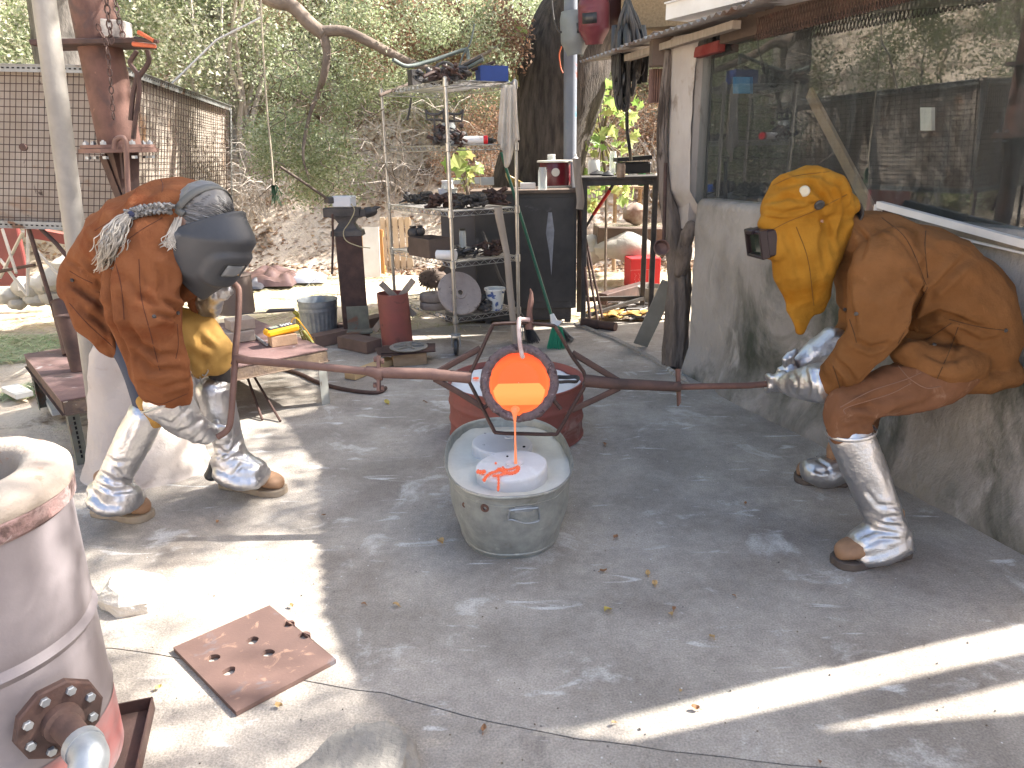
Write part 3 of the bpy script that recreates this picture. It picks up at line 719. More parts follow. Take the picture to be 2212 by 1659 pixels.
# ------------------------------------------------------------ sycamore behind the mesh screen (left)
sy = thing('sycamore_tree', 'thick dappled white trunk behind the rusty column at left', 'tree', at(140, 500, 8.4)); sy.location.z = hill(sy.location.x, 8.4)
mb = bark_trunk([Vector((at(140,0,8.4).x-.05, 8.4, .0)), at(140, 160, 8.4), at(125, 60, 8.4), at(110, -60, 8.4), at(60, -240, 8.4)], [.27,.25,.24,.25,.2], 32, 3, .05)
obj('trunk', mb, m_barkW, sy, ang=180)
cp, _ = clump_points(9000, (2.2,1.8,1.2), 40, .5, 3); me = leaf_mesh('crown', cp+np.array([-.3, 0, 4.6]), np.full(9000, .09), seed=4); link('crown', me, m_leafC, sy)
# broad-leaved saplings with big bright leaves
def bigleaf(name, label, blobs, Y, ls, nn, seed, loc, stem):
    t = thing(name, label, 'sapling', loc, None); r = np.random.RandomState(seed); pts = []
    for (x, y, rx, ry) in blobs:
        for i in range(nn):
            a = r.rand()*6.283; q = math.sqrt(r.rand()); pts.append(tuple(at(x+rx*q*math.cos(a), y+ry*q*math.sin(a), Y+r.uniform(-.3, .3))))
    # each big leaf: five lobes, folded along the midrib
    mb_ = MB()
    for p in pts:
        p = Vector(p); s = ls*r.uniform(.6, 1.2)
        d = Vector((r.normal(), r.normal(), r.normal()-.5)).normalized(); e = d.cross(Vector((r.normal(), r.normal(), r.normal()))).normalized(); nn_ = d.cross(e)
        o = [(0,0,0),(.25,.28,.03),(.15,.5,.1),(.45,.42,.06),(.62,.6,.1),(.7,.25,.03),(1,0,-.06),(.7,-.25,.03),(.62,-.6,.1),(.45,-.42,.06),(.15,-.5,.1),(.25,-.28,.03)]
        vs = [p+d*a*s+e*b*s+nn_*c*s for a, b, c in o]
        mb_.add(vs, [(0,1,5,6),(0,6,7,11),(1,2,3,4,5),(7,8,9,10,11)])
    obj('foliage', mb_, m_leafC, t, smooth=False)
    mb_ = MB(); mb_.tube(stem, [.015]*len(stem), 6)
    for p in pts[::4]: mb_.tube([stem[len(stem)//2], Vector(p)], [.006, .003], 4)
    obj('stem', mb_, m_barkL, t); return t
bigleaf('maple_sapling', 'sapling with big bright yellow green leaves seen through the doorway', [(1310,200,35,50),(1290,290,35,40),(1330,300,40,50),(1300,380,35,50),(1345,400,30,40),(1275,420,20,40),(1360,230,25,30)], 7.6, .11, 26, 3, (at(1310,500,7.6).x, 7.6, -.02), [Vector((at(1310,500,7.6).x, 7.6, 0)), at(1310,400,7.6), at(1300,300,7.6), at(1325,180,7.6)])
bigleaf('maple_branch', 'sprig of large sunlit green leaves seen through the rack', [(990,350,22,16),(1010,365,25,14),(1015,385,14,18)], 6.6, .12, 7, 5, (at(1010,420,6.6).x, 6.6, -.02), [Vector((at(1010,420,6.6).x, 6.6, 0)), at(1010,420,6.6), at(1000,350,6.6)])
bigleaf('maple_twig', 'few yellowing leaves left of the big oak trunk', [(1120,165,28,18),(1108,75,20,12)], 7.4, .12, 6, 6, (at(1100,300,7.6).x, 7.6, 0), [Vector((at(1100,300,7.6).x, 7.6, 0)), at(1100,300,7.5), at(1110,170,7.4), at(1108,75,7.4)])
# ============================================================ LEFT SIDE AND FOREGROUND
def holes_strip(mb, a, b, n, w, h, nrm):
    """dark strips painting the shade in angle iron slots, slightly proud of the face"""
    a = Vector(a); b = Vector(b); d = (b-a).normalized(); nrm = Vector(nrm).normalized()
    for i in range(n):
        p = a.lerp(b, (i+.5)/n)+nrm*.0012; mb.beam(p-d*w/2, p+d*w/2, h, .0015, up=nrm)
m_hole_shade = M('slot_shadow', (.012,.011,.01), rough=1)  # near-black colour stands for the shade inside slots and small vents
m_angle = M('grey_angle_iron', (.3,.31,.31), (.2,.2,.19), scale=9, rough=.55, metal=.4, spots=((.13,.075,.05), 9, .58, .08))
m_angleG = M('old_green_angle_iron', (.16,.165,.13), (.1,.095,.08), scale=9, rough=.7, spots=((.16,.08,.05), 9, .55, .1))
# ---- furnace in the foreground
FC = Vector((-1.255, 1.46, 0)); FR = .252; FH = .808
fur = thing('furnace', 'big pale cylindrical metal melting furnace with burner flange at lower left', 'furnace', FC)
m_fur = M('furnace_paint', (.17,.15,.158), (.24,.215,.225), scale=2.2, rough=.55, bump=.15, bscale=20, spots=((.25,.17,.16), 6, .66, .05), spots2=((.33,.3,.3), 3, .58, .12), metal=.1)
mb = MB()
prof = [(FR*.99, .01)]
for i in range(40):
    z = .01+(FH-.09)*i/39; r = FR
    for zc in (.40, .43): r += -.006*math.exp(-((z-zc)/.008)**2)
    for zc in (.415, .2): r += .007*math.exp(-((z-zc)/.01)**2)
    prof.append((r, z))
mb.lathe(prof, FC, n=72, cap=False); obj('body', mb, m_fur, fur)
m_pinkscale = M('heat_scaled_band', (.24,.13,.12), (.27,.21,.2), scale=7, rough=.85, bump=.6, spots=((.09,.055,.05), 9, .52, .08), spots2=((.36,.31,.3), 12, .58, .06))
mb = MB(); mb.lathe([(FR+.0015, .015), (FR+.0015, .17)], FC, n=72, cap=False); setp(obj('heat_band', mb, M('heat_tinted_paint', (.34,.13,.125), (.25,.19,.195), scale=5, rough=.6, stretch=(1,1,2.5), spots=((.2,.1,.09), 9, .6, .1)), fur), 'reddish heat tinted lower band')
mb = MB(); mb.lathe([(FR+.001, FH-.10), (FR+.012, FH-.09), (FR+.014, FH-.055), (FR+.008, FH-.05), (FR+.001, FH-.045)], FC, n=72, cap=False); obj('rim_band', mb, m_pinkscale, fur)
m_refr = M('refractory_cement', (.34,.295,.25), (.27,.225,.185), scale=5, rough=.95, bump=.8, bscale=70, bdist=.004, spots=((.3,.19,.14), 22, .6, .06))
mb = MB(); ri = .162
mb.lathe([(ri-.01, .3), (ri, FH-.03), (ri+.004, FH-.008), (ri+.02, FH+.002), (FR-.06, FH+.004), (FR-.01, FH-.006), (FR+.012, FH-.022), (FR+.014, FH-.05), (FR, FH-.06)], FC, n=72, cap=False)
mb.lathe([(ri-.01, .3), (.0005, .3)], FC, n=72, cap=False)
co = np.array(mb.v)
for i in range(len(co)):
    p = co[i]; nn = mnoise.noise(Vector((p[0]*22, p[1]*22, p[2]*22)))*.004+mnoise.noise(Vector((p[0]*7, p[1]*7, p[2]*7)))*.006; d = Vector((p[0]-FC.x, p[1]-FC.y, 0)).normalized(); co[i] = (p[0]+d.x*nn, p[1]+d.y*nn, p[2]+nn*.5)
mb.v = [tuple(p) for p in co]; obj('lid', mb, m_refr, fur, ang=60)
# burner flange, bolts, pipe, elbow
ph = rad(40); fo = Vector((math.cos(ph), -math.sin(ph), 0)); side = Vector((math.sin(ph), math.cos(ph), 0)); 
fc = fl(128, 1552, 0); d_ = ray(128, 1552); 
# on the vertical plane standing FR+.045 in front of the axis
t_ = ((FC+fo*(FR+.045))-CAM).dot(fo)/d_.dot(fo); fc = CAM+d_*t_
Rf = Matrix((side, Vector((0, 0, 1)).cross(fo)*0+Vector((0, 0, 1)), fo)).transposed()
mb = MB(); mb.lathe([(.088, -.008), (.088, .006), (.084, .009), (.0, .009)], fc, Rf, n=10); fl_o = obj('flange', mb, m_rustD, fur, smooth=False)
for k in range(8):
    a = 2*math.pi*(k+.4)/8; p = fc+side*math.cos(a)*.066+Vector((0, 0, 1))*math.sin(a)*.066
    mb = MB(); mb.lathe([(.0105, .009), (.0105, .016), (.009, .018), (0, .018)], p, Rf, n=6); obj('bolt', mb, m_galv, fl_o, smooth=False)
pe = at(215, 1588, (fc+fo*.11).y); tip = fc+fo*.13
mb = MB(); mb.tube([fc-fo*.05, fc+fo*.03, fc+fo*.034, tip], [.042, .04, .03, .027], 20); obj('burner_pipe', mb, m_rustD, fur)
dn = (Vector((0, 0, -1))*.75-side*.6).normalized()
el = [(*(tip-fo*.012), .034), (*(tip+fo*.01), .036), (*(tip+fo*.035+dn*.008), .037), (*(tip+fo*.048+dn*.035), .037), (*(tip+fo*.05+dn*.06), .035), (*(tip+fo*.05+dn*.075), .036)]
q = curve(el, 5); mb = MB(); mb.tube([p[:3] for p in q], [p[3] for p in q], 20); mb.tube([tip-fo*.014, tip+fo*.006], .039, 20); mb.tube([tip+fo*.05+dn*.062, tip+fo*.05+dn*.08], .04, 20)
obj('elbow', mb, m_galv, fur)
mb = MB(); mb.tube([tip+fo*.05+dn*.07, tip+fo*.05+dn*.25], .026, 16); obj('supply_pipe', mb, m_galv, fur)
# tray beside the furnace
t = thing('drip_tray', 'dark rusty steel tray on floor against the furnace', 'tray', (-1.1, 1.45, 0))
ta = Vector((-1.0, 1.68, 0)); tb = Vector((-.895, 1.33, 0)); td = (tb-ta).normalized(); tn = Vector((td.y, -td.x, 0)); 
if tn.x > 0: tn = -tn
mb = MB(); mb.slab([ta+Vector((0,0,.006)), tb+Vector((0,0,.006)), tb+tn*.3+Vector((0,0,.006)), ta+tn*.3+Vector((0,0,.006))], (0, 0, -.004)); obj('base', mb, m_rustD, t, smooth=False)
mb = MB()
for a, b in ((ta, tb), (ta, ta+tn*.3), (tb, tb+tn*.3)): mb.beam(a+Vector((0,0,.022)), b+Vector((0,0,.022)), .004, .04)
obj('rim', mb, m_rustD, t, smooth=False)
# ---- steel plate with six holes
cs = [fl(374, 1398, .016), fl(582, 1307, .016), fl(726, 1424, .016), fl(510, 1538, .016)]
def plate_with_holes(corners, holes, r, th, name, mat, label, cat):
    bm = bmesh.new(); c = sum(corners, Vector())/4; c.z = 0
    bv = [bm.verts.new(p-c) for p in corners]; edges = [bm.edges.new((bv[i], bv[(i+1) % 4])) for i in range(4)]
    for h in holes:
        hv = [bm.verts.new(h-c+Vector((math.cos(a)*r*(1+.12*math.sin(3*a+h.x*40)), math.sin(a)*r*(1+.1*math.cos(2*a+h.y*30)), 0))) for a in [2*math.pi*k/14 for k in range(14)]]
        for i in range(14): edges.append(bm.edges.new((hv[i], hv[(i+1) % 14])))
    bmesh.ops.triangle_fill(bm, use_beauty=True, use_dissolve=False, edges=edges)
    def inside(p): return any((Vector((p.x, p.y))-Vector(((h-c).x, (h-c).y))).length < r*.6 for h in holes)
    bmesh.ops.delete(bm, geom=[f for f in bm.faces if inside(f.calc_center_median())], context='FACES_ONLY')
    bmesh.ops.recalc_face_normals(bm, faces=bm.faces[:])
    if bm.faces and bm.faces[0].normal.z < 0: bmesh.ops.reverse_faces(bm, faces=bm.faces[:])
    ex = bmesh.ops.extrude_face_region(bm, geom=bm.faces[:])
    for e in ex['geom']:
        if isinstance(e, bmesh.types.BMVert): e.co.z -= th
    bmesh.ops.recalc_face_normals(bm, faces=bm.faces[:])
    me = bpy.data.meshes.new(name); bm.to_mesh(me); bm.free()
    return setp(link(name, me, mat, None, c), label, cat)
m_plate = M('rusted_plate', (.115,.072,.062), (.16,.098,.082), scale=3, rough=.65, metal=.3, bump=.3, bscale=120, bdist=.002, spots=((.14,.14,.16), 5.5, .6, .1), spots2=((.26,.16,.12), 20, .6, .08))
hs = [fl(*p, .016) for p in ((461,1421),(495,1449),(546,1383),(579,1410),(624,1347),(658,1372))]
plate_with_holes(cs, hs, .0185, .014, 'steel_plate', m_plate, 'thick rusty steel plate with six torch cut holes on floor', 'plate')
# ---- rocks and chunks
def chunk(name, outline, h, mat, label, cat='stone', seed=0, top=.75, n=3, z0=0):
    """broken lump: outline given in pixels on the floor; faceted, rough"""
    bm = bmesh.new(); base = [fl(x, y, z0) for x, y in outline]; c = sum(base, Vector())/len(base)
    rnd = random.Random(seed)
    lo = [bm.verts.new(p-c) for p in base]; mi = [bm.verts.new((p-c)*1.03+Vector((0, 0, h*.5*rnd.uniform(.7, 1.2)))) for p in base]
    hi = [bm.verts.new((p-c)*top*rnd.uniform(.9, 1.08)+Vector((rnd.uniform(-.01, .01), 0, h*rnd.uniform(.85, 1.1)))) for p in base]
    k = len(base)
    for i in range(k):
        j = (i+1) % k; bm.faces.new((lo[i], lo[j], mi[j], mi[i])); bm.faces.new((mi[i], mi[j], hi[j], hi[i]))
    bm.faces.new(hi); bm.faces.new(lo[::-1]); bmesh.ops.recalc_face_normals(bm, faces=bm.faces[:])
    bmesh.ops.triangulate(bm, faces=bm.faces[:])
    bmesh.ops.subdivide_edges(bm, edges=bm.edges[:], cuts=n+1, use_grid_fill=True)
    bmesh.ops.triangulate(bm, faces=bm.faces[:])
    s = max((p-c).length for p in base)
    for v in bm.verts:
        d = Vector((v.co.x, v.co.y, v.co.z)).normalized(); q = (v.co+c)/s
        v.co += d*(mnoise.fractal(q*1.6+Vector((seed, 0, 0)), 1, 2, 5)*.05*s+mnoise.noise(v.co*28)*.006+mnoise.noise(v.co*75)*.0035)
        if v.co.z < 0: v.co.z = 0
    me = bpy.data.meshes.new(name); bm.to_mesh(me); bm.free()
    return setp(link(name, me, mat, None, c), label, cat)
m_rockc = M('broken_concrete', (.17,.16,.145), (.27,.25,.22), scale=7, detail=12, rough=.95, bump=1, bscale=60, bdist=.008, spots=((.2,.19,.165), 7, .55, .1), spots2=((.45,.4,.31), 3, .6, .04))
chunk('concrete_chunk', [(612,1700),(700,1640),(770,1590),(840,1585),(893,1625),(905,1668),(870,1720),(740,1760),(640,1750)], .055, m_rockc, 'rough broken slab of concrete at the bottom edge of the floor', 'chunk', 3, .9, 5)
m_rockw = M('white_rock', (.5,.46,.39), (.6,.56,.5), scale=4, rough=.95, bump=1, bscale=50, bdist=.006)
chunk('white_rock', [(215,1318),(262,1334),(320,1325),(362,1300),(356,1268),(300,1258),(240,1275)], .075, m_rockw, 'sunlit white broken block between the furnace and the steel plate', 'rock', 5, .7)
# ---- plaster mound with leaning galvanised pipe
MC = fl(315, 1020); mt = at(222, 790, MC.y+.02)
mound = thing('plaster_footing', 'flared white plaster footing round the foot of the grey pipe', 'footing', Vector((MC.x, MC.y, 0)))
mb = MB(); secs = [(168,480,1062),(182,462,1030),(196,425,960),(200,392,900),(197,358,840),(199,325,790),(205,300,755),(215,285,738)]
def P(s, t):
    i = min(len(secs)-1.001, t*(len(secs)-1)); k = int(i); f = i-k
    a = secs[k]; b = secs[k+1]; xl = a[0]+(b[0]-a[0])*f; xr = a[1]+(b[1]-a[1])*f; y = a[2]+(b[2]-a[2])*f
    pl = at(xl, y, MC.y+.05); pr = at(xr, y, MC.y+.05); c = (pl+pr)/2; r = (pr-pl).length/2; an = 2*math.pi*s
    v = Vector((math.cos(an)*r, math.sin(an)*(.13+.16*(1-t)**1.5), 0)); z = max(-.01, c.z) if t > .02 else -.01
    return Vector((c.x+v.x, MC.y+.05+v.y, z))+v.normalized()*.012*mnoise.fractal(Vector((c.x*3+v.x*8, v.y*8, c.z*7)), 1, 2, 3)
mb.sheet(P, 41, 40); nv = len(mb.v); mb.f.append(tuple(range(nv-41, nv-1))); obj('plaster', mb, m_plaster2, mound, ang=180)
p0 = at(205, 830, MC.y+.02); p1 = at(95, 0, MC.y+.02); pd = (p1-p0).normalized()
mb = MB(); mb.tube([p0-pd*.25, p0, p1, p1+pd*1.0], .044, 20)
one('leaning_pipe', mb, m_galvD, 'dull grey pipe leaning left and standing in the white footing', 'pipe', loc=p0-pd*.25)
# ---- rusty column with flanges
CYL = 4.45
col = thing('flanged_column', 'rusty pipe column with bolted flange plates at left', 'column', at(330, 800, CYL)*1); col.location.z = 0
c0 = at(236, 130, CYL); c1 = at(272, 318, CYL); vx = c1.x
def cz(y): return at(250, y, CYL).z
X = vx-.03
mb = MB(); mb.tube([(X-.0, CYL, cz(325)), (X-.012, CYL, cz(200)), (X-.02, CYL, cz(90)), (X-.03, CYL, cz(-80)), (X-.03, CYL, cz(-300))], .112, 28); obj('pipe', mb, m_rust, col)
mb = MB(); mb.tube([(X, CYL, cz(430)), (X, CYL, cz(322))], [.06, .1], 4, ref=(0, 1, 0)); mb.tube([(X, CYL, -.02), (X, CYL, cz(425))], .065, 18)
mb.beam((X-.1, CYL-.02, cz(335)), (X-.03, CYL-.05, cz(430)), .012, .05); mb.beam((X+.06, CYL-.09, cz(330)), (X+.05, CYL-.09, cz(385)), .09, .012)
obj('lower_stem', mb, m_rustD, col, smooth=False)
f1 = MB(); f1.lathe([(.205, 0), (.205, .022), (0, .022)], (X, CYL-.02, cz(330)), n=12); f1.lathe([(.195, .024), (.195, .042), (0, .042)], (X, CYL-.02, cz(330)), n=12); fl1 = obj('flange', f1, m_rustP, col, smooth=False)
for k in range(7):
    a = 2*math.pi*(k+.25)/7; p = Vector((X+.165*math.cos(a), CYL-.02+.165*math.sin(a), cz(330)+.042)); mb = MB(); mb.lathe([(.017, 0), (.017, .016), (.007, .017), (.007, .024), (0, .024)], p, n=6); mb.lathe([(.017, -.06), (.017, -.075), (0, -.075)], p, n=6); obj('bolt', mb, m_galv, fl1, smooth=False)
mb = MB(); zc = cz(98)
mb.box((X-.02, CYL-.05, zc), (.56, .26, .028), bev=.004); obj('shelf_plate', mb, m_rustD, col, smooth=False)
mb = MB(); hk = [(247,322),(250,303),(262,297),(270,303),(273,330),(276,400),(280,470)]
mb.tube(curve([at(x, y, CYL-.26) for x, y in hk], 4), .014, 10); one('bent_rod', mb, m_rustP, 'pink rusty rod bent over the edge of the column flange', 'rod')
# tongs hanging from plate
mb = MB()
mb.tube(curve([at(x, y, CYL-.2) for x, y in ((296,110),(281,135),(290,150),(296,165),(288,200),(282,260))], 4), .013, 8)
mb.tube(curve([at(x, y, CYL-.2) for x, y in ((318,108),(322,130),(312,150),(300,168),(301,200),(292,262),(288,300))], 4), .013, 8)
one('tongs', mb, m_rustD, 'dark rusty blacksmith tongs hanging from the plate', 'tongs')
for k, (a, b, c) in enumerate([((300,70),(332,88),'orange'),((292,84),(342,90),'dark'),((288,95),(335,100),'orange2')]):
    mb = MB(); mb.tube([at(*a, CYL-.25), at(*b, CYL-.3)], [.012, .009], 8)
    one('tool_handle', mb, m_rustD if k == 1 else M('orange_handle%d' % k, (.5,.1,.03), rough=.5), ['upper orange handled tool on the column plate', 'black handled tool on the column plate', 'lower orange handled tool at the plate edge'][k], 'hand tool')
mb = MB(); mb.box(at(252, 64, CYL-.12), (.12, .1, .085), Matrix.Rotation(.1, 3, 'Y'), bev=.004); one('firebrick', mb, M('mottled_firebrick', (.5,.47,.43), (.18,.16,.15), scale=14, rough=.9), 'mottled white brick on top of the column plate', 'brick')
def chain(pts, label, s=.02, r=.0035):
    mb = MB(); P0 = curve(pts, 8); L = []; acc = 0; L.append((Vector(P0[0]), Vector(P0[1])-Vector(P0[0])))
    for a, b in zip(P0, P0[1:]):
        a = Vector(a); b = Vector(b); acc += (b-a).length
        if acc > s*1.35: L.append((b, b-a)); acc = 0
    for i, (p, d) in enumerate(L):
        d.normalize(); u = Vector((0, 1, 0)) if i % 2 else Vector((1, 0, 0)); u = (u-d*u.dot(d)).normalized()
        mb.tube([p+d*math.cos(a)*s+u*math.sin(a)*s*.6 for a in [2*math.pi*k/8 for k in range(8)]], r, 5, closed=True)
    one('chain', mb, m_rustD, label, 'chain')
chain([at(225, -60, 4.0), at(232, 20, 4.0), at(240, 85, 4.0)], 'short chain on the column to the right of the grey pipe', .022, .004)
chain([at(213, 60, 3.9), at(232, 110, 3.9), at(245, 250, 3.9)], 'long chain hanging beside the grey pipe', .018, .0035)
chain([at(455*.54, -30, 4.4), at(252, 20, 4.3), at(265, 75, 4.25)], 'chain hanging right of the rusty column', .022, .004)
# ---- wire mesh screen (two panels)
scr = thing('mesh_screen', 'wire mesh screen backed with dirty white board in slotted steel frame', 'screen', at(150, 600, 4.75)*1); scr.location.z = 0
SA = [at(-420, 138, 4.6), at(268, 151, 4.85), at(262, 492, 4.85), at(-420, 470, 4.6)]
SB = [at(272, 153, 4.85), at(495, 233, 7.4), at(497, 432, 7.4), at(266, 492, 4.85)]
m_ins = M('stained_board', (.4,.35,.3), (.3,.25,.2), scale=3, rough=.95, bump=.3, spots=((.3,.17,.09), 4, .58, .16), spots2=((.08,.06,.05), 9, .64, .05))
for (Q, nx_, nz_) in ((SA, 54, 21), (SB, 42, 21)):
    a, b, c, d = Q; nrm = (b-a).cross(d-a).normalized()
    if nrm.dot(CAM-a) < 0: nrm = -nrm
    mb = MB(); back = -nrm*.03; mb.slab([p+back for p in Q], -nrm*.02); obj('backing_board', mb, m_ins, scr, smooth=False)
    mb = MB()
    for i in range(nx_+1):
        s = i/nx_; p = a.lerp(b, s); q = d.lerp(c, s); k = [p.lerp(q, j/6)+nrm*.004*mnoise.noise(Vector((i*.6, j, 0))) for j in range(7)]; mb.tube(k, .0024, 4, caps=False)
    for j in range(nz_+1):
        s = j/nz_; p = a.lerp(d, s); q = b.lerp(c, s); k = [p.lerp(q, i/10)+nrm*(.005+.006*mnoise.noise(Vector((i*.5, j*.9, 4)))) for i in range(11)]; mb.tube(k, .0024, 4, caps=False)
    setp(obj('wire_mesh', mb, m_rustD, scr), kind='stuff')
    fr_ = []; mh = MB()
    up = (a-d).normalized()
    for e0_, e1_ in ((a, b), (d, c)):
        mb = MB(); mb.beam(e0_+nrm*.012, e1_+nrm*.012, .005, .045, up=up); mb.beam(e0_+up*(.02 if e0_ is a else -.02), e1_+up*(.02 if e0_ is a else -.02), .05, .004, up=up)
        obj('angle_frame', mb, m_angle, scr, smooth=False); holes_strip(mh, e0_+nrm*.0155, e1_+nrm*.0155, 60, .014, .008, nrm)
    for e0_, e1_ in ((b, c),):
        mb = MB(); mb.beam(e0_+nrm*.016, e1_+nrm*.016, .045, .005, up=nrm); obj('angle_frame', mb, m_angle, scr, smooth=False); holes_strip(mh, e0_+nrm*.019, e1_+nrm*.019, 24, .012, .008, nrm)
    setp(obj('slot_shade_strip', mh, m_hole_shade, scr, smooth=False), kind='stuff')
mb = MB(); p = at(53, 318, 4.68); mb.lathe([(.022, 0), (.022, .02), (.008, .022), (0, .022)], p, Matrix.Rotation(rad(90), 3, 'X'), n=12); obj('washer', mb, m_rustD, scr)
for (a, b) in (((60,488),(121,645)),((82,488),(150,560)),((-60,480),(-70,640)),((268,490),(276,660)),((460,440),(455,560))):
    Y_ = 4.8 if a[0] < 400 else 7.3
    mb = MB(); p = at(*a, Y_); q = at(*b, Y_ if a[0] < 400 else Y_); q.z = max(q.z, 0) if b[1] < 600 else 0
    mb.tube([p, p.lerp(q, .5)+Vector((.01, 0, 0)), q], .014, 8); obj('leg', mb, m_rustD, scr)
# ---- low welding table
TZ = .345; C0 = Vector((-2.16,3.38,0)); C1 = Vector((-1.10,4.27,0)); C3 = Vector((-2.9,4.28,0)); C2 = C1+(C3-C0)
tab = thing('welding_table', 'low rusty steel welding table on slotted angle legs', 'table', (C0+C2)/2)
Z = lambda p, z: Vector((p.x, p.y, z))
m_ttop = M('table_top_rust', (.15,.085,.08), (.23,.15,.14), scale=3, rough=.6, metal=.2, bump=.3, bscale=60, spots=((.4,.38,.38), 7, .63, .06), spots2=((.07,.05,.05), 4, .56, .1))
ins = ((C0+C2)/2)
def inn(p, k): return p+(ins-p)*k
mb = MB(); mb.slab([Z(inn(p, -.01), TZ-.001) for p in (C0, C1, C2, C3)], (0, 0, -.006)); obj('table_top', mb, m_ttop, tab, smooth=False)
CCs = [C0, C1, C2, C3]
for i in range(4):
    a = CCs[i]; b = CCs[(i+1) % 4]; mb = MB(); mb.beam(Z(a, TZ-.045), Z(b, TZ-.045), .006, .06); mb.beam(Z(inn(a, .03), TZ-.011), Z(inn(b, .03), TZ-.011), .04, .004); mb.beam(Z(a, TZ-.077), Z(b, TZ-.077), .03, .004)
    obj('frame_rail', mb, M('scaled_rail%d' % i, (.2,.14,.09), (.12,.085,.07), scale=12, rough=.8, bump=.5, spots=((.4,.36,.26), 8, .62, .05)) if i == 0 else m_rustD, tab, smooth=False)
    d1 = (CCs[(i+1) % 4]-a).normalized(); d2 = (CCs[i-1]-a).normalized(); o_ = inn(a, .01)
    mb = MB(); w_ = .052
    mb.slab([Z(o_, 0), Z(o_+d1*w_, 0), Z(o_+d1*w_, TZ-.08), Z(o_, TZ-.08)], d2*.004); mb.slab([Z(o_+d2*.005, 0), Z(o_+d2*w_, 0), Z(o_+d2*w_, TZ-.08), Z(o_+d2*.005, TZ-.08)], d1*.004)
    leg = obj('leg', mb, M('pale_angle', (.42,.42,.38), (.33,.32,.28), scale=9, rough=.6, spots=((.15,.1,.07), 12, .6, .06)) if i == 1 else m_angleG, tab, smooth=False)
    mh = MB(); holes_strip(mh, Z(o_+d1*w_*.5, .03)-d2*.001, Z(o_+d1*w_*.5, TZ-.09)-d2*.001, 9, .016, .009, -d2); setp(obj('slot_shade_strip', mh, m_hole_shade, leg, smooth=False), kind='stuff')
def onz(x, y, z=TZ): return fl(x, y, z)
def bucket(name, label, cat, c, r0, r1, h, mat, tilt=None, handle=None, ribs=0, n=32, wall=.004, flute=0, fill=None):
    t = thing(name, label, cat, c); mb = MB(); prof = [(.0005, .004), (r0-wall, .004)]
    out_ = [(r0, 0)]
    for i in range(1, 21):
        s = i/20; r = r0+(r1-r0)*s
        if ribs and .74 < s < .8: r += .004
        if ribs and .86 < s < .92: r += .004
        out_.append((r, h*s))
    out_ += [(r1+.005, h), (r1+.005, h+.006), (r1-.002, h+.006)]
    inn_ = [(r1-wall, h-.002), (r0-wall, .006), (.0005, .006)]
    R = tilt
    mb.lathe([(.0005, 0)]+out_+inn_, c, R, n=n, cap=False)
    if flute:
        for i, p in enumerate(mb.v):
            q = (R.transposed() @ (Vector(p)-Vector(c))) if R is not None else Vector(p)-Vector(c)
            if h*.04 < q.z < h*.72 and Vector((q.x, q.y)).length > r0*.9:
                a = math.atan2(q.y, q.x); k = 1-flute*(.5+.5*math.cos(a*26)); q2 = Vector((q.x*k, q.y*k, q.z)); mb.v[i] = tuple((R @ q2 if R is not None else q2)+Vector(c))
    obj('body', mb, mat, t)
    if handle:
        mb = MB(); mb.tube([Vector(c)+Vector((math.cos(a)*r1, handle[0]*math.sin(a), h+handle[1]*math.sin(a))) for a in [math.pi*k/16 for k in range(17)]], .0022, 6); obj('handle', mb, m_galv, t)
    if fill: mb = MB(); mb.lathe([(r0+(r1-r0)*fill[0]-wall, 0), (.0005, .004)], Vector(c)+Vector((0, 0, h*fill[0])), n=n, cap=False); obj('contents', mb, fill[1], t)
    return t
bb = onz(172, 800); bt = at(147, 682, bb.y+.02); ax = (bt-bb).normalized(); Rb = Vector((0, 0, 1)).rotation_difference(ax).to_matrix()
bucket('tall_bucket', 'tall narrow rusty bucket leaning on the low table', 'bucket', bb, .042, .058, (bt-bb).length, m_rustD, Rb)
bb2 = onz(160, 765); bt2 = at(139, 652, bb2.y+.12); ax = (bt2-bb2).normalized(); Rb = Vector((0, 0, 1)).rotation_difference(ax).to_matrix()
bucket('rusty_can', 'wider rusty can behind the tall leaning bucket', 'can', bb2, .06, .066, (bt2-bb2).length, m_rustD, Rb)
# wood offcuts on dirt
for a, b, w_, lab in (((23,845),(55,862),.055,'short'),((27,835),(63,868),.0,'x'),((80,820),(124,900),.05,'long')):
    if w_ == 0: continue
    mb = MB(); p = fl(*a); q = fl(*b); mb.beam(p+Vector((0,0,.025)), q+Vector((0,0,.025)), w_ if lab == 'long' else .1, .035, bev=.003)
    one('wood_offcut', mb, M('grey_white_wood'+lab, (.5,.5,.48), (.42,.41,.39), scale=10, rough=.8), {'short': 'short pale wood offcut on the dirt at far left', 'long': 'long pale lath under the low table'}[lab], 'offcut')
# meter on brick, probe and coiled lead
m_brk = M('yellow_firebrick', (.5,.34,.22), (.42,.27,.17), scale=12, rough=.95, bump=.4)
td = (C1-C0).normalized(); tp = Vector((-td.y, td.x, 0))
def ori(ang): return Matrix.Rotation(ang, 3, 'Z')
bang = math.atan2(td.y, td.x)-.15
bc = onz(606, 748)+Vector((0, .05, 0)); mb = MB(); mb.box(bc+Vector((0, 0, .033)), (.155, .1, .066), ori(bang), bev=.003); one('firebrick', mb, m_brk, 'tan brick under the yellow meter', 'brick')
mt_ = thing('thermometer', 'yellow handheld meter with dark keypad lying on a brick', 'meter', bc+Vector((0, 0, .068)))
Rm = ori(bang+.1) @ Matrix.Rotation(-.08, 3, 'Y')
m_yel = M('yellow_rubber', (.85,.42,.01), (.75,.36,.01), rough=.5)
mb = MB(); mb.box(bc+Vector((0, 0, .09)), (.2, .095, .042), Rm, bev=.012); obj('case', mb, m_yel, mt_)
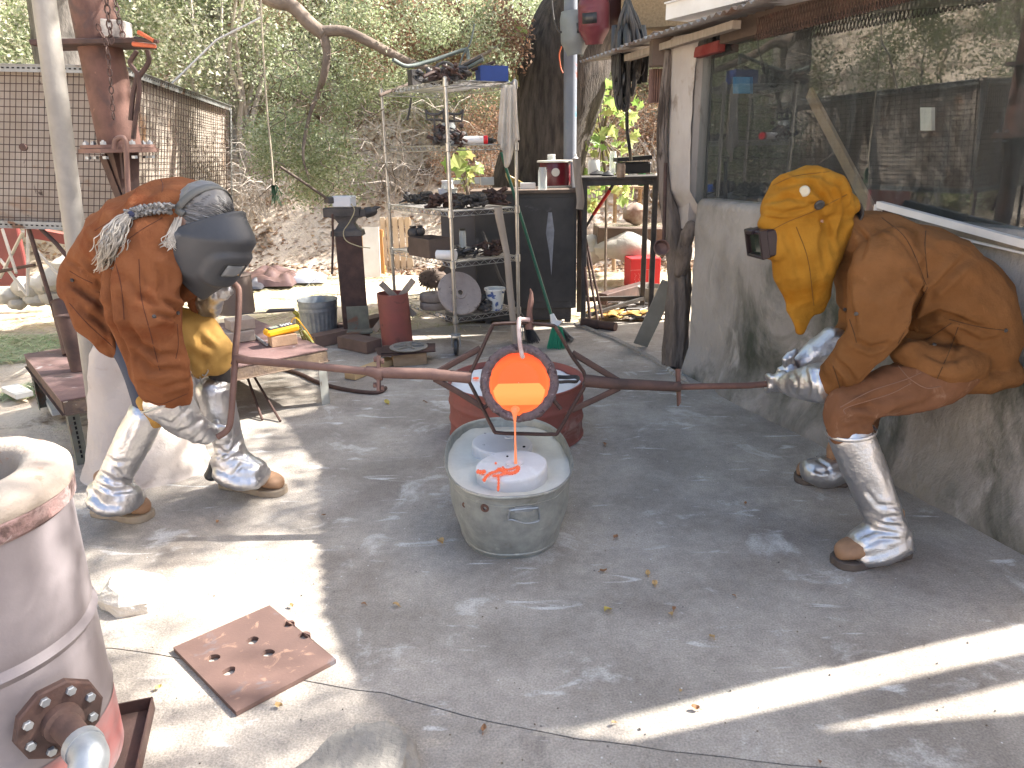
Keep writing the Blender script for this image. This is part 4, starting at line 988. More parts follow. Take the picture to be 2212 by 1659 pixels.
mb = MB(); mb.box(bc+Vector((0, 0, .1125)), (.165, .068, .006), Rm, bev=.002); obj('keypad', mb, m_black, mt_)
mb = MB(); mb.box(bc+Rm @ Vector((-.045, 0, 0))+Vector((0, 0, .1165)), (.05, .045, .003), Rm); obj('display', mb, M('lcd', (.3,.33,.27), rough=.2), mt_)
for i in range(4):
    for j in range(2):
        mb = MB(); mb.box(bc+Rm @ Vector((.002+i*.019, -.014+j*.026, 0))+Vector((0, 0, .117)), (.012, .012, .004), Rm, bev=.001); obj('button', mb, M('button_grey', (.6,.6,.6), rough=.5) if i+j == 0 else bpy.data.materials['button_grey'], mt_)
mb = MB(); cp_ = curve([at(x, y, bc.y+.05) for x, y in ((629,700),(632,690),(640,687),(652,700),(668,722),(676,735))], 5); mb.tube(cp_, .003, 6)
one('meter_lead', mb, m_yel, 'thin yellow lead curving off the meter', 'lead')
mb = MB(); P0 = [at(x, y, bc.y+.12) for x, y in ((636,674),(642,680),(645,700),(655,728),(662,742))]; P0 = [Vector(p) for p in curve(P0, 14)]; co_ = []
for i, p in enumerate(P0):
    for k in range(5): a = 2*math.pi*(i+k/5)/2.2; co_.append(p.lerp(P0[min(i+1, len(P0)-1)], k/5)+Vector((math.cos(a)*.011, 0, math.sin(a)*.011)))
mb.tube(co_, .0025, 5); mb.tube([at(655,715,bc.y+.12), at(676,742,bc.y+.1)], .011, 8)
one('coiled_cord', mb, M('olive_cord', (.25,.24,.03), rough=.6), 'coiled cord hanging beyond the table edge by the meter', 'cord')
mb = MB(); mb.tube([at(520,678,bc.y+.15), at(580,675,bc.y+.12)], .0035, 6); mb.tube([at(576,674,bc.y+.12), at(582,672,bc.y+.12), at(636,669,bc.y+.12)], [.006,.013,.011], 10)
one('probe', mb, m_black, 'black handled thermocouple probe reaching towards the furnace worker', 'probe')
mb = MB(); mb.tube([onz(541,722)+Vector((0,0,.012)), onz(577,749)+Vector((0,0,.012))], .009, 10); one('steel_rod', mb, m_galv, 'short grey steel rod lying on the low table', 'rod')
for k, (x, y, z, w_) in enumerate(((514,738,TZ,.17),(516,712,TZ+.07,.15))):
    mb = MB(); p = fl(x, y, z)+Vector((0,.03,0)); mb.box(p+Vector((0,0,.034)), (w_,.13,.066), ori(bang+.1*k), bev=.004); one('fire_block', mb, M('block%d' % k, (.36,.3,.25), (.28,.23,.19), scale=9, rough=.95, bump=.5), ['lower grey block on the low table by the handle', 'upper grey block of the two on the low table'][k], 'block')
mb = MB(); p = fl(498, 682, TZ)+Vector((0,.12,0)); mb.lathe([(.135,0),(.135,.27),(.14,.275),(.125,.28),(0,.27)], p, n=28); one('steel_drum', mb, M('brown_drum', (.12,.09,.075), (.17,.125,.1), rough=.7), 'dull brown steel drum on the table behind the handle', 'drum')
for k, (a, b) in enumerate((((532,808),(567,909)),((548,812),(606,912)))):
    mb = MB(); q = fl(*b); p = at(*a, q.y+.28); mb.tube([p, q+Vector((0,0,.006))], .0075, 8); one('steel_bar', mb, m_rustD, ['left of two dark bars leaning under the low table', 'right of two dark bars leaning under the low table'][k], 'bar')
mb = MB(); mb.tube(curve([fl(x, y, .012) for x, y in ((560,785),(640,805),(690,827),(750,842),(800,848),(822,846),(833,838))], 5), .0135, 8); one('bent_bar', mb, m_rustD, 'bent rusty bar lying on the floor below the shank', 'bar')
# ---- dry leaves on the floor
spots_ = [(952,1173,22,1),(1330,1163,14,0),(1303,1236,16,0),(1399,1242,15,1),(1414,1264,17,1),(1312,1321,22,2),(1449,1330,14,1),(1537,1379,16,1),(1045,1578,18,0),(1502,1533,18,0),(1326,1565,12,1),(856,1310,16,1),(786,1308,11,0),
          (1306,962,13,0),(343,1489,15,2),(603,1528,18,1),(836,872,16,2),(918,870,9,0),(1456,1318,12,0),(1470,1496,10,1),(630,1312,13,1),(1610,1090,9,0),(700,1115,9,0),(1130,762,8,0),(1770,1650,13,0),(1585,1290,9,0),(470,1130,9,0)]
mleaf = [M('fallen_leaf_brown', (.3,.15,.07), (.22,.11,.05), scale=30, rough=.7), M('fallen_leaf_tan', (.45,.3,.13), (.36,.22,.09), scale=30, rough=.7), M('fallen_leaf_yellow', (.5,.4,.1), (.42,.31,.07), scale=30, rough=.7)]
where = ['left of the zinc tub', 'right of the zinc tub', 'in front of the tub to the right', 'right of the tub, upper of a pair', 'right of the tub, lower of a pair', 'at the middle of the floor', 'at the middle right of the floor', 'right of the middle of the floor', 'near the bottom joint at centre', 'in the sunlit strip', 'left of the sunlit strip', 'near the white scuff left of centre', 'near the edge of the sun patch', 'beside the red drum', 'beside the furnace', 'at the near edge of the steel plate', 'below the shank left of the ring', 'near the left arm of the shank', 'beside the middle right leaf', 'left of the band of light', 'on the corner of the sun patch', 'by the foot of the mouldy wall', 'beyond the patch of sun', 'near the broom', 'at the bottom right corner', 'right of the pair of leaves', 'by the left boot']
for i, (x, y, s, c) in enumerate(spots_):
    p = fl(x, y, .002); sz = s*mpp(p)*.95; rnd = random.Random(i); a = rnd.uniform(0, 6.28); mb = MB()
    d = Vector((math.cos(a), math.sin(a), rnd.uniform(-.1, .3))); e = Vector((-math.sin(a), math.cos(a), rnd.uniform(-.3, .3)))
    def P(u, v): w_ = math.sin(math.pi*min(1, u*.9+.08))**.8; return p+d*(u-.5)*sz+e*(v-.5)*sz*.75*w_+Vector((0, 0, .006+abs(v-.5)*sz*.5+.12*sz*math.sin(u*5+i)))
    mb.sheet(P, 7, 5); mb.tube([p+d*(-.5)*sz+Vector((0,0,.006)), p+d*(-.75)*sz+Vector((0,0,.004))], .0012, 4)
    one('dry_leaf', mb, mleaf[c], 'small curled dry leaf lying %s' % where[i], 'leaf', group='dry leaves on the floor')
# ============================================================ THE POUR
RN = Vector((0, .955, -.296)).normalized(); RC = at(1127, 823, 2.80)
def rp(x, y, off=0.0):
    d = ray(x, y); c = RC+RN*off; return CAM+d*((c-CAM).dot(RN)/d.dot(RN))
# oval tub
UZ = .285; near = fl(1108, 1078, UZ); far = fl(1092, 908, UZ); lf = fl(967, 965, UZ); rt = fl(1237, 1010, UZ)
TC = Vector(((lf.x+rt.x)/2, (near.y+far.y)/2, 0)); HL = (far.y-near.y)/2; HW = (rt.x-lf.x)/2*.985
rotT = math.atan2(-(near.x-far.x), (far.y-near.y))*-.0+.06
def oval(a, kx_, ky_, z, e=2.5):
    c, s = math.cos(a), math.sin(a); x = math.copysign(abs(c)**(2/e), c)*kx_; y = math.copysign(abs(s)**(2/e), s)*ky_
    return TC+Vector((x*math.cos(rotT)-y*math.sin(rotT), x*math.sin(rotT)+y*math.cos(rotT), z))
tub = thing('zinc_tub', 'oval galvanised washtub of sand holding two plaster moulds', 'tub', TC)
n = 72; prof = []
for i in range(60):
    z = UZ*i/59; k = .80+.20*(z/UZ)
    r = k
    for zc, am in ((.175, .022), (.155, -.008), (.135, .022), (.02, .018)): r += am*math.exp(-((z-zc)/.007)**2)
    prof.append((r, z))
prof += [(1.018, UZ+.002), (1.03, UZ+.008), (1.022, UZ+.014), (1.0, UZ+.012), (.985, UZ), (.96, .15), (.82, .02)]
mb = MB(); vs = [oval(2*math.pi*k/n, HW*r, HL*r, z) for (r, z) in prof for k in range(n)]
fs = [(i*n+k, i*n+(k+1) % n, (i+1)*n+(k+1) % n, (i+1)*n+k) for i in range(len(prof)-1) for k in range(n)]; fs.append(tuple(range(n))[::-1])
mb.add(vs, fs); obj('shell', mb, m_tub, tub, ang=70)
mb = MB(); a0 = -math.pi/2+.03
hz_ = .215; hp = [oval(a0+s, HW*.975, HL*.975, z)+Vector((0, -.012, 0)) for s, z in ((-.17,.225),(-.185,.19),(-.17,.165),(-.1,.158),(.1,.158),(.17,.165),(.185,.19),(.17,.225))]
hp = [fl(x, y, .2) for x, y in ()] or None
def tubface(x, y, off=.012):
    # point on the near outside of the tub seen at this pixel
    d = ray(x, y); best = None
    for k in range(400):
        a = math.pi+math.pi*k/400
        for z in (.14, .16, .18, .2, .22, .24):
            p = oval(a, HW*(.8+.2*z/UZ), HL*(.8+.2*z/UZ), z); q = project(np.array([p]))[0]; e_ = (q[0]-x)**2+(q[1]-y)**2
            if best is None or e_ < best[0]: best = (e_, p)
    p = best[1]; o = (p-TC); o.z = 0; return p+o.normalized()*off
hp = [tubface(x, y, o) for x, y, o in ((1098,1086,.006),(1100,1103,.012),(1098,1114,.014),(1106,1121,.016),(1132,1122,.016),(1158,1119,.016),(1163,1112,.014),(1162,1098,.012),(1156,1086,.006))]
h_ = obj('handle', MB().tube(curve(hp, 5), .0035, 8), m_galv, tub)
mb = MB(); pa = tubface(1110, 1082, .006); pb = tubface(1148, 1080, .006); mb.beam(pa, pb, .006, .022); mb.tube([tubface(1098,1087,.009), tubface(1158,1085,.009)], .006, 8); obj('handle_bracket', mb, m_galv, tub)
for (x, y, r) in ((1049,1093,.017),(1006,1088,.012)):
    mb = MB(); p = tubface(x, y, .002); o = (p-TC); o.z = 0; Rr = Vector((0,0,1)).rotation_difference(o.normalized()).to_matrix()
    mb.lathe([(r, 0), (r*.9, .004), (r*.4, .005), (r*.35, .0), (0, 0)], p, Rr, n=16); setp(obj('rust_ring', mb, m_rust, tub), 'round rusty drain plug on the tub side')
# sand
def sandz(x, y): return .248+.015*mnoise.fractal(Vector((x*5, y*5, 1)), 1, 2, 4)
mb = MB()
def P(s, t):
    p = oval(2*math.pi*s, HW*.985*t, HL*.985*t, 0); return Vector((p.x, p.y, sandz(p.x, p.y)+.012*t**6))
mb.sheet(P, 73, 26); m_sand = M('white_sand', (.66,.63,.55), (.58,.55,.48), scale=9, rough=.95, bump=.4, bscale=120, bdist=.004, spots=((.5,.46,.38), 6, .6, .1))
setp(obj('sand', mb, m_sand, tub, ang=180), 'white sand packed round the moulds')
m_invest = M('plaster_investment', (.68,.66,.65), (.6,.575,.56), scale=4, rough=.85, bump=.15, spots=((.45,.42,.42), 7, .62, .08), spots2=((.76,.75,.74), 3, .55, .1))
def mould(c, r, h, tilt, label, holes):
    t = thing('plaster_mould', label, 'mould', c-Vector((0, 0, h))); R = Matrix.Rotation(tilt[0], 3, 'X') @ Matrix.Rotation(tilt[1], 3, 'Y')
    mb = MB(); mb.lathe([(r*.98, -h), (r, -.012), (r*.985, -.003), (r*.96, 0), (.0005, 0)], c, R, n=48)
    co = np.array(mb.v)
    for i in range(len(co)):
        nn = mnoise.fractal(Vector(co[i])*9, 1, 2, 4)*.004; d = Vector(co[i])-c; d.z = 0
        if d.length > 1e-4: d.normalize(); co[i] += np.array(d)*nn
    mb.v = [tuple(p) for p in co]; obj('body', mb, m_invest, t)
    for (x, y, rr) in holes:
        p = fl(x, y, c.z+.0); mb = MB(); mb.lathe([(rr, -.0005), (rr*.9, .0035), (rr*.55, .0015), (.0005, .001)], p+Vector((0,0,.001)), n=14); obj('vent_hole', mb, m_hole_shade if rr < .012 else m_invest, t)  # small vents get the painted hole shade
    return t
mc1 = fl(1104, 1004, .305); mould(mc1, .138, .11, (.03, -.06), 'front round plaster mould receiving the molten metal', [(1096,987,.005),(1132,966,.006)])
mc2 = fl(1085, 955, .285); mould(mc2, .128, .09, (.0, .05), 'rear round plaster mould in the tub behind the stream', [(1029,951,.006),(1045,963,.006),(1100,945,.02),(1048,938,.005)])
mb = MB(); cup = fl(1112, 1002, .306); mb.lathe([(.036, -.004), (.034, .006), (.024, .004), (.015, -.003), (.0005, -.004)], cup, n=24); one('sprue_cup', mb, m_invest, 'shallow pouring cup on the front mould', 'cup')
# molten metal materials
def glow(name, c, s):
    m = bpy.data.materials.new(name); m.use_nodes = True; b = m.node_tree.nodes['Principled BSDF']
    b.inputs['Base Color'].default_value = (.02, .005, .002, 1); b.inputs['Emission Color'].default_value = (*c, 1); b.inputs['Emission Strength'].default_value = s; b.inputs['Roughness'].default_value = .4; return m
EXPK = 1/(2**S.view_settings.exposure)
def heatmat(name, stops, axis, z0, z1, k):
    """temperature gradient of the glowing clay itself along one axis"""
    m = bpy.data.materials.new(name); m.use_nodes = True; t = m.node_tree; b = t.nodes['Principled BSDF']
    g = t.nodes.new('ShaderNodeNewGeometry'); s = t.nodes.new('ShaderNodeSeparateXYZ'); mr = t.nodes.new('ShaderNodeMapRange'); cr = t.nodes.new('ShaderNodeValToRGB'); nz = t.nodes.new('ShaderNodeTexNoise'); ad = t.nodes.new('ShaderNodeMath')
    t.links.new(g.outputs['Position'], s.inputs[0]); mr.inputs[1].default_value = z0; mr.inputs[2].default_value = z1
    mp = t.nodes.new('ShaderNodeMapping'); mp.inputs['Scale'].default_value = (1, 1, 6); t.links.new(g.outputs['Position'], mp.inputs[0]); t.links.new(mp.outputs[0], nz.inputs['Vector'])
    nz.inputs['Scale'].default_value = 14; ad.operation = 'MULTIPLY_ADD'; ad.inputs[1].default_value = (z1-z0)*.25; t.links.new(nz.outputs[0], ad.inputs[0]); t.links.new(s.outputs[axis], ad.inputs[2])
    t.links.new(ad.outputs[0], mr.inputs[0]); t.links.new(mr.outputs[0], cr.inputs[0])
    for i, (p, c) in enumerate(stops):
        e = cr.color_ramp.elements[i] if i < 2 else cr.color_ramp.elements.new(p)
        e.position = p; e.color = (*c, 1)
    b.inputs['Base Color'].default_value = (.05, .01, .004, 1); t.links.new(cr.outputs[0], b.inputs['Emission Color']); b.inputs['Emission Strength'].default_value = k; b.inputs['Roughness'].default_value = .6
    return m
m_stream = glow('molten_stream', (1, .26, .1), EXPK*1.2)
m_melt = heatmat('molten_bronze', [(0, (1,.16,.04)), (1, (1,.38,.11)), (.45, (1,.26,.06))], 1, 2.60, 2.93, EXPK*1.4)
# crucible: mouth faces the camera, axis runs away and down
MC_ = rp(1122, 827, -.045); ri = .118; ro = .150
# stationary frame: local z = out of the mouth
ez = -RN; ex = Vector((1, 0, 0)); ey = ez.cross(ex); Rc = Matrix((ex, ey, ez)).transposed()
cr_ = thing('crucible', 'glowing clay graphite crucible tipped to pour from its lip', 'crucible', MC_)
m_crus = M('crusted_clay', (.105,.075,.08), (.17,.125,.13), scale=30, rough=.75, bump=1.0, bscale=120, bdist=.01, spots=((.05,.03,.035), 30, .55, .08), spots2=((.3,.25,.27), 55, .63, .06))
n = 64
def ring_prof(prof, rough_amp, seed):
    vs = []
    for (r, z) in prof:
        for k in range(n):
            a = 2*math.pi*k/n; q = Vector((r*math.cos(a), r*math.sin(a), z)); nn = mnoise.noise(q*45+Vector((seed,0,0)))*rough_amp+mnoise.noise(q*110)*rough_amp*.6
            lip = math.exp(-((a-3*math.pi/2+.06)/.1)**2)
            rr = r+nn; zz = z+nn*.5
            if r < ri+.022: rr += lip*.014
            else: zz -= lip*.003
            vs.append(MC_+Rc @ Vector((rr*math.cos(a), rr*math.sin(a), zz)))
    return vs, [(i*n+k, i*n+(k+1) % n, (i+1)*n+(k+1) % n, (i+1)*n+k) for i in range(len(prof)-1) for k in range(n)]
pr = [(ro-.012, -.10), (ro, -.05), (ro+.003, -.02), (ro, -.002), (ro-.008, .006), (ro-.018, .008), (ri+.006, .004), (ri, -.004), (ri, -.012)]
# finer ring for a crusty look
q = [tuple(p) for p in curve(pr, 4)]
mb = MB(); n = 160; mb.add(*ring_prof(q, .0045, 2)); obj('rim', mb, m_crus, cr_, ang=180)
n = 48; mb = MB(); mb.add(*ring_prof([(ro-.012, -.10), (ro-.004, -.2), (.12, -.3), (.085, -.345), (.001, -.35)], .001, 5)); obj('shell', mb, m_crus, cr_)
m_hot = heatmat('glowing_wall', [(0, (1,.035,.015)), (1, (1,.15,.045)), (.6, (1,.075,.028))], 2, .75, .57, EXPK*1.3)
mb = MB(); mb.add(*ring_prof([(ri+.001, -.010), (ri-.002, -.03), (ri-.004, -.1), (ri-.006, -.2), (ri-.03, -.28), (.001, -.30)], .0004, 5)); setp(obj('inner_wall', mb, m_hot, cr_), 'orange hot inner wall of the crucible')
# pool of metal: horizontal plane at lip level clipped inside the crucible
lipz = (MC_+Rc @ Vector((0, -ri, 0))).z+.026
vs = []; nn_ = 26
mb = MB(); rows = []
for j in range(22):
    s = -.012-(.27)*j/21       # depth along the axis
    ctr = MC_+Rc @ Vector((0, 0, s)); rr = ri+.003 if s > -.2 else ri-.012
    # height of plane in the local ey coordinate at this depth
    yl = (lipz-ctr.z)/ey.z
    if abs(yl) >= rr: continue
    hw = math.sqrt(rr*rr-yl*yl); rows.append([ctr+ey*yl+ex*(hw*(2*i/nn_-1)) for i in range(nn_+1)])
vs = [p for r_ in rows for p in r_]; fs = [(j*(nn_+1)+i, j*(nn_+1)+i+1, (j+1)*(nn_+1)+i+1, (j+1)*(nn_+1)+i) for j in range(len(rows)-1) for i in range(nn_)]
mb.add(vs, fs); one('molten_metal', mb, m_melt, 'level pool of yellow hot molten metal inside the crucible', 'molten metal', ang=180)
# stream
l0 = MC_+Rc @ Vector((-.013, -ri+.0, .0)); lp = rp(1112, 898, -.055)
end = Vector((lp.x, cup.y, .306)); q = [(*(MC_+Rc @ Vector((-.012, -ri+.014, -.03))), .012), (*(lp+Vector((0, .01, .02))), .015), (*(lp+Vector((0, 0, .004))), .009), (*(lp+Vector((.0, -.01, -.03))), .0042), (*(lp.lerp(end, .5)+Vector((0, -.004, 0))), .0036), (*(lp.lerp(end, .8)), .0048), (*end, .0055)]
q = curve(q, 6); mb = MB(); mb.tube([p[:3] for p in q], [p[3] for p in q], 12); one('molten_stream', mb, m_stream, 'thin orange stream falling from crucible lip into mould', 'molten metal', loc=end)
m_splash = glow('spilled_bronze', (1, .17, .07), EXPK*.85)
mb = MB()
def sp_(pts, w, z=.309, jitter=.3):
    P0 = [Vector(fl(x, y, z)) for x, y in pts]; P0 = [Vector(p) for p in curve(P0, 5)]; mb.tube(P0, [w*(.5+.7*abs(math.sin(i*1.3))) for i in range(len(P0))], 8)
sp_([(1078,1012),(1072,1018),(1060,1022),(1050,1030),(1046,1038)], .0055); sp_([(1078,1012),(1092,1020),(1104,1022),(1116,1018),(1120,1010)], .007); sp_([(1092,1022),(1080,1026),(1064,1028)], .005)
sp_([(1085,1008),(1092,1014),(1108,1012),(1120,1006)], .004); sp_([(1030,1018),(1040,1020),(1048,1018)], .008); sp_([(1076,1028),(1077,1040),(1076,1060)], .0045, .303)
sp_([(1070,1000),(1072,1001)], .004); mb.ball(fl(1036,1019,.309), (.014,.01,.004), 12); mb.ball(fl(1046,1036,.309), (.008,.008,.004), 10)
one('spilled_metal', mb, m_splash, 'branching orange spill of hot metal on the front mould', 'spilled metal')
# shank: ring, struts, bars, handles
sh = thing('pouring_shank', 'rusty two person pouring shank with hexagonal ring and long handles', 'pouring shank', rp(1127, 700))
def bar(pts, r, mat, name, parent, k=1, n=10, off=0):
    P0 = [rp(x, y, off) for x, y in pts]
    mb = MB(); mb.tube(curve(P0, k) if k > 1 else P0, r, n); return obj(name, mb, mat, parent)
ringp = [(1010,818),(1036,765),(1062,708),(1074,700),(1132,698),(1190,703),(1203,712),(1236,770),(1266,820),(1236,880),(1206,932),(1194,938),(1132,937),(1076,935),(1065,926),(1038,872)]
R0 = [rp(x, y) for x, y in ringp]; mb = MB()
qq = curve([tuple(p) for p in R0+R0[:1]], 3)[:-1]; mb.tube(qq, [(.0075, .015)]*len(qq), 8, closed=True, ref=RN); obj('ring', mb, m_rustD, sh)
for pts in (((938,808),(985,781),(1038,752)), ((938,818),(990,847),(1042,879)), ((1338,824),(1290,795),(1236,762)), ((1338,838),(1290,861),(1234,886))):
    bar(pts, [(.0075,.013)]*3, m_rustD, 'strut', sh, n=8)
bar(((1062,868),(1040,886)), .008, m_rustD, 'prong', sh); bar(((1194,862),(1212,884)), .008, m_rustD, 'prong', sh)
bar(((1018,816),(930,808),(822,805)), [.024,.023,.022], m_rustP, 'socket', sh, n=16)
bar(((826,808),(818,808),(810,804),(790,800)), [.026,.027,.024,.018], m_rustP, 'coupling', sh, n=14)
LB = [rp(800,803), rp(660,789), rp(540,779), rp(516,777)]
bar(((800,803),(660,789),(540,779),(514,776)), [.0155]*4, m_rustP, 'left_bar', sh, n=14)
mb = MB(); a = rp(818, 768); b = rp(818, 845); mb.beam(a, b, .012, .03, up=RN); 
for (x, y) in ((811,776),(826,780),(810,832),(826,838)): mb.lathe([(.011,-.006),(.011,.006),(0,.006)], rp(x, y), Matrix.Rotation(rad(90), 3, 'Y'), n=6)
obj('clamp_plate', mb, m_rustP, sh, smooth=False)
bar(((1262,822),(1330,829),(1400,832),(1470,836)), [.026,.023,.021,.02], m_rustD, 'right_socket', sh, n=16)
bar(((1462,836),(1550,834),(1615,833),(1725,824)), [.0125]*4, m_rust, 'right_bar', sh, n=12)
mb = MB(); mb.slab([rp(x, y) for x, y in ((1462,797),(1470,797),(1471,870),(1466,878))], RN*.03); obj('stop_blade', mb, m_rust, sh, smooth=False)
# left T handle
hd = [(446,622),(470,614),(500,612),(511,618),(516,634),(514,700),(508,762),(507,790),(503,850),(499,900),(495,922),(486,934),(470,944)]
P0 = [rp(x, y) for x, y in hd]; mb = MB(); mb.tube(curve([tuple(p) for p in P0], 4), .0125, 12); mb.tube([rp(532,778), rp(510,772), rp(506,788)], [.017,.02,.015], 10); obj('cross_handle', mb, m_rustP, sh)
# top clamp
mb = MB(); mb.tube([rp(1143,712,.0), rp(1144,690,.0), rp(1144,670), rp(1147,652), rp(1148,632), rp(1145,624)], [.018,.014,.011,.012,.006,.003], 8); obj('latch_post', mb, m_rust, sh)
m_wht = M('ash_crusted', (.55,.45,.42), (.35,.22,.2), scale=25, rough=.8)
hk = [rp(1144,691,-.02), rp(1128,690,-.03), rp(1121,692,-.04), rp(1122,730,-.06), rp(1127,765,-.075), rp(1130,772,-.07)]
mb = MB(); mb.tube(curve([tuple(p) for p in hk], 4), .0085, 8); obj('retaining_hook', mb, m_wht, sh)
# red drum with white powder behind
DC = Vector((.02, 3.74, 0)); dr = .352; dh = .30
t = thing('cut_down_drum', 'cut down red rusty drum full of white powder behind tub', 'drum', DC)
prof = [(dr, 0), (dr+.008, .006), (dr, .014)]
for i in range(30):
    z = .014+(dh-.02)*i/29; r = dr+.007*math.exp(-((z-.1)/.012)**2)+.007*math.exp(-((z-.2)/.012)**2); prof.append((r, z))
prof += [(dr+.006, dh), (dr+.006, dh+.008), (dr-.002, dh+.008), (dr-.006, dh-.03)]
mb = MB(); mb.lathe(prof, DC, n=80, cap=False); obj('body', mb, m_redR, t)
mb = MB()
def P(s, u): a = 2*math.pi*s; r = dr*.985*u; x = DC.x+r*math.cos(a); y = DC.y+r*math.sin(a); return Vector((x, y, dh-.012+.014*mnoise.fractal(Vector((x*5, y*5, 6)), 1, 2, 4)-.014*u**8))
mb.sheet(P, 73, 20); obj('powder', mb, M('white_powder', (.72,.72,.73), (.66,.65,.64), scale=6, rough=.95, bump=.2), t, ang=180)
mb = MB(); c = fl(1225, 822, dh+.012)
for k in range(3): mb.tube([c+Vector((math.cos(a)*(.055+.004*k), math.sin(a)*(.045+.004*k), .006*k+.004*math.sin(3*a))) for a in [2*math.pi*i/24 for i in range(24)]], .004, 6, closed=True)
one('wire_coil', mb, m_iron, 'coil of dark wire lying on the white powder', 'wire')
mb = MB(); mb.ball(fl(1028, 817, dh+.008), (.018, .014, .006), 12); one('metal_drop', mb, m_splash, 'glowing orange drop of metal on the white powder', 'metal drop')
# ============================================================ PEOPLE
def limbshape(mb, ps, k=5, n=18):
    """ps: (px x, px y, Y, r px[, depth r px]) -> closed elliptical limb"""
    q = []
    for p in ps:
        w = at(p[0], p[1], p[2]); m = mpp(w); q.append((*w, p[3]*m, (p[4] if len(p) > 4 else p[3])*m))
    q = curve(q, k)
    P0 = [Vector(a[:3]) for a in q]; R0 = [(a[3], a[4]) for a in q]
    # rounded ends
    d0 = (P0[0]-P0[1]).normalized(); d1 = (P0[-1]-P0[-2]).normalized(); a, b = R0[0]; c, d = R0[-1]
    for s in (.5, .8, .95): P0.insert(0, Vector(q[0][:3])+d0*a*.7*s); R0.insert(0, (a*math.sqrt(1-s*s), b*math.sqrt(1-s*s)))
    for s in (.5, .8, .95): P0.append(Vector(q[-1][:3])+d1*c*.7*s); R0.append((c*math.sqrt(1-s*s), d*math.sqrt(1-s*s)))
    mb.tube(P0, R0, n, ref=(0, 1, 0)); return mb
def grip(mb, c, axis, palm, r=.028, fr=.0125, sp=.024, arc=4.3, thumb=True):
    """four fingers of unequal length curled round a bar, thumb closing the other way"""
    axis = axis.normalized(); u = (palm-axis*palm.dot(axis)).normalized(); v = axis.cross(u)
    for i, (ln, off) in enumerate(((.93, -1.5), (1.0, -.5), (.97, .5), (.8, 1.5))):
        o = c+axis*off*sp; pts = [o+u*(r*1.9)-v*.012]
        for k in range(9): a = -.35+arc*ln*k/8; pts.append(o+(u*math.cos(a)+v*math.sin(a))*(r*(1+.03*(k in (3, 6)))))
        mb.tube(pts, [fr*1.1]+[fr*(1.05-.03*k) for k in range(9)], 10); mb.ball(pts[-1], fr*.8, 8)
    if thumb:
        o = c-axis*1.1*sp; pts = [o+u*(r*2.0)-axis*.01, o+u*r*1.25-v*.022-axis*.012, o+u*r*.3-v*r*1.15-axis*.004, o-u*r*.5-v*r*1.05+axis*.012]
        mb.tube(curve(pts, 3), fr*1.1, 10); mb.ball(pts[-1], fr*1.05, 8)
    mb.box(c+u*(r*1.75), (.03, .05, .03)); mb.ball(c+u*(r*1.9), (sp*2.1, sp*2.1, sp*2.1) if False else .036, 12)
    return mb
m_jackL = M('rust_orange_suede', (.14,.05,.021), (.195,.076,.033), scale=5, rough=.95, bump=.55, bscale=30, bdist=.012, detail=10, spots=((.14,.04,.015), 4, .54, .16), spots2=((.36,.15,.07), 9, .66, .1), spec=.12)
m_jackR = M('brown_suede', (.135,.06,.021), (.185,.086,.033), scale=5, rough=.95, bump=.55, bscale=30, bdist=.012, detail=10, spots=((.1,.042,.012), 4, .55, .16), spots2=((.27,.14,.06), 7, .66, .1), spec=.15)
m_hood = M('mustard_suede', (.235,.108,.012), (.32,.155,.02), scale=6, rough=.95, bump=.5, bscale=30, bdist=.012, spots=((.24,.095,.006), 4.5, .54, .14), spec=.15)
m_yleather = M('yellow_leather', (.4,.235,.06), (.33,.175,.035), scale=6, rough=.85, bump=.2, bscale=120, bdist=.003, spots=((.24,.115,.022), 5, .54, .12))
m_pants = M('brown_work_trousers', (.13,.06,.03), (.18,.088,.05), scale=6, rough=.95, bump=.3, bscale=150, bdist=.002, spots=((.25,.15,.1), 16, .58, .2), spec=.1)
m_alu = M('aluminised_cloth', (.6,.6,.61), (.48,.48,.5), scale=10, rough=.33, metal=.92, bump=.8, bscale=110, bdist=.003, rvar=.12)
m_boot = M('tan_boot_leather', (.3,.175,.1), (.2,.11,.06), scale=8, rough=.7, bump=.2, spots=((.4,.3,.2), 7, .6, .12))
m_sole = M('pale_sole', (.32,.26,.19), (.24,.19,.14), scale=20, rough=.85)
m_soleD = M('dark_sole', (.06,.045,.04), (.1,.08,.065), scale=20, rough=.85)
m_hair = M('grey_hair', (.14,.135,.13), (.06,.057,.055), scale=22, rough=.5, rand=[(.045,.04,.038),(.13,.125,.12),(.24,.23,.22),(.08,.075,.07)])
m_hairL = M('light_grey_hair', (.5,.46,.4), rough=.5, rand=[(.13,.115,.1),(.27,.24,.2),(.42,.385,.33),(.2,.18,.155)])
m_helm = M('charcoal_helmet', (.03,.032,.037), (.045,.047,.052), scale=6, rough=.55, bump=.05, spots=((.1,.1,.1), 14, .64, .08), spec=.5)
m_skin = M('skin', (.42,.25,.18), rough=.6)
m_under = M('dark_underclothes', (.035,.03,.03), rough=.95)
m_strap = M('grey_strap', (.09,.09,.085), (.12,.12,.11), rough=.7)
m_stitch = M('stitching', (.4,.22,.1), rough=.9)
def clothmesh(shapes, voxel, it, fn, name, mat, parent, **k):
    mb = MB()
    for s in shapes: limbshape(mb, s) if not callable(s) else s(mb)
    co, fs = fuse(mb, voxel, it, .5, fn)
    return obj(name, (co, fs), mat, parent, ang=180, **k)
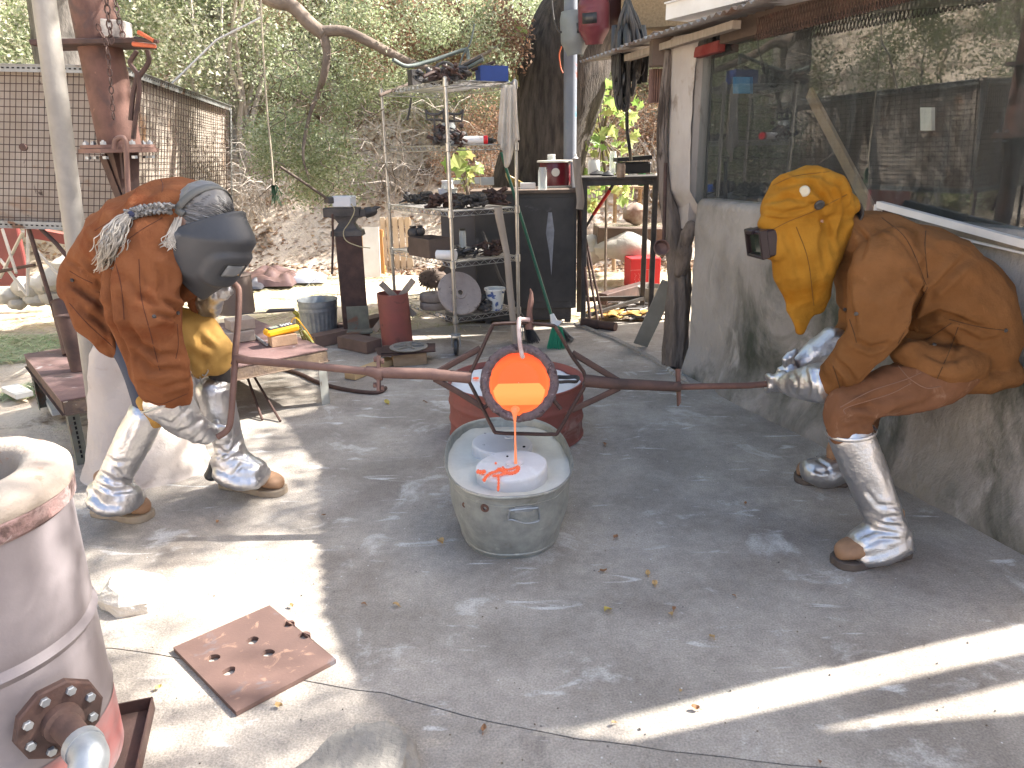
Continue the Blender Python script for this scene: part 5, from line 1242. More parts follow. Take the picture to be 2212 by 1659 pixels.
def surf_line(o, poly, r, mat, name, parent, off=.0015):
    """thin raised seam laid over an object's camera side, along a pixel polyline"""
    dg = bpy.context.evaluated_depsgraph_get(); base = wloc(o); pts = []
    P0 = curve([tuple(p)+(0,) for p in poly], 8)
    for (x, y, _) in P0:
        d = ray(x, y).normalized(); ok, loc, nn, i = o.ray_cast(CAM-base, d)
        if ok: pts.append(loc+base+nn*off)
        elif len(pts) > 1: break
    if len(pts) > 2: mb = MB(); mb.tube(pts, r, 5); return obj(name, mb, mat, parent)
m_seamL = M('dark_orange_seam', (.08,.022,.008), rough=.9); m_seamR = M('dark_brown_seam', (.06,.026,.008), rough=.9); m_seamH = M('dark_mustard_seam', (.13,.055,.004), rough=.9)
def surf_pt(o, x, y):
    base = wloc(o); d = ray(x, y).normalized(); ok, loc, nn, i = o.ray_cast(CAM-base, d)
    return (loc+base, nn) if ok else (None, None)
def snap(o, x, y, r, mat, name, parent):
    p, nn = surf_pt(o, x, y)
    if p is None: return
    R = Vector((0, 0, 1)).rotation_difference(nn).to_matrix(); mb = MB(); mb.lathe([(r, -.002), (r, .003), (r*.7, .006), (r*.4, .005), (0, .005)], p, R, n=16); obj(name, mb, mat, parent)
def boot(person, heel, toe, mat_sole, name='boot', hgt=.11, w=.052, lab=None):
    heel = Vector(heel); toe = Vector(toe); d = (toe-heel); L = d.length; d.normalize(); s = Vector((-d.y, d.x, 0)); up = Vector((0, 0, 1))
    mb = MB(); sec = [(-.02,.6,.05),(.0,.8,.062),(.12,.86,.08),(.3,.84,.115),(.45,.86,.1),(.6,1.0,.08),(.75,1.08,.07),(.88,1.0,.062),(.96,.75,.05),(1.0,.4,.035)]
    vs = []; n = 16; zs = .026
    for (t, ww, h) in sec:
        for k in range(n):
            a = 2*math.pi*k/n; x = math.copysign(abs(math.cos(a))**.8, math.cos(a))*w*ww; z = (math.sin(a)*.5+.5)**.85*h; vs.append(heel+d*t*L+s*x+up*(zs+z))
    fs = [(i*n+k, i*n+(k+1) % n, (i+1)*n+(k+1) % n, (i+1)*n+k) for i in range(len(sec)-1) for k in range(n)]+[tuple(range(n))[::-1], tuple((len(sec)-1)*n+k for k in range(n))]
    mb.add(vs, fs); mb.tube([heel+d*.27*L+up*.1, heel+d*.25*L+up*.22], [.045,.046], 14); b = obj(name, mb, m_boot, person, sub=1, ang=180)
    out = []; 
    for t, ww in ((-.04,.5),(0,.82),(.2,.92),(.42,.86),(.6,1.04),(.76,1.14),(.9,1.05),(.99,.78),(1.03,.4)): out.append((t, ww))
    poly = [heel+d*t*L+s*w*ww for t, ww in out]+[heel+d*t*L-s*w*ww for t, ww in out[::-1]]
    mb = MB(); mb.slab([Vector((p.x, p.y, 0)) for p in poly], (0, 0, .03)); obj('sole', mb, mat_sole, b, ang=60, bevel=.004)
    return b
def alu(person, shapes, seed, name, voxel=.0075, cre=(), it=1, nz=.0028, lab=None):
    return clothmesh(shapes, voxel, it, lambda co, no: folds(co, no, [(a_, b_*.75, c_*.62) for a_, b_, c_ in cre], nz=nz, nscale=20, stretch=(1,1,.6), fine=.0016, fscale=75, seed=seed), name, m_alu, person)
# ------------------------------------------------------------ left worker
LP = thing('person', 'person with grey braid in orange suede jacket and black welding helmet, bending low', 'person', Vector((fl(400, 1090).x, 2.84, 0)))
# continuous body under the clothes
body = [[(235,640,2.88,45,60),(300,560,2.87,50,65),(365,495,2.84,48,75),(405,470,2.8,25,28),(430,480,2.78,38,40)],
        [(345,500,2.66,30),(330,640,2.62,26),(345,760,2.66,22),(372,860,2.72,20),(440,930,2.82,18)], [(400,520,3.0,30),(430,620,3.02,24),(446,650,3.0,18)],
        [(240,660,2.8,40),(300,790,2.78,34),(325,885,2.76,28),(282,970,2.74,22),(238,1062,2.73,17)], [(255,660,2.98,40),(380,710,3.0,38),(462,745,2.98,32),(478,870,2.98,26),(498,1010,2.97,18)]]
clothmesh([[tuple(q[:3])+tuple(v*.82 for v in q[3:]) for q in s_] for s_ in body], .012, 4, None, 'body', m_under, LP)
creL = [([(352,648),(374,660),(384,678),(386,700)], 9, .020), ([(328,676),(352,682),(384,690)], 8, .014), ([(262,590),(300,640),(345,668)], 12, .010),
        ([(250,540),(236,590),(240,650),(252,720),(272,790),(290,830)], 9, .026), ([(148,560),(185,590),(225,618)], 9, .014), ([(152,612),(195,640),(236,668)], 9, .016), ([(178,668),(210,690),(245,722)], 8, .012),
        ([(270,700),(300,748),(345,772),(388,768)], 10, .015), ([(285,765),(330,800),(392,800)], 9, .012), ([(300,822),(350,838),(402,822)], 7, .008), ([(262,640),(280,700),(300,740)], 9, .009),
        ([(215,505),(260,500),(300,480)], 9, .008), ([(190,520),(220,540),(240,575)], 9, .010), ([(392,560),(400,610),(385,640)], 10, .016), ([(420,600),(405,640),(390,670)], 8, .014),
        ([(330,560),(350,600),(348,640)], 9, .008), ([(300,560),(310,610),(300,650)], 10, .006)]
jk = clothmesh([[(182,628,2.88,40,78),(210,592,2.88,62,100),(262,548,2.88,86,118),(330,498,2.86,92,128),(385,462,2.85,76,118),(432,448,2.84,56,90),(462,452,2.84,34,60)],
     [(205,615,2.85,58,90),(235,680,2.84,58,88),(272,735,2.84,38,70)], [(228,700,2.8,40,55),(262,752,2.8,28,50)],
     [(350,510,2.7,66,62),(315,560,2.66,78,64),(308,640,2.62,76,60),(322,720,2.62,72,54),(342,790,2.65,62,46),(362,852,2.7,51,40)],
     [(385,520,3.0,60),(405,590,3.03,50),(432,640,3.02,36),(446,664,3.0,30)], [(378,560,2.85,52,70),(398,620,2.86,42,60)]],
     .0075, 7, lambda co, no: folds(co, no, [(a_, b_*.72, c_*1.05) for a_, b_, c_ in creL], nz=.017, nscale=5.5, stretch=(1.5,1,.8), fine=.003, fscale=24, seed=3), 'jacket', m_jackL, LP)
for poly in ([(348,388),(352,400),(350,415)], [(205,498),(250,470),(300,440)], [(246,556),(262,620),(268,690)], [(250,540),(300,500),(352,470)], [(383,700),(385,745),(380,775)], [(318,865),(350,872),(405,850)], [(150,655),(190,700),(245,750)], [(300,560),(305,640),(325,720),(345,800)], [(150,585),(175,600),(200,612)]):
    surf_line(jk, poly, .0016, m_seamL, 'seam', LP, .0002)
for (x, y) in ((156, 605), (333, 684), (384, 676)): snap(jk, x, y, .007, m_iron, 'snap_button', LP)
# thigh with yellow leather chaps
ch = clothmesh([[(270,690,2.97,60,55),(370,705,2.98,48,52),(428,720,2.97,44,50),(462,746,2.96,38,44),(468,790,2.96,32,40)], [(395,705,2.95,38,45),(425,760,2.94,36,42),(438,792,2.95,28,38)]], .010, 4,
     lambda co, no: folds(co, no, [([(415,700),(440,740),(470,760)], 10, .014), ([(405,760),(440,780),(480,770)], 9, .01), ([(430,690),(455,720),(488,740)], 9, .008)], nz=.016, nscale=8, fine=.003, fscale=30, seed=8), 'chaps', m_yleather, LP)
clothmesh([[(250,690,2.80,42,45),(298,780,2.78,38,42),(322,872,2.77,32,36),(318,900,2.76,30,32)]], .012, 4, None, 'trouser_leg', M('blue_denim', (.05,.06,.09), rough=.9), LP)
clothmesh([[(320,858,2.745,27,30),(335,890,2.745,26,28),(338,912,2.745,18,22)]], .008, 3, None, 'chaps_flap', m_yleather, LP)
# leggings
alu(LP, [[(318,892,2.76,37,40),(290,950,2.75,38,42),(258,1012,2.74,34,40),(240,1048,2.735,34,42)], [(244,1040,2.73,34,42),(258,1066,2.72,34,42),(280,1076,2.71,26,36)], [(215,1050,2.74,22,36),(232,1075,2.73,26,40)], [(222,1070,2.74,26,50),(250,1082,2.73,26,54),(284,1086,2.715,20,46)]], 1, 'right_legging', cre=[([(215,1020),(250,1040),(290,1040)], 7, .014), ([(240,1000),(262,1028),(300,1056)], 6, .012), ([(205,1045),(245,1062),(295,1058)], 6, .012), ([(300,880),(285,930),(265,980)], 7, .006), ([(225,985),(255,1000),(280,995)], 6, .008)])
alu(LP, [[(462,838,2.97,38,42),(478,900,2.97,34,42),(492,950,2.97,30,38),(500,985,2.965,34,42)], [(490,985,2.965,34,42),(520,1012,2.955,38,44),(552,1022,2.945,30,38)], [(478,990,2.97,22,34),(500,1018,2.965,30,38)], [(488,1012,2.965,28,50),(525,1026,2.955,28,54),(562,1032,2.945,20,46)]], 2, 'left_legging', cre=[([(468,965),(495,985),(530,985)], 6, .012), ([(480,1000),(510,985),(540,1000)], 6, .010), ([(520,945),(500,975),(475,985)], 6, .012), ([(500,1030),(520,1005),(550,1010)], 5, .01), ([(440,830),(470,842),(496,836)], 4, .005)])
alu(LP, [[(418,810,3.02,20,26),(424,850,3.02,22,28),(430,900,3.02,16,22)]], 3, 'legging_strap_side')
gl = alu(LP, [[(362,866,2.71,54,46),(388,898,2.735,43,38),(418,924,2.77,33,30),(446,938,2.81,25,24)], lambda mb: grip(mb, at(482,934,2.86), Vector((.25, .0, 1)), Vector((-1, -.25, -.05)), r=.026)], 4, 'right_glove', voxel=.0065, it=2, nz=.005,
     cre=[([(372,940),(410,925),(436,905)], 6, .008), ([(395,960),(425,945),(452,915)], 5, .006), ([(340,905),(372,915),(410,880)], 5, .006), ([(420,960),(440,950),(456,930)], 4, .006)])
mb = MB(); rim = [at(362,866,2.71)+Vector((math.cos(a)*.098-.0, math.sin(a)*.082, math.cos(a)*.035)) for a in [2*math.pi*k/24 for k in range(24)]]; mb.tube(rim, .005, 6, closed=True); obj('glove_cuff', mb, m_alu, LP)
alu(LP, [[(448,662,3.0,30),(456,645,2.95,26),(464,632,2.9,20)], lambda mb: grip(mb, at(468,618,2.87), Vector((1, 0, .1)), Vector((-.3, .6, -.5)), r=.026)], 5, 'left_glove', voxel=.007, it=1, nz=.004)
boot(LP, fl(212,1108), fl(323,1121), m_sole, 'right_boot'); boot(LP, fl(486,1048), fl(612,1067), m_sole, 'left_boot')
mb = MB(); limbshape(mb, [(463,990,3.0,7,12),(460,1012,3.0,11,16),(458,1026,3.0,16,20)]); obj('heel_loop', mb, m_black, LP)
mb = MB()
mb.tube(curve([tuple(at(x, y, 2.88)) for x, y in ((425,790),(432,800),(441,812),(450,800),(440,795),(432,806),(436,830),(445,820))], 4), .0028, 6); obj('buckle', mb, m_chrome, LP)
# head, hair
HC = at(441, 466, 2.76)
fvec = Vector((.68, -.32, -.66)).normalized(); uvec = Vector((.56, -.1, .72)); uvec = (uvec-fvec*uvec.dot(fvec)).normalized(); svec = fvec.cross(uvec)
def HL_(s, f, u): return HC+svec*s+fvec*f+uvec*u
mb = MB(); Rh = Matrix((svec, fvec, uvec)).transposed(); mb.ball(HL_(0, 0, 0), (.082, .1, .108), 22, Rh); mb.ball(HL_(0, .045, -.07), (.06, .07, .07), 16, Rh); mb.ball(HL_(0,.125,-.035), (.014,.022,.03), 10, Rh)
for s_ in (-1, 1): mb.ball(HL_(s_*.03, .092, .0), (.014,.012,.012), 10, Rh); mb.ball(HL_(s_*.085, .0, -.03), (.012,.025,.035), 10, Rh)
mb.tube([HL_(0, -.01, -.06), HL_(0, -.06, -.17)], .06, 16)
co, fs = fuse(mb, .006, 2); obj('head', (co, fs), m_skin, LP, ang=180)
# braid start (back of head) in local terms
bunp = at(384, 452, 2.75)
mb = MB(); mb.ball(HL_(0, -.012, .012), (.092, .104, .112), 26, Rh); co, fs = fuse(mb, .006, 1, fn=lambda c, n_: folds(c, n_, (), nz=.004, nscale=30)); obj('hair', (co, fs), m_hair, LP, ang=180)
mb = MB(); rnd = random.Random(3)
for i in range(620):
    # start on the front/top hair line, sweep back to the braid root over the skull
    a = rnd.uniform(-1.7, 1.7); b = rnd.uniform(-.1, 1.25)
    st = Vector((math.sin(a)*math.cos(b)*.095, math.cos(a)*math.cos(b)*.108+.0, math.sin(b)*.116+.004)); s3 = HC+Rh @ st; pts = []
    for k in range(9):
        t = k/8; p = s3.lerp(bunp, t); v = p-HC; lv = Rh.transposed() @ v; e = math.sqrt((lv.x/.093)**2+(lv.y/.106)**2+(lv.z/.114)**2)
        if e < 1.0 or t < .85:
            tgt = 1.0+.012*rnd.random(); v = v*(tgt/max(e, .2)); p = HC+v if t < .9 else p
        pts.append(p+Vector((rnd.gauss(0, .0012), rnd.gauss(0, .0012), rnd.gauss(0, .0012))))
    mb.tube(pts, [.0006]+[.0013]*7+[.0007], 3, caps=False)
setp(obj('hair_strands', mb, m_hair, LP), kind='stuff')
# braid
BP = curve([tuple(at(x, y, Y)) for x, y, Y in ((386,452,2.74),(352,450,2.7),(325,452,2.68),(300,458,2.68),(284,462,2.66),(266,480,2.63),(250,508,2.6),(236,540,2.585),(222,578,2.575))], 9)
BP = [Vector(p) for p in BP]
def ontop(p, off):
    d = (p-CAM).normalized(); ok, loc, nn, i = jk.ray_cast(CAM-wloc(jk), d)
    return loc+wloc(jk)-d*off if ok else p
q_ = [ontop(p, .022) for p in BP]; BP = [q_[i] if i > 6 else BP[i].lerp(q_[i], i/7) for i in range(len(BP))]
BP = [sum((BP[min(max(i+j, 0), len(BP)-1)] for j in (-2,-1,0,1,2)), Vector())/5 for i in range(len(BP))]
mb = MB(); Nb = len(BP)
for s in range(3):
    for h in range(5):
        pts = []
        for i, p in enumerate(BP[:int(Nb*.56)]):
            t = (BP[min(i+1, Nb-1)]-BP[max(i-1, 0)]).normalized(); u = t.cross(Vector((0, 1, 0))).normalized(); w = t.cross(u); a = i*.62+s*2.094
            pts.append(p+u*math.sin(a)*.013+w*math.sin(2*a)*.008+u*rnd.gauss(0, .0025)+w*(rnd.gauss(0, .0025)))
        mb.tube(pts, .0065, 6)
obj('braid', mb, m_hair, LP)
mb = MB(); i0 = int(Nb*.5); t = (BP[i0+1]-BP[i0]).normalized(); mb.tube([BP[i0]-t*.008, BP[i0], BP[i0]+t*.008], [.015,.017,.015], 12); obj('hair_tie', mb, M('navy_tie', (.015,.02,.06), rough=.7), LP)
mb = MB()
for h in range(240):
    o1 = Vector((rnd.gauss(0, 1), rnd.gauss(0, 1), rnd.gauss(0, 1))); pts = []; i1 = int(Nb*.5)+rnd.randint(0, 4); ln = rnd.uniform(.6, 1.08); fr_q = rnd.uniform(2, 5)
    for i in range(i1, Nb):
        t = (i-i1)/(Nb-i1)
        if t > ln: break
        w_ = .006+.02*math.sin(min(1, t*1.1)*math.pi*.75); pts.append(BP[i]+o1*w_*.75+Vector((math.sin(t*fr_q*6+h), 0, math.cos(t*fr_q*6+h)))*.007*t)
    if len(pts) > 2: mb.tube(pts, [.0018]*(len(pts)-1)+[.0006], 3, caps=False)
for h in range(45):   # loose lock behind the ear
    x0 = rnd.uniform(368, 386); q = [tuple(at(x0+8, rnd.uniform(468, 480), 2.66)), tuple(at(x0+rnd.uniform(-8, 3), 505, 2.63+rnd.uniform(-.02, .02))), tuple(at(x0+rnd.uniform(-22, 2), rnd.uniform(515, 530), 2.62+rnd.uniform(-.02, .02))), tuple(at(x0+rnd.uniform(-30, 8), rnd.uniform(522, 545), 2.61))]
    q = [tuple(ontop(Vector(p), .012)) if i_ else p for i_, p in enumerate(q)]
    mb.tube(curve(q, 3), [.0016]*9+[.0005], 3, caps=False)
setp(obj('loose_hair', mb, m_hairL, LP), kind='stuff')
# welding helmet shell
hel = obj('welding_helmet', MB(), m_helm, LP) if False else None
def helm(s, t):
    a = (s-.5)*math.pi*1.08          # round the face
    top = smooth01((t-.80)/.2); bot = smooth01((.24-t)/.24)
    W_ = .132*(1-.25*bot)*(1-.10*top); F_ = .182*(1-.12*bot)*(1-.55*top**1.5)
    h = -.215+(.335-.155*(1-math.cos(a))**.9)*t - .03*math.cos(a)*bot*1.0 + .03*abs(math.sin(a))*bot
    bul = 1+.05*math.sin(math.pi*t)
    return HL_(math.sin(a)*W_*bul, .025+math.cos(a)*F_*bul-.03*(1-math.cos(a))*0, h)
mb = MB(); mb.sheet(helm, 60, 44)
# lens housing, moulded in relief
co = np.array(mb.v); 
for i in range(len(co)):
    s = (i % 60)/59; t = (i//60)/43; a = (s-.5)*math.pi*1.08
    e = ((a)/.72)**4+((t-.45)/.235)**4; k = 1/(1+math.exp(min(60, (e-1)*9))); v = Vector(co[i])-HL_(0, 0, co[i][2]*0); 
    d = (Vector(co[i])-HC); d = d-uvec*d.dot(uvec); d.normalize(); co[i] += np.array(d)*.016*k
    e2 = (a/.42)**6+((t-.46)/.10)**6; k2 = 1/(1+math.exp(min(60, (e2-1)*9))); co[i] -= np.array(d)*.008*k2
mb.v = [tuple(p) for p in co]
hel = obj('welding_helmet', mb, m_helm, LP, thick=.004, ang=180)
def helm_off(s, t, off): p = helm(s, t); d = p-HC; d = d-uvec*d.dot(uvec); d.normalize(); return p+d*off
mb = MB(); mb.sheet(lambda s, t: helm_off(.5+(s-.5)*.2, .46+(t-.5)*.16, .0115), 8, 5); obj('lens', mb, M('grey_lens', (.16,.17,.18), (.2,.21,.22), scale=3, rough=.12, spec=.8), hel, thick=.003)
for sd in (.03,):
    p = helm_off(.045, .60, .006); n_ = (p-HC); n_ = (n_-uvec*n_.dot(uvec)).normalized(); Rk = Vector((0,0,1)).rotation_difference(n_).to_matrix(); mb = MB(); mb.lathe([(.02,-.004),(.02,.006),(.014,.01),(0,.01)], p, Rk, n=18); obj('pivot_knob', mb, m_black, hel)
    for k in range(5):
        q = helm_off(.05+.012*math.cos(k*.6), .50+.02*k*.5-.03, .004); mb = MB(); mb.ball(q, .0028, 6)
# head band straps
def strap(fn, n_=24, w=.014):
    mb = MB()
    vs = []; 
    for i in range(n_):
        p, side_ = fn(i/(n_-1)); vs += [p-side_*w, p+side_*w]
    mb.add(vs, [(2*i, 2*i+1, 2*i+3, 2*i+2) for i in range(n_-1)]); return obj('head_strap', mb, m_strap, LP, thick=.003, ang=180)
strap(lambda t: (HL_(math.cos(t*math.pi)*-.101, -.012+.02*math.cos(t*math.pi), math.sin(t*math.pi)*.124+.0), (fvec*.95+uvec*.1).normalized()))
strap(lambda t: (HL_(math.cos(-t*math.pi)*.103, -.0-math.sin(t*math.pi)*.118, .0-.03*math.sin(t*math.pi)), uvec), w=.013)
# ------------------------------------------------------------ right worker
RPn = thing('person', 'person in mustard leather hood and brown suede jacket crouching at right end of shank', 'person', Vector((fl(1850, 1150).x, 2.68, 0)))
body = [[(2105,745,2.70,50,60),(2040,640,2.70,52,65),(1935,545,2.70,48,75),(1850,500,2.69,28,30),(1790,470,2.68,44,42)],
        [(1915,560,2.50,30),(1895,730,2.46,25),(1820,805,2.53,18)], [(1900,560,2.9,30),(1880,700,2.93,24),(1810,745,2.87,18)],
        [(2095,770,2.58,44),(1960,835,2.5,40),(1835,880,2.46,32),(1880,1020,2.43,25),(1925,1150,2.4,18)], [(2090,770,2.82,44),(1980,840,2.95,38),(1850,880,3.0,30),(1830,970,3.03,24),(1800,1030,3.04,16)]]
clothmesh([[tuple(q[:3])+tuple(v*.78 for v in q[3:]) for q in s_] for s_ in body], .012, 4, None, 'body', m_under, RPn)
creR = [([(1845,735),(1880,752),(1930,742)], 9, .014), ([(1946,735),(1985,690),(2030,676),(2075,690)], 10, .022), ([(2000,640),(2040,605),(2085,560)], 11, .016), ([(1905,770),(1960,735),(2020,722)], 9, .014), ([(2050,676),(2100,700),(2140,716)], 8, .010),
        ([(1830,600),(1838,660),(1850,720)], 9, .012), ([(1960,600),(1990,635),(1970,690),(1938,745)], 9, .020), ([(1845,480),(1870,520),(1860,560)], 9, .010), ([(1900,480),(1960,530),(2000,610)], 8, .006), ([(1800,770),(1830,800),(1850,830)], 8, .010),
        ([(1790,790),(1815,815),(1822,845)], 6, .008), ([(2000,760),(2040,780),(2080,770)], 9, .010), ([(2010,700),(2060,730),(2070,790)], 9, .008), ([(2080,720),(2120,740),(2165,730)], 8, .008)]
jr = clothmesh([[(2120,772,2.70,52,95),(2105,735,2.70,80,112),(2062,655,2.70,104,125),(1990,590,2.70,98,132),(1915,545,2.70,82,128),(1868,520,2.70,66,98),(1838,500,2.7,50,70),(1822,492,2.7,40,56)],
     [(2080,790,2.68,44,85),(2020,770,2.66,50,80),(1985,745,2.66,48,70)], [(2085,785,2.58,46,60),(2030,790,2.54,44,56),(1975,772,2.54,34,50),(1945,752,2.54,24,40)], [(2135,790,2.68,42,95),(2085,806,2.66,36,92),(2035,806,2.64,30,86)],
     [(1925,545,2.56,68,60),(1912,600,2.5,76,58),(1902,665,2.46,66,52),(1888,722,2.45,57,48),(1850,770,2.47,48,42),(1812,808,2.52,42,38),(1790,826,2.56,36,34)],
     [(1900,560,2.88,60),(1875,650,2.92,50),(1845,715,2.92,40),(1808,748,2.88,34),(1772,766,2.86,30)], [(1850,580,2.7,40,80),(1862,650,2.7,44,75)]],
     .0075, 7, lambda co, no: folds(co, no, [(a_, b_*.72, c_*1.05) for a_, b_, c_ in creR], nz=.015, nscale=5.2, stretch=(1,1,1.3), fine=.003, fscale=24, seed=13), 'jacket', m_jackR, RPn)
for poly in ([(1905,470),(1960,520),(2003,622)], [(2003,622),(1985,655),(1940,742)], [(2003,470),(1998,530),(2004,600)], [(2050,690),(2110,705),(2172,714)], [(2072,700),(2050,760),(2020,828)], [(1935,782),(1985,806),(2040,826),(2100,832)], [(1800,790),(1812,830),(1818,850)], [(1835,690),(1845,720),(1850,740)], [(2000,735),(2030,715),(2055,698)]):
    surf_line(jr, poly, .0016, m_seamR, 'seam', RPn, .0002)
for (x, y) in ((1826, 668), (1850, 678), (2172, 714), (2022, 828), (2018, 745)): snap(jr, x, y, .007, m_iron, 'snap_button', RPn)
pr_ = clothmesh([[(2060,790,2.6,56,60),(2030,815,2.56,58,62),(1945,840,2.52,56,56),(1865,862,2.48,52,50),(1830,885,2.46,46,46),(1836,935,2.45,44,44)], [(2060,785,2.82,50,56),(1980,830,2.95,50,50),(1870,870,3.0,42,42),(1845,950,3.03,36,36)]], .0105, 4,
     lambda co, no: folds(co, no, [([(1822,905),(1850,900),(1888,915)], 6, .012), ([(1830,885),(1855,878),(1900,885)], 7, .012), ([(1826,925),(1850,915),(1880,922)], 5, .009), ([(1840,890),(1900,860),(1960,845)], 8, .008), ([(1930,900),(1980,880),(2040,850)], 8, .006)], nz=.013, nscale=7, fine=.003, fscale=28, seed=5), 'trousers', m_pants, RPn)
for poly in ([(1815,880),(1880,845),(1950,822),(1990,805)], [(1826,895),(1830,880),(1920,852),(1968,828)], [(1940,790),(1965,818),(2000,838),(2032,835)]): surf_line(pr_, poly, .002, M('trouser_stitch%d' % poly[0][0], (.2,.11,.07), rough=.9), 'seam', RPn, .0002)
alu(RPn, [[(1837,940,2.455,47,48),(1862,1000,2.44,46,48),(1890,1070,2.42,42,46),(1910,1120,2.405,40,46),(1918,1148,2.4,42,48)], [(1915,1148,2.395,42,48),(1890,1165,2.385,40,46),(1858,1178,2.37,30,40)], [(1938,1145,2.41,26,42),(1930,1175,2.4,36,52)], [(1925,1168,2.395,36,52),(1888,1184,2.385,32,54),(1850,1194,2.375,24,48)]], 6, 'left_legging', cre=[([(1880,1120),(1915,1135),(1955,1140)], 6, .012), ([(1870,1105),(1905,1120),(1950,1115)], 6, .010), ([(1845,1165),(1890,1145),(1940,1150)], 6, .010), ([(1870,1060),(1895,1090),(1940,1095)], 6, .008), ([(1860,1185),(1900,1165),(1950,1165)], 5, .008)])
alu(RPn, [[(1842,930,3.03,34,36),(1832,985,3.035,28,32),(1812,1020,3.04,26,32)], [(1812,1015,3.03,30,36),(1778,1020,3.02,34,40),(1748,1018,3.01,24,34)]], 7, 'right_legging', cre=[([(1760,990),(1785,1005),(1800,1035)], 5, .01), ([(1745,1010),(1775,1020),(1810,1010)], 5, .008)])
gb = rp(1672, 829); 
alu(RPn, [[(1782,828,2.56,46,44),(1750,828,2.62,41,38),(1718,829,2.69,30,29),(1700,829,2.73,24,24)], lambda mb: grip(mb, rp(1678,829), Vector((1, .1, 0)), Vector((.55, -.5, .45)), r=.024)], 8, 'left_glove', voxel=.0065, it=2, nz=.005,
    cre=[([(1712,800),(1722,830),(1715,860)], 6, .008), ([(1738,795),(1748,830),(1742,868)], 6, .007), ([(1760,800),(1765,835),(1758,870)], 5, .005)])
alu(RPn, [[(1805,742,2.87,40),(1770,762,2.86,34),(1735,782,2.85,24),(1715,790,2.84,18)], lambda mb: grip(mb, rp(1712,824)+Vector((0,.01,.0)), Vector((1, .1, 0)), Vector((.1, .5, .9)), r=.026)], 9, 'right_glove', voxel=.007, it=1, nz=.004)
mb = MB(); 
for y0, x0 in ((770,1700),(764,1712)): mb.tube([at(x0, y0+26, 2.82), at(x0-4, y0+6, 2.81), at(x0+6, y0-4, 2.82)], .014, 10); mb.ball(at(x0+6, y0-4, 2.82), .014, 10)
co, fs = fuse(mb, .005, 2); obj('glove_finger', (co, fs), m_alu, RPn, ang=180)
def cuff(o_, c, rx, ry, tilt, name='cuff'):
    mb_ = MB(); mb_.tube([Vector(c)+Vector((math.cos(a)*rx, math.sin(a)*ry, math.cos(a)*tilt)) for a in [2*math.pi*k/28 for k in range(28)]], (.0025,.007), 6, closed=True, ref=(0,0,1)); return obj(name, mb_, m_alu, o_)
cuff(RPn, at(1838,932,2.455), .082, .083, .012)
boot(RPn, fl(1952,1196), fl(1806,1222), m_soleD, 'left_boot'); boot(RPn, fl(1826,1046), fl(1718,1036), m_soleD, 'right_boot')
# head under the hood, leather hood with long bib
HR = at(1758, 470, 2.68)
mb = MB(); mb.ball(HR, (.085, .066, .095), 22); mb.ball(HR+Vector((-.06, 0, -.06)), (.05, .05, .055), 14); mb.ball(HR+Vector((-.088,0,-.02)), (.014,.012,.025), 10); mb.tube([HR+Vector((.02, 0, -.05)), at(1850, 520, 2.69)], .05, 14); co, fs = fuse(mb, .008, 2); obj('head', (co, fs), m_skin, RPn, ang=180)
creH = [([(1640,440),(1700,425),(1760,440)], 7, .012), ([(1680,400),(1740,395),(1775,425),(1785,450)], 8, .014), ([(1700,385),(1760,375),(1820,400)], 8, .008), ([(1650,450),(1690,460),(1740,450),(1760,438)], 6, .010), ([(1815,400),(1830,450),(1815,520)], 8, .014),
        ([(1845,420),(1838,460),(1818,500)], 7, .012), ([(1690,500),(1720,560),(1735,640)], 9, .005), ([(1790,470),(1775,540),(1790,600)], 9, .007), ([(1652,470),(1700,476),(1760,470)], 5, .004), ([(1765,455),(1790,500),(1800,550)], 8, .008)]
hd_ = clothmesh([[(1678,452,2.68,42,62),(1715,432,2.68,60,68),(1765,425,2.68,62,70),(1815,440,2.68,40,58),(1836,440,2.68,20,36)], [(1700,470,2.67,50,60),(1728,520,2.67,62,58),(1735,580,2.66,62,46),(1738,640,2.66,46,24),(1732,690,2.65,26,13),(1728,716,2.65,10,9)],
                 [(1790,480,2.68,44,60),(1772,560,2.66,38,50),(1764,640,2.66,26,26),(1770,672,2.66,16,13)], [(1672,480,2.67,30,50),(1682,540,2.67,32,46)]],
     .007, 5, lambda co, no: folds(co, no, [(a_, b_*.75, c_*.95) for a_, b_, c_ in creH], nz=.013, nscale=6.5, fine=.003, fscale=28, seed=21), 'leather_hood', m_hood, RPn)
for poly in ([(1652,505),(1700,480),(1760,455),(1830,420)], [(1720,490),(1745,560),(1758,660)], [(1670,400),(1720,380),(1800,370)]): surf_line(hd_, poly, .0015, m_seamH, 'seam', RPn, .0002)
m_steelb = M('bright_rivet', (.42,.4,.33), rough=.5, metal=.3)
snap(hd_, 1738, 413, .0185, m_steelb, 'hood_button', RPn); snap(hd_, 1770, 443, .0175, m_black, 'hood_knob', RPn)
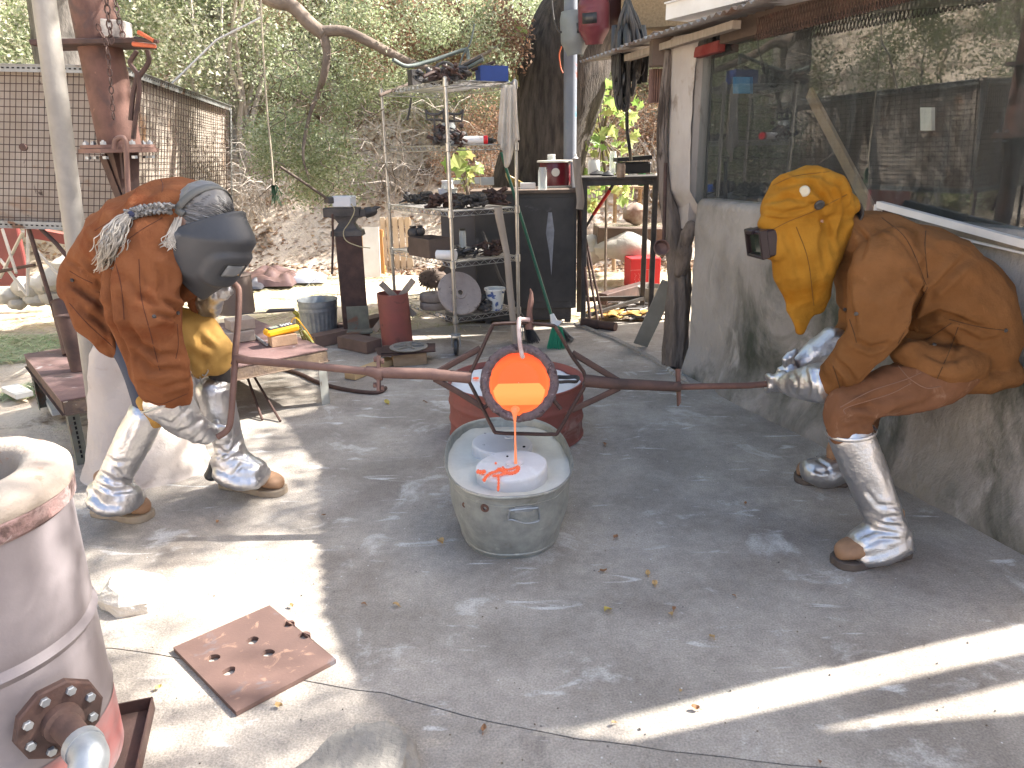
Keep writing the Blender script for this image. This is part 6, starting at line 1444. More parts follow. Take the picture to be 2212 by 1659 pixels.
# goggle frame: open box with dark lens
GC = at(1650, 522, 2.665); gx = Vector((-.97, -.12, -.2)).normalized(); gz = Vector((-.16, .0, .98)); gz = (gz-gx*gz.dot(gx)).normalized(); gy = gz.cross(gx); Rg = Matrix((gx, gy, gz)).transposed()
m_gog = M('dark_brown_plastic', (.018,.012,.014), (.03,.021,.024), rough=.35, spec=.25)
gt = obj('goggle_housing', MB().box(GC-gx*.012, (.07, .125, .095), Rg, bev=.006), m_gog, RPn)
mb = MB(); o = GC+gx*.026
for sgn in (-1, 1): mb.box(o+gz*sgn*.044, (.03, .128, .012), Rg, bev=.003); mb.box(o+gy*sgn*.059, (.03, .012, .1), Rg, bev=.003)
mb.box(o+gz*.046+gx*.01, (.034, .05, .016), Rg, bev=.003); obj('lens_frame', mb, m_gog, gt)
mb = MB(); mb.box(o-gx*.004, (.005, .108, .078), Rg); obj('lens', mb, M('dark_green_lens', (.02,.03,.025), rough=.08), gt)
mb = MB(); limbshape(mb, [(1838,430,2.66,4,12),(1852,440,2.66,5,16),(1858,462,2.66,5,16),(1850,480,2.66,4,12)]); obj('hood_strap', mb, m_black, RPn)
# ============================================================ WIRE RACK AND WORKSHOP CLUTTER
RL, RF_, RR = Vector((-.98,6.22,0)), Vector((-.41,5.35,0)), Vector((.06,5.66,0)); RB = RL+RR-RF_
SHZ = [.265, .67, 1.03, 1.478, 1.895]
rack = thing('wire_rack', 'tall chrome wire shelf rack on casters packed with scrap metal', 'shelf rack', RF_)
names4 = [RF_, RR, RB, RL]
for p in names4:
    mb = MB(); mb.tube([Z(p, .16), Z(p, 1.925)], .0135, 12); mb.ball(Z(p, 1.925), (.0145,.0145,.008), 10)
    for z in SHZ: mb.lathe([(.0135,-.03),(.021,-.026),(.021,.026),(.0135,.03)], Z(p, z), n=12)
    post = obj('post', mb, m_chrome, rack)
    mb = MB(); mb.lathe([(.038,.148),(.038,.162),(.012,.165)], p, n=14); mb.box(Z(p, .1)+Vector((-.03,0,.01)), (.005,.06,.09)); mb.box(Z(p, .1)+Vector((.03,0,.01)), (.005,.06,.09)); cst = obj('caster_fork', mb, m_galv, rack, smooth=False)
    mb = MB(); mb.lathe([(0,-.017),(.05,-.017),(.062,-.01),(.062,.01),(.05,.017),(0,.017)], Z(p, .063)+Vector((0,-.012,0)), Matrix.Rotation(rad(90), 3, 'Y'), n=24); obj('wheel', mb, m_black, cst)
for z in SHZ:
    mb = MB(); drop = .034
    for i in range(4):
        a = names4[i]; b = names4[(i+1) % 4]; mb.tube([Z(a, z+.014), Z(b, z+.014)], .0035, 6); mb.tube([Z(a, z-.02), Z(b, z-.02)], .0035, 6)
        L = (b-a).length; n_ = int(L/.034); pts = [Z(a.lerp(b, (k+.5)/n_), z+(.012 if k % 2 else -.018)) for k in range(n_)]; mb.tube(pts, .0028, 5)
    n_ = 34
    for k in range(1, n_): mb.tube([Z(RL.lerp(RF_, k/n_), z+.016), Z(RB.lerp(RR, k/n_), z+.016)], .0018, 4, caps=False)
    for k in (.33, .66): mb.tube([Z(RL.lerp(RB, k), z+.012), Z(RF_.lerp(RR, k), z+.012)], .003, 5)
    obj('wire_shelf', mb, m_chrome, rack)
def S_(x, y, k, off=0): return fl(x, y, SHZ[k]+.018+off)      # point on a rack shelf seen at a pixel
def inrack(p):
    u = (RR-RF_); v = (RL-RF_); d = Vector((p.x, p.y, 0))-RF_; a = d.dot(u)/u.dot(u); b = d.dot(v)/v.dot(v); return min(max(a, .08), .92), min(max(b, .06), .94)
def SR(x, y, k):
    """as S_, clamped onto the shelf"""
    p = S_(x, y, k); a, b = inrack(p); q = RF_+(RR-RF_)*a+(RL-RF_)*b; return Z(q, SHZ[k]+.018)
def tubes(name, pl, r, mat, label, cat='pipe', k=4, n=9, **kw):
    mb = MB(); mb.tube(curve([tuple(p) for p in pl], k), r, n); return one(name, mb, mat, label, cat, **kw)
Yt = 5.65
m_verd = M('greened_pipe', (.09,.11,.1), (.14,.16,.15), scale=12, rough=.6, metal=.4, spots=((.25,.3,.27), 9, .6, .08))
tubes('bent_pipe', [at(849,129,5.5), at(880,143,5.6), at(930,132,5.7), at(966,120,5.75), at(1006,107,5.8), at(1010,112,5.8), at(1012,128,5.8)], .014, m_verd, 'long bent greenish pipe topping the heap on the rack')
tubes('thin_rod', [at(990,150,5.6), at(1000,120,5.6), at(1016,92,5.6), at(1025,52,5.6)], .006, m_verd, 'thin rod curving up out of the top heap', 'rod')
tubes('rack_pipe', [at(988,150,5.6), at(1042,121,5.5)], .014, m_iron, 'highest of three short pipes on top shelf', k=1)
tubes('rack_pipe', [at(995,156,5.55), at(1044,128,5.45)], .013, m_verd, 'middle of three short pipes on top shelf', k=1)
tubes('rack_pipe', [at(1018,152,5.6), at(1070,134,5.6)], .011, m_rustD, 'lowest of three short pipes on top shelf', k=1)
tubes('long_lath', [at(820,206,5.95), at(888,180,6.2)], .012, m_wooddk, 'dark lath sticking out left of the rack top', 'lath', k=1)
tubes('hanging_strap', [at(963,215-6,5.6), at(958,235,5.6), at(953,260,5.6)], .006, m_black, 'dark strap hanging under the top shelf', 'strap') if False else tubes('hanging_strap', [at(888,212,6.0), at(885,235,6.0), at(880,260,6.0)], .008, m_black, 'dark strap hanging under the top shelf', 'strap')
mb = MB(); p = SR(897,186,4); mb.box(p+Vector((0,0,.055)), (.09,.07,.11), ori(.6), bev=.004); one('steel_block', mb, m_iron, 'dark steel box at the left of the top shelf', 'block')
def ringo(c, r, R, n=20, tilt=None):
    mb_ = MB(); Rt = tilt or Matrix.Identity(3); mb_.tube([c+Rt @ Vector((math.cos(2*math.pi*k/n)*R, math.sin(2*math.pi*k/n)*R, 0)) for k in range(n)], r, 8, closed=True); return mb_
c = at(961,158,5.6); one('iron_ring', ringo(c, .012, .075, tilt=Matrix.Rotation(1.25, 3, 'X')), m_iron, 'iron ring standing in the heap on the top shelf', 'ring')
c = at(1000,158,5.5); one('iron_ring', ringo(c, .009, .05, 4, Matrix.Rotation(1.2, 3, 'X')), m_iron, 'squarish iron loop in the heap on the top shelf', 'loop')
# open blue bin
t = thing('blue_bin', 'open blue plastic bin of bits on rack top', 'bin', SR(1070,176,4)); c = wloc(t)
mb = MB(); w_, d_, h_ = .2, .13, .1
Rb = ori(.3)
for (x, y, dx, dy) in ((-w_/2,0,.004,d_),(w_/2,0,.004,d_),(0,-d_/2,w_,.004),(0,d_/2,w_,.004)): mb.box(c+Rb @ Vector((x, y, h_/2)), (dx, dy, h_), Rb)
mb.box(c+Vector((0,0,.004)), (w_,d_,.006), Rb); obj('body', mb, M('blue_plastic', (.01,.04,.2), rough=.5), t, smooth=False)
mb = MB(); [mb.ball(c+Rb @ Vector((random.uniform(-.08,.08), random.uniform(-.05,.05), h_-.005)), random.uniform(.012,.022), 8) for k in range(10)]; setp(obj('contents', mb, m_iron, t), kind='stuff')
def scrap(name, label, x, y, k, n, sp, size, mat, seed):
    """a knot of assorted forged bits: bars, plates, rings, fittings"""
    rnd = random.Random(seed); c = SR(x, y, k); mb = MB(); size *= 1.15
    for i in range(int(n*1.8)):
        o = c+Vector((rnd.uniform(-sp, sp), rnd.uniform(-sp*.5, sp*.5), rnd.uniform(.01, size)))
        ty = rnd.randint(0, 4); R = Matrix.Rotation(rnd.uniform(0, 3), 3, 'Z') @ Matrix.Rotation(rnd.uniform(-.6, .6), 3, 'X') @ Matrix.Rotation(rnd.uniform(-.5, .5), 3, 'Y')
        if ty == 0: mb.box(o, (rnd.uniform(.06,.16), rnd.uniform(.01,.03), rnd.uniform(.008,.03)), R, bev=.002)
        elif ty == 1: mb.tube([o-R @ Vector((.07,0,0)), o, o+R @ Vector((.05,.03,.0))], rnd.uniform(.006,.014), 8)
        elif ty == 2: mb.lathe([(.012,-.02),(.03,-.018),(.03,.0),(.018,.005),(.018,.025),(0,.025)], o, R, n=12)
        elif ty == 3: r_ = rnd.uniform(.02,.04); mb.tube([o+R @ Vector((math.cos(a)*r_, math.sin(a)*r_, 0)) for a in [2*math.pi*k_/12 for k_ in range(12)]], .006, 6, closed=True)
        else: mb.ball(o, (rnd.uniform(.015,.03), rnd.uniform(.015,.03), rnd.uniform(.012,.025)), 8, R)
    return one(name, mb, mat, label, 'scrap metal')
for i, a in enumerate([('dark scrap fittings beside the steel block on top',925,178,4,14,.1,.08,m_iron),('rusty scrap pieces under the bent pipe on top',962,172,4,16,.1,.07,m_rustD),('small iron parts piled between ring and blue bin',1005,170,4,14,.1,.07,m_iron),
     ('tangle of dark fittings at the left of second shelf',870,312,3,14,.09,.09,m_iron),('rusty knobbly parts left of the iron bracket',905,310,3,16,.09,.11,m_rustD),('black iron bits under the iron bracket',950,312,3,14,.09,.08,m_iron),
     ('loose bits right of the jar on second shelf',1065,312,3,6,.05,.03,m_iron),
     ('heap of wrenches and castings left on third shelf',905,440,2,20,.1,.07,m_iron),('heap of rusty parts in middle of third shelf',965,448,2,24,.12,.07,m_rustD),('dark castings right of middle on third shelf',1020,450,2,22,.1,.08,m_iron),('lumpy rusty castings at the right of third shelf',1075,446,2,18,.08,.1,m_rustD),
     ('flat iron scraps in middle of fourth shelf',1000,556,1,14,.1,.05,m_iron),('dull rusty lumps at the right of fourth shelf',1060,552,1,12,.08,.09,m_rustD),
     ('black scrap behind the leaning disc on bottom shelf',1030,672,0,12,.1,.1,m_iron)]):
    scrap('scrap_pile', a[0], *a[1:7], a[7], 40+i)
# iron bracket (cross bar with upturned ends) second shelf
t = thing('iron_bracket', 'dark iron bracket with upturned ends on second shelf', 'bracket', SR(962,312,3)); Yb = wloc(t).y
mb = MB(); P_ = lambda x, y: at(x, y, Yb)
mb.tube(curve([tuple(P_(x, y)) for x, y in ((919,237),(926,246),(945,247),(959,240),(972,246),(992,246),(1001,237))], 3), .009, 8); mb.tube([P_(921,258), P_(997,262)], .007, 8); mb.tube([P_(919,237), P_(922,258)], .007, 8); mb.tube([P_(1001,238), P_(997,262)], .007, 8); obj('cross_bar', mb, m_iron, t)
for x in (938, 981): mb = MB(); mb.tube([P_(x, 246), P_(x+1, 308)], .007, 8); obj('upright', mb, m_iron, t)
mb = MB(); mb.tube([P_(959,234), P_(960,280)], .012, 10); mb.box(P_(960,285), (.09,.05,.05), bev=.004); obj('stem', mb, m_iron, t)
def jar(name, label, cat, base, r, h, glassm, lid=None, fill=None, wall=.002):
    t = thing(name, label, cat, base); mb = MB(); mb.lathe([(.001,.003),(r*.95,.003),(r,.008),(r,h*.85),(r*.86,h*.93),(r*.86,h)], base, n=22, cap=False); obj('body', mb, glassm, t)
    if fill: mb = MB(); mb.lathe([(.001,.006),(r*.93,.006),(r*.93,h*fill[1]),(.001,h*fill[1])], base, n=20, cap=False); obj('contents', mb, fill[0], t)
    if lid: mb = MB(); mb.lathe([(r*.9,h-.004),(r*.95,h),(r*.95,h+.012),(0,h+.014)], base, n=20); obj('lid', mb, lid, t)
    return t
m_clear = bpy.data.materials.new('clear_glass'); m_clear.use_nodes = True; b_ = m_clear.node_tree.nodes['Principled BSDF']; b_.inputs['Base Color'].default_value = (.85,.9,.88,1); b_.inputs['Roughness'].default_value = .05; b_.inputs['Alpha'].default_value = .35
m_frost = bpy.data.materials.new('frosted_plastic'); m_frost.use_nodes = True; b_ = m_frost.node_tree.nodes['Principled BSDF']; b_.inputs['Base Color'].default_value = (.62,.62,.58,1); b_.inputs['Roughness'].default_value = .4; b_.inputs['Alpha'].default_value = .8
jar('jar', 'glass jar of brown stuff with black lid on second shelf', 'jar', SR(1031,310,3), .052, .15, m_clear, m_black, (M('brown_grains', (.3,.15,.09), (.2,.1,.06), scale=60, rough=.9), .7))
t = thing('paper_roll', 'whitish roll with red end lying on second shelf', 'roll', SR(975,314,3)); mb = MB(); a = SR(940,312,3)+Vector((0,0,.028)); b = a+Vector((.24,-.0,.0)); mb.tube([a, b], .026, 14); obj('roll', mb, m_white, t)
mb = MB(); mb.lathe([(.027,0),(.03,.004),(.03,.028),(0,.03)], b, Matrix.Rotation(rad(90), 3, 'Y'), n=14); obj('red_cap', mb, M('red_plastic', (.5,.01,.015), rough=.4), t)
# hanging towel
t_mb = MB(); Tw = RR+Vector((-.09,-.06,0))
def P(s, v):
    x0 = 1083+30*s+(-3+6*s)*v*3; y = 183+v*(120+60*math.sin(math.pi*min(1,s*1.2))*(.5 if s < .3 else 1)); p = at(x0, y, Tw.y+.02*math.sin(s*17+v*1.5)*(.3+v))
    return p
t_mb.sheet(P, 26, 20); one('rag', t_mb, M('dirty_white_rag', (.55,.5,.43), (.42,.37,.31), scale=8, rough=.95), 'dirty white rag hanging off the right post of the rack', 'rag', thick=.004, ang=180)
# third shelf containers
mb = MB(); p = SR(866,432,2); mb.lathe([(.04,0),(.06,.006),(.078,.055),(.08,.062),(.075,.058),(.056,.01),(0,.006)], p, n=24, cap=False); one('blue_bowl', mb, M('bright_blue', (.015,.1,.5), rough=.4), 'bright blue bowl at the left end of third shelf', 'bowl')
jar('white_jar', 'frosted white jar behind the blue bowl', 'jar', SR(896,424,2), .052, .16, m_frost, m_white)
m_dab = M('blue_dabbed_white', (.62,.62,.58), (.55,.55,.52), scale=5, rough=.5, spots=((.05,.09,.25), 16, .56, .04), spots2=((.05,.05,.06), 22, .64, .03))
t = thing('paint_tub', 'white tub dabbed with blue paint on third shelf', 'tub', SR(927,420,2)); mb = MB(); mb.lathe([(.07,0),(.082,.1),(.086,.102),(.086,.108),(.079,.106),(.07,.005)], wloc(t), n=26, cap=False); obj('body', mb, m_dab, t)
# fourth shelf: rounded pot cluster, dark crate, white roll, upturned glass
for i, (x, y, r, zz) in enumerate(((873,518,.048,.16),(881,538,.045,.09),(868,548,.04,.03),(888,515,.04,.17))):
    p = SR(875,548,1)+Vector(((x-875)*.0036,-.05,zz)); mb = MB(); mb.ball(p, (r, r, r*.95), 16); mb.lathe([(r*.5,0),(r*.6,.012),(0,.014)], p+Vector((0,0,r*.85)), n=12); one('iron_weight', mb, m_iron, ['upper left rounded iron knob in stacked group', 'middle rounded iron knob of the stacked group', 'lowest rounded iron knob at left of fourth shelf', 'small rounded iron knob at the top of the stack'][i], 'weight')
t = thing('open_crate', 'dark open wooden crate on fourth shelf', 'crate', SR(930,552,1)); c = wloc(t); Rc_ = ori(-.9); w_, d_, h_ = .3, .2, .14; mb = MB()
for (x, y, dx, dy) in ((-w_/2,0,.01,d_),(w_/2,0,.01,d_),(0,-d_/2,w_,.01),(0,d_/2,w_,.01)): mb.box(c+Rc_ @ Vector((x, y, h_/2)), (dx, dy, h_), Rc_)
mb.box(c+Vector((0,0,.005)), (w_-.01,d_-.01,.01), Rc_); obj('body', mb, m_wooddk, t, smooth=False)
mb = MB(); p = SR(950,562,1); mb.tube([p+Vector((-.07,0,.035)), p+Vector((.07,-.05,.035))], [.036,.036], 16); one('cloth_roll', mb, m_white, 'white rolled cloth at the front of the fourth shelf', 'roll')
jar('upturned_glass', 'clear narrow glass standing on the fourth shelf', 'glass', SR(1000,540,1), .028, .16, m_clear, m_black)
# bottom shelf: two grinding wheels, shaggy root ball, big worn disc, painted pot
m_stone = M('grinding_stone', (.2,.165,.14), (.26,.22,.19), scale=20, rough=.95, bump=.5)
for k in (0, 1):
    p = SR(925,668,0)+Vector((0,0,.062*k)); mb = MB(); mb.lathe([(.02,.002),(.11,.002),(.115,.008),(.115,.052),(.11,.058),(.02,.058),(.02,.002)], p, n=32, cap=False); one('grinding_wheel', mb, m_stone, ['lower of two stone grinding wheels on bottom shelf', 'upper of two stone grinding wheels on bottom shelf'][k], 'grinding wheel')
mb = MB(); p = SR(935,650,0)+Vector((0,.1,.17)); mb.ball(p, (.12,.1,.08), 18); 
for k in range(160):
    d = Vector((random.gauss(0,1), random.gauss(0,1), random.gauss(0,.7))).normalized(); q = p+Vector((d.x*.11, d.y*.09, d.z*.075)); mb.tube([q, q+d*.025+Vector((0,0,-.01))], [.007,.002], 4)
mb.tube([p+Vector((.03,0,.03)), p+Vector((.12,.0,.12)), p+Vector((.19,.02,.2))], [.02,.018,.014], 8); one('root_ball', mb, m_wooddk, 'dark shaggy root lump with stick on bottom shelf', 'root')
mb = MB(); p = SR(995,678,0)+Vector((0,-.02,.16)); Rd = Matrix.Rotation(rad(58), 3, 'X') @ Matrix.Rotation(rad(22), 3, 'Y'); mb.lathe([(.02,0),(.165,-.006),(.172,.0),(.165,.012),(.05,.014),(.045,.022),(.02,.022),(.02,0)], p, Rd, n=40, cap=False)
m_worn = M('worn_stone_disc', (.26,.215,.2), (.34,.29,.26), scale=7, rough=.9, bump=.6, spots=((.12,.09,.08), 12, .6, .06)); one('worn_disc', mb, m_worn, 'large worn stone disc leaning on the bottom shelf', 'disc')
t = thing('painted_pot', 'white plastic pot dabbed with blue on bottom shelf', 'pot', SR(1088,674,0)); mb = MB(); mb.lathe([(.055,0),(.075,.15),(.082,.152),(.082,.168),(.074,.166),(.055,.006)], wloc(t), n=26, cap=False); obj('body', mb, m_dab, t)
for i, (x, y, r) in enumerate(((1052,676,.05),(1042,660,.04),(1100,680,.03))):
    mb = MB(); p = SR(x, y, 0)+Vector((0,0,r*.7)); mb.ball(p, (r, r*.8, r*.75), 12); mb.v = [tuple(Vector(v)+Vector(v).normalized()*.008*mnoise.noise(Vector(v)*30)) for v in mb.v]; one('dark_stone', mb, m_iron, ['large dark stone right of the worn disc', 'dark stone half behind the worn disc', 'small dark stone at the foot of the painted pot'][i], 'stone')
# ---- axe handle and brooms
def flat_tube(pts, rs_, n=12): mb_ = MB(); q = curve([tuple(p)+tuple(r) for p, r in zip(pts, rs_)], 5); mb_.tube([a[:3] for a in q], [(a[3], a[4]) for a in q], n, ref=(0,1,0)); return mb_
mb = flat_tube([at(1076,448,5.52), at(1079,470,5.52), at(1089,520,5.52), at(1096,560,5.51), at(1101,620,5.5), at(1107,680,5.49), Z(fl(1115,752,0), .002)], [(.03,.018),(.03,.018),(.025,.014),(.024,.013),(.025,.014),(.024,.014),(.026,.015)])
one('axe_handle', mb, M('pale_hickory', (.36,.3,.245), (.28,.23,.18), scale=4, rough=.8), 'pale curved wooden axe handle leaning on the rack', 'axe handle')
t = thing('broom', 'green handled broom with green and grey bristles', 'broom', fl(1208,752,0)); bw = wloc(t)
m_grn = M('green_handle', (.008,.09,.045), rough=.45); hb = at(1192,684,bw.y+.05)
mb = MB(); mb.tube([at(1083,330,6.15), hb], .0125, 10); obj('handle', mb, m_grn, t)
mb = MB(); mb.tube([hb+Vector((-.0,0,.02)), at(1197,696,bw.y+.03), at(1206,704,bw.y+.02)], [(.016,.016),(.03,.02),(.05,.02)], 12); obj('cap', mb, m_white, t)
for nm, x0, x1, c_ in (('green', 1184, 1222, (.02,.28,.15)), ('grey', 1204, 1240, (.18,.2,.23))):
    mb = MB(); rnd = random.Random(4)
    for k in range(260):
        s = rnd.random(); a = at(1193+22*s, 703+rnd.uniform(-3,3)+6*s, bw.y+rnd.uniform(-.02,.04)); b = fl(x0+(x1-x0)*s+rnd.gauss(0,2), (752 if nm == 'green' else 742)-8*s*(nm == 'grey')+rnd.gauss(0,2), 0); b.z = max(.003, b.z); m_ = a.lerp(b, .5)+Vector((rnd.gauss(0,.004), rnd.gauss(0,.004), 0)); mb.tube([a, m_, b], [.0022,.0022,.0015], 3, caps=False)
    setp(obj('bristles', mb, M(nm+'_bristle', c_, rough=.6), t), '%s bristles' % nm)
mb = MB(); rnd = random.Random(8); a0 = at(1125,640,5.9)
mb.tube([at(1042,500,6.1), at(1080,600,5.95), at(1132,690,5.75)], .011, 8); 
for k in range(150): s = rnd.random(); a = at(1128+12*s,690+4*s,5.75); b = fl(1138+26*s+rnd.gauss(0,2), 738+rnd.gauss(0,3), 0); b.z = .004; mb.tube([a, b], [.003,.002], 3, caps=False)
one('dark_brush', mb, m_iron, 'dark floor brush leaning behind the axe handle', 'brush')
# ---- black cabinet
CYF = 6.35; ca = fl(1240,705,0); zt = at(1250,407,CYF).z
cab = thing('cabinet', 'black steel cabinet with paint drips right of the rack', 'cabinet', Vector((.1, CYF+.25, 0)))
mb = MB(); mb.box((.14, CYF+.25, zt/2+.05), (.86, .5, zt-.16), bev=.004); obj('body', mb, m_cab, cab, smooth=False)
mb = MB(); mb.box((.14, CYF+.245, zt-.018), (.92, .56, .03), bev=.004); obj('top', mb, m_wooddk, cab, smooth=False)
mb = MB(); mb.box((.3, CYF-.004, zt/2+.06), (.5, .008, zt-.26), bev=.002); obj('door', mb, m_cab, cab, smooth=False)
mb = MB(); mb.box((.14, CYF+.25, .075), (.78, .44, .1)); obj('plinth', mb, m_iron, cab, smooth=False)
for x in (-.2, .5): mb = MB(); mb.box((x, CYF+.05, .02), (.05, .05, .04)); obj('foot', mb, m_iron, cab, smooth=False)
mb = MB(); mb.slab([Vector((.33, CYF-.0095, .95)), Vector((.36, CYF-.0095, .95)), Vector((.38, CYF-.0095, .8)), Vector((.355, CYF-.0095, .42)), Vector((.34, CYF-.0095, .6)), Vector((.31, CYF-.0095, .78))], (0, .002, 0)); obj('paint_drip', mb, M('dried_paint', (.3,.31,.34), (.2,.2,.22), scale=14, rough=.8), cab)
mb = MB(); mb.box((-.36, CYF+.28, .5), (.44, .4, .98), bev=.005); one('sheet_box', mb, M('grey_sheet', (.14,.125,.12), (.1,.09,.085), scale=3, rough=.7), 'dull grey sheet box behind the lower rack shelves', 'sheet box')
ZC = zt-.003
def onc(x, y): return fl(x, y, ZC)
t = thing('slow_cooker', 'dark red slow cooker with cream lid on the cabinet', 'cooker', onc(1200,406)+Vector((0,.1,0))); c = wloc(t)
mb = MB(); mb.lathe([(.115,.0),(.14,.006),(.14,.016),(.132,.018),(.132,.0)], c, n=36, sy=.8); obj('base', mb, M('cream_plastic', (.6,.57,.5), rough=.5), t)
mb = MB(); mb.lathe([(.133,.016),(.136,.03),(.136,.2),(.13,.21)], c, n=36, sy=.8, cap=False); obj('body', mb, M('maroon_enamel', (.09,.008,.014), (.12,.012,.02), rough=.25), t)
mb = MB(); mb.lathe([(.13,.208),(.155,.21),(.155,.222),(.148,.226),(0,.23)], c, n=36, sy=.8); obj('rim', mb, bpy.data.materials['cream_plastic'], t)
mb = MB(); mb.lathe([(.035,0),(.035,.003),(0,.003)], c+Vector((-.0,-.112,.13)), Matrix.Rotation(rad(90), 3, 'X'), n=20); setp(obj('badge', mb, bpy.data.materials['cream_plastic'], t), 'cream half round badge')
jar('pint_glass', 'empty clear glass in front of the slow cooker', 'glass', onc(1172,411), .036, .18, m_clear)
jar('small_jar', 'small clear jar on the lid of the slow cooker', 'jar', c+Vector((-.03,.0,.228)), .035, .035, m_clear, m_white)
mb = MB(); mb.box(onc(1140,408)+Vector((0,.03,.025)), (.13,.07,.05), ori(.05), bev=.003); one('white_box', mb, m_white, 'small white box on the cabinet left of the glass', 'box')
mb = MB(); mb.box(onc(1052,400)+Vector((0,.06,.035)), (.13,.07,.075), ori(.1), bev=.004); one('white_carton', mb, m_white, 'white carton with dark arc behind the third shelf', 'carton')
mb = MB(); p = onc(1108,405)+Vector((0,.12,.0)); mb.lathe([(.03,0),(.1,.05),(.115,.075),(.108,.072),(.09,.05),(0,.01)], p, Matrix.Rotation(.5, 3, 'Y'), n=26, cap=False); one('yellow_bowl', mb, M('yellow_enamel', (.35,.26,.07), rough=.4), 'tilted dull yellow bowl on the cabinet', 'bowl')
t = thing('clipboard', 'white sheet with orange edge lying behind the third shelf', 'board', onc(1000,404)+Vector((0,.2,.02))); c = wloc(t); mb = MB(); mb.box(c+Vector((0,0,.03)), (.3,.01,.06)); obj('sheet', mb, m_white, t); mb = MB(); mb.box(c+Vector((0,0,.064)), (.3,.012,.008)); obj('edge', mb, bpy.data.materials['orange_handle0'], t)
# ---- painted post with welding masks
mb = MB(); pa = at(1231,-60,7.02); pb = at(1231,410,7.02); X_ = (pa.x+pb.x)/2-.0; mb.tube([(at(1231,330,7.02).x, 7.02, 0), (at(1231,330,7.02).x, 7.02, pa.z+.3)], .058, 16)
one('painted_post', mb, M('paint_splashed_post', (.14,.16,.2), (.2,.22,.26), scale=3, rough=.6, spots=((.4,.07,.04), 4.2, .6, .04), spots2=((.08,.18,.24), 5, .58, .05)), 'round post splashed with grey blue and orange paint behind cabinet', 'post', loc=(at(1231,330,7.02).x, 7.02, 0))
def mask(name, label, c, W_, H_, mat, yaw, tilt, pointy=.0):
    t = thing(name, label, 'welding mask', c); R = Matrix.Rotation(yaw, 3, 'Z') @ Matrix.Rotation(tilt, 3, 'X'); mb = MB()
    def P(s, v):
        a = (s-.5)*math.pi*1.1; top = smooth01((v-.8)/.2); b = smooth01((.35-v)/.35); w = W_*(1-.45*b-.1*top); f = W_*1.05*(1-.35*b-.3*top)
        e = ((a)/.8)**4+((v-.55)/.2)**4; k = 1/(1+math.exp(min(60, (e-1)*9)))
        return Vector(c)+R @ Vector((math.sin(a)*w, -math.cos(a)*(f+.012*k), (v-.5)*H_))
    mb.sheet(P, 40, 30); sh_ = obj('shell', mb, mat, t, thick=.004, ang=180)
    mb = MB(); mb.sheet(lambda s, v: Vector(c)+R @ Vector(((s-.5)*W_*.95, -W_*1.05-.016, (v-.5)*H_*.22+.05*H_)), 4, 3); obj('lens', mb, m_black, t, thick=.004)
    mb = MB(); n_ = 18; mb.tube([Vector(c)+R @ Vector((math.cos(a)*W_*.9, .01+math.sin(a)*W_*.9, .32*H_)) for a in [math.pi*k/n_ for k in range(n_+1)]], (.003,.010), 6); obj('head_band', mb, m_strap, t)
    return t
mask('grey_mask', 'grey welding mask hanging lowest on the post', at(1240,75,6.55), .115, .33, M('mid_grey_shell', (.2,.21,.21), (.16,.17,.17), scale=5, rough=.5), .45, -.1)
mask('maroon_mask', 'maroon welding mask hanging in front of the trunk', at(1283,45,6.4), .12, .34, M('maroon_shell', (.12,.022,.03), (.15,.03,.04), scale=5, rough=.5), -.35, .12)
mask('dark_mask', 'darker brown welding mask behind the maroon mask', at(1312,22,6.6), .12, .3, M('brown_shell', (.07,.025,.025), rough=.6), -.6, .0)
tubes('orange_cord', [at(1213,100,6.9), at(1208,118,6.9), at(1211,145,6.9), at(1216,158,6.9)], .006, bpy.data.materials['orange_handle0'], 'orange cord looped beside the painted post', 'cord')
tubes('hook_rod', [at(1190,-20,6.5), at(1196,40,6.5), at(1208,68,6.5), at(1222,66,6.5)], .008, m_iron, 'dark hooked rod hanging left of the masks', 'rod')
# ---- bundle of black cables
t = thing('cable_bundle', 'thick bundle of black cables and straps hanging by the shed', 'cable bundle', at(1358,20,5.9)); rnd = random.Random(12)
for i in range(26):
    x0 = 1356+rnd.uniform(-10,12); w_ = rnd.uniform(-34,38); y1 = rnd.uniform(140,235)-abs(w_)*1.0; mb = MB()
    pts = [at(1356+rnd.uniform(-4,4), 2, 5.9), at(x0+w_*.5, 40, 5.9+rnd.uniform(-.06,.06)), at(x0+w_, 100, 5.9+rnd.uniform(-.1,.1)), at(x0+w_*.95, y1, 5.9+rnd.uniform(-.1,.1)), at(x0+w_*.8-8, y1+12, 5.9), at(x0+w_*.7-14, y1-20, 5.9), at(x0+w_*.6-6, 60, 5.9)]
    mb.tube(curve([tuple(p) for p in pts], 4), rnd.uniform(.009,.019), 7); obj('cable', mb, m_black if i % 3 else m_iron, t)
for i in range(8):
    mb = MB(); x0 = 1330+i*8; mb.tube([at(x0, 55, 5.95), at(x0+rnd.uniform(-6,6), 110, 5.9), at(x0+rnd.uniform(-8,8), 165+rnd.uniform(0,40), 5.95)], [(.03,.012),(.045,.016),(.02,.01)], 8); obj('strap', mb, m_black, t)
tubes('hanging_cable', [at(1330,150,5.9), at(1331,180,5.9), at(1333,205,5.9), at(1338,216,5.9), at(1344,200,5.9), at(1349,160,5.9)], .013, m_black, 'black cable hanging in a narrow V loop', 'cable')
tubes('hanging_cable', [at(1352,150,5.9), at(1354,220,5.9), at(1355,280,5.95), at(1360,320,6.0), at(1363,345,6.1)], .014, m_black, 'long black cable hanging down to the grill', 'cable')
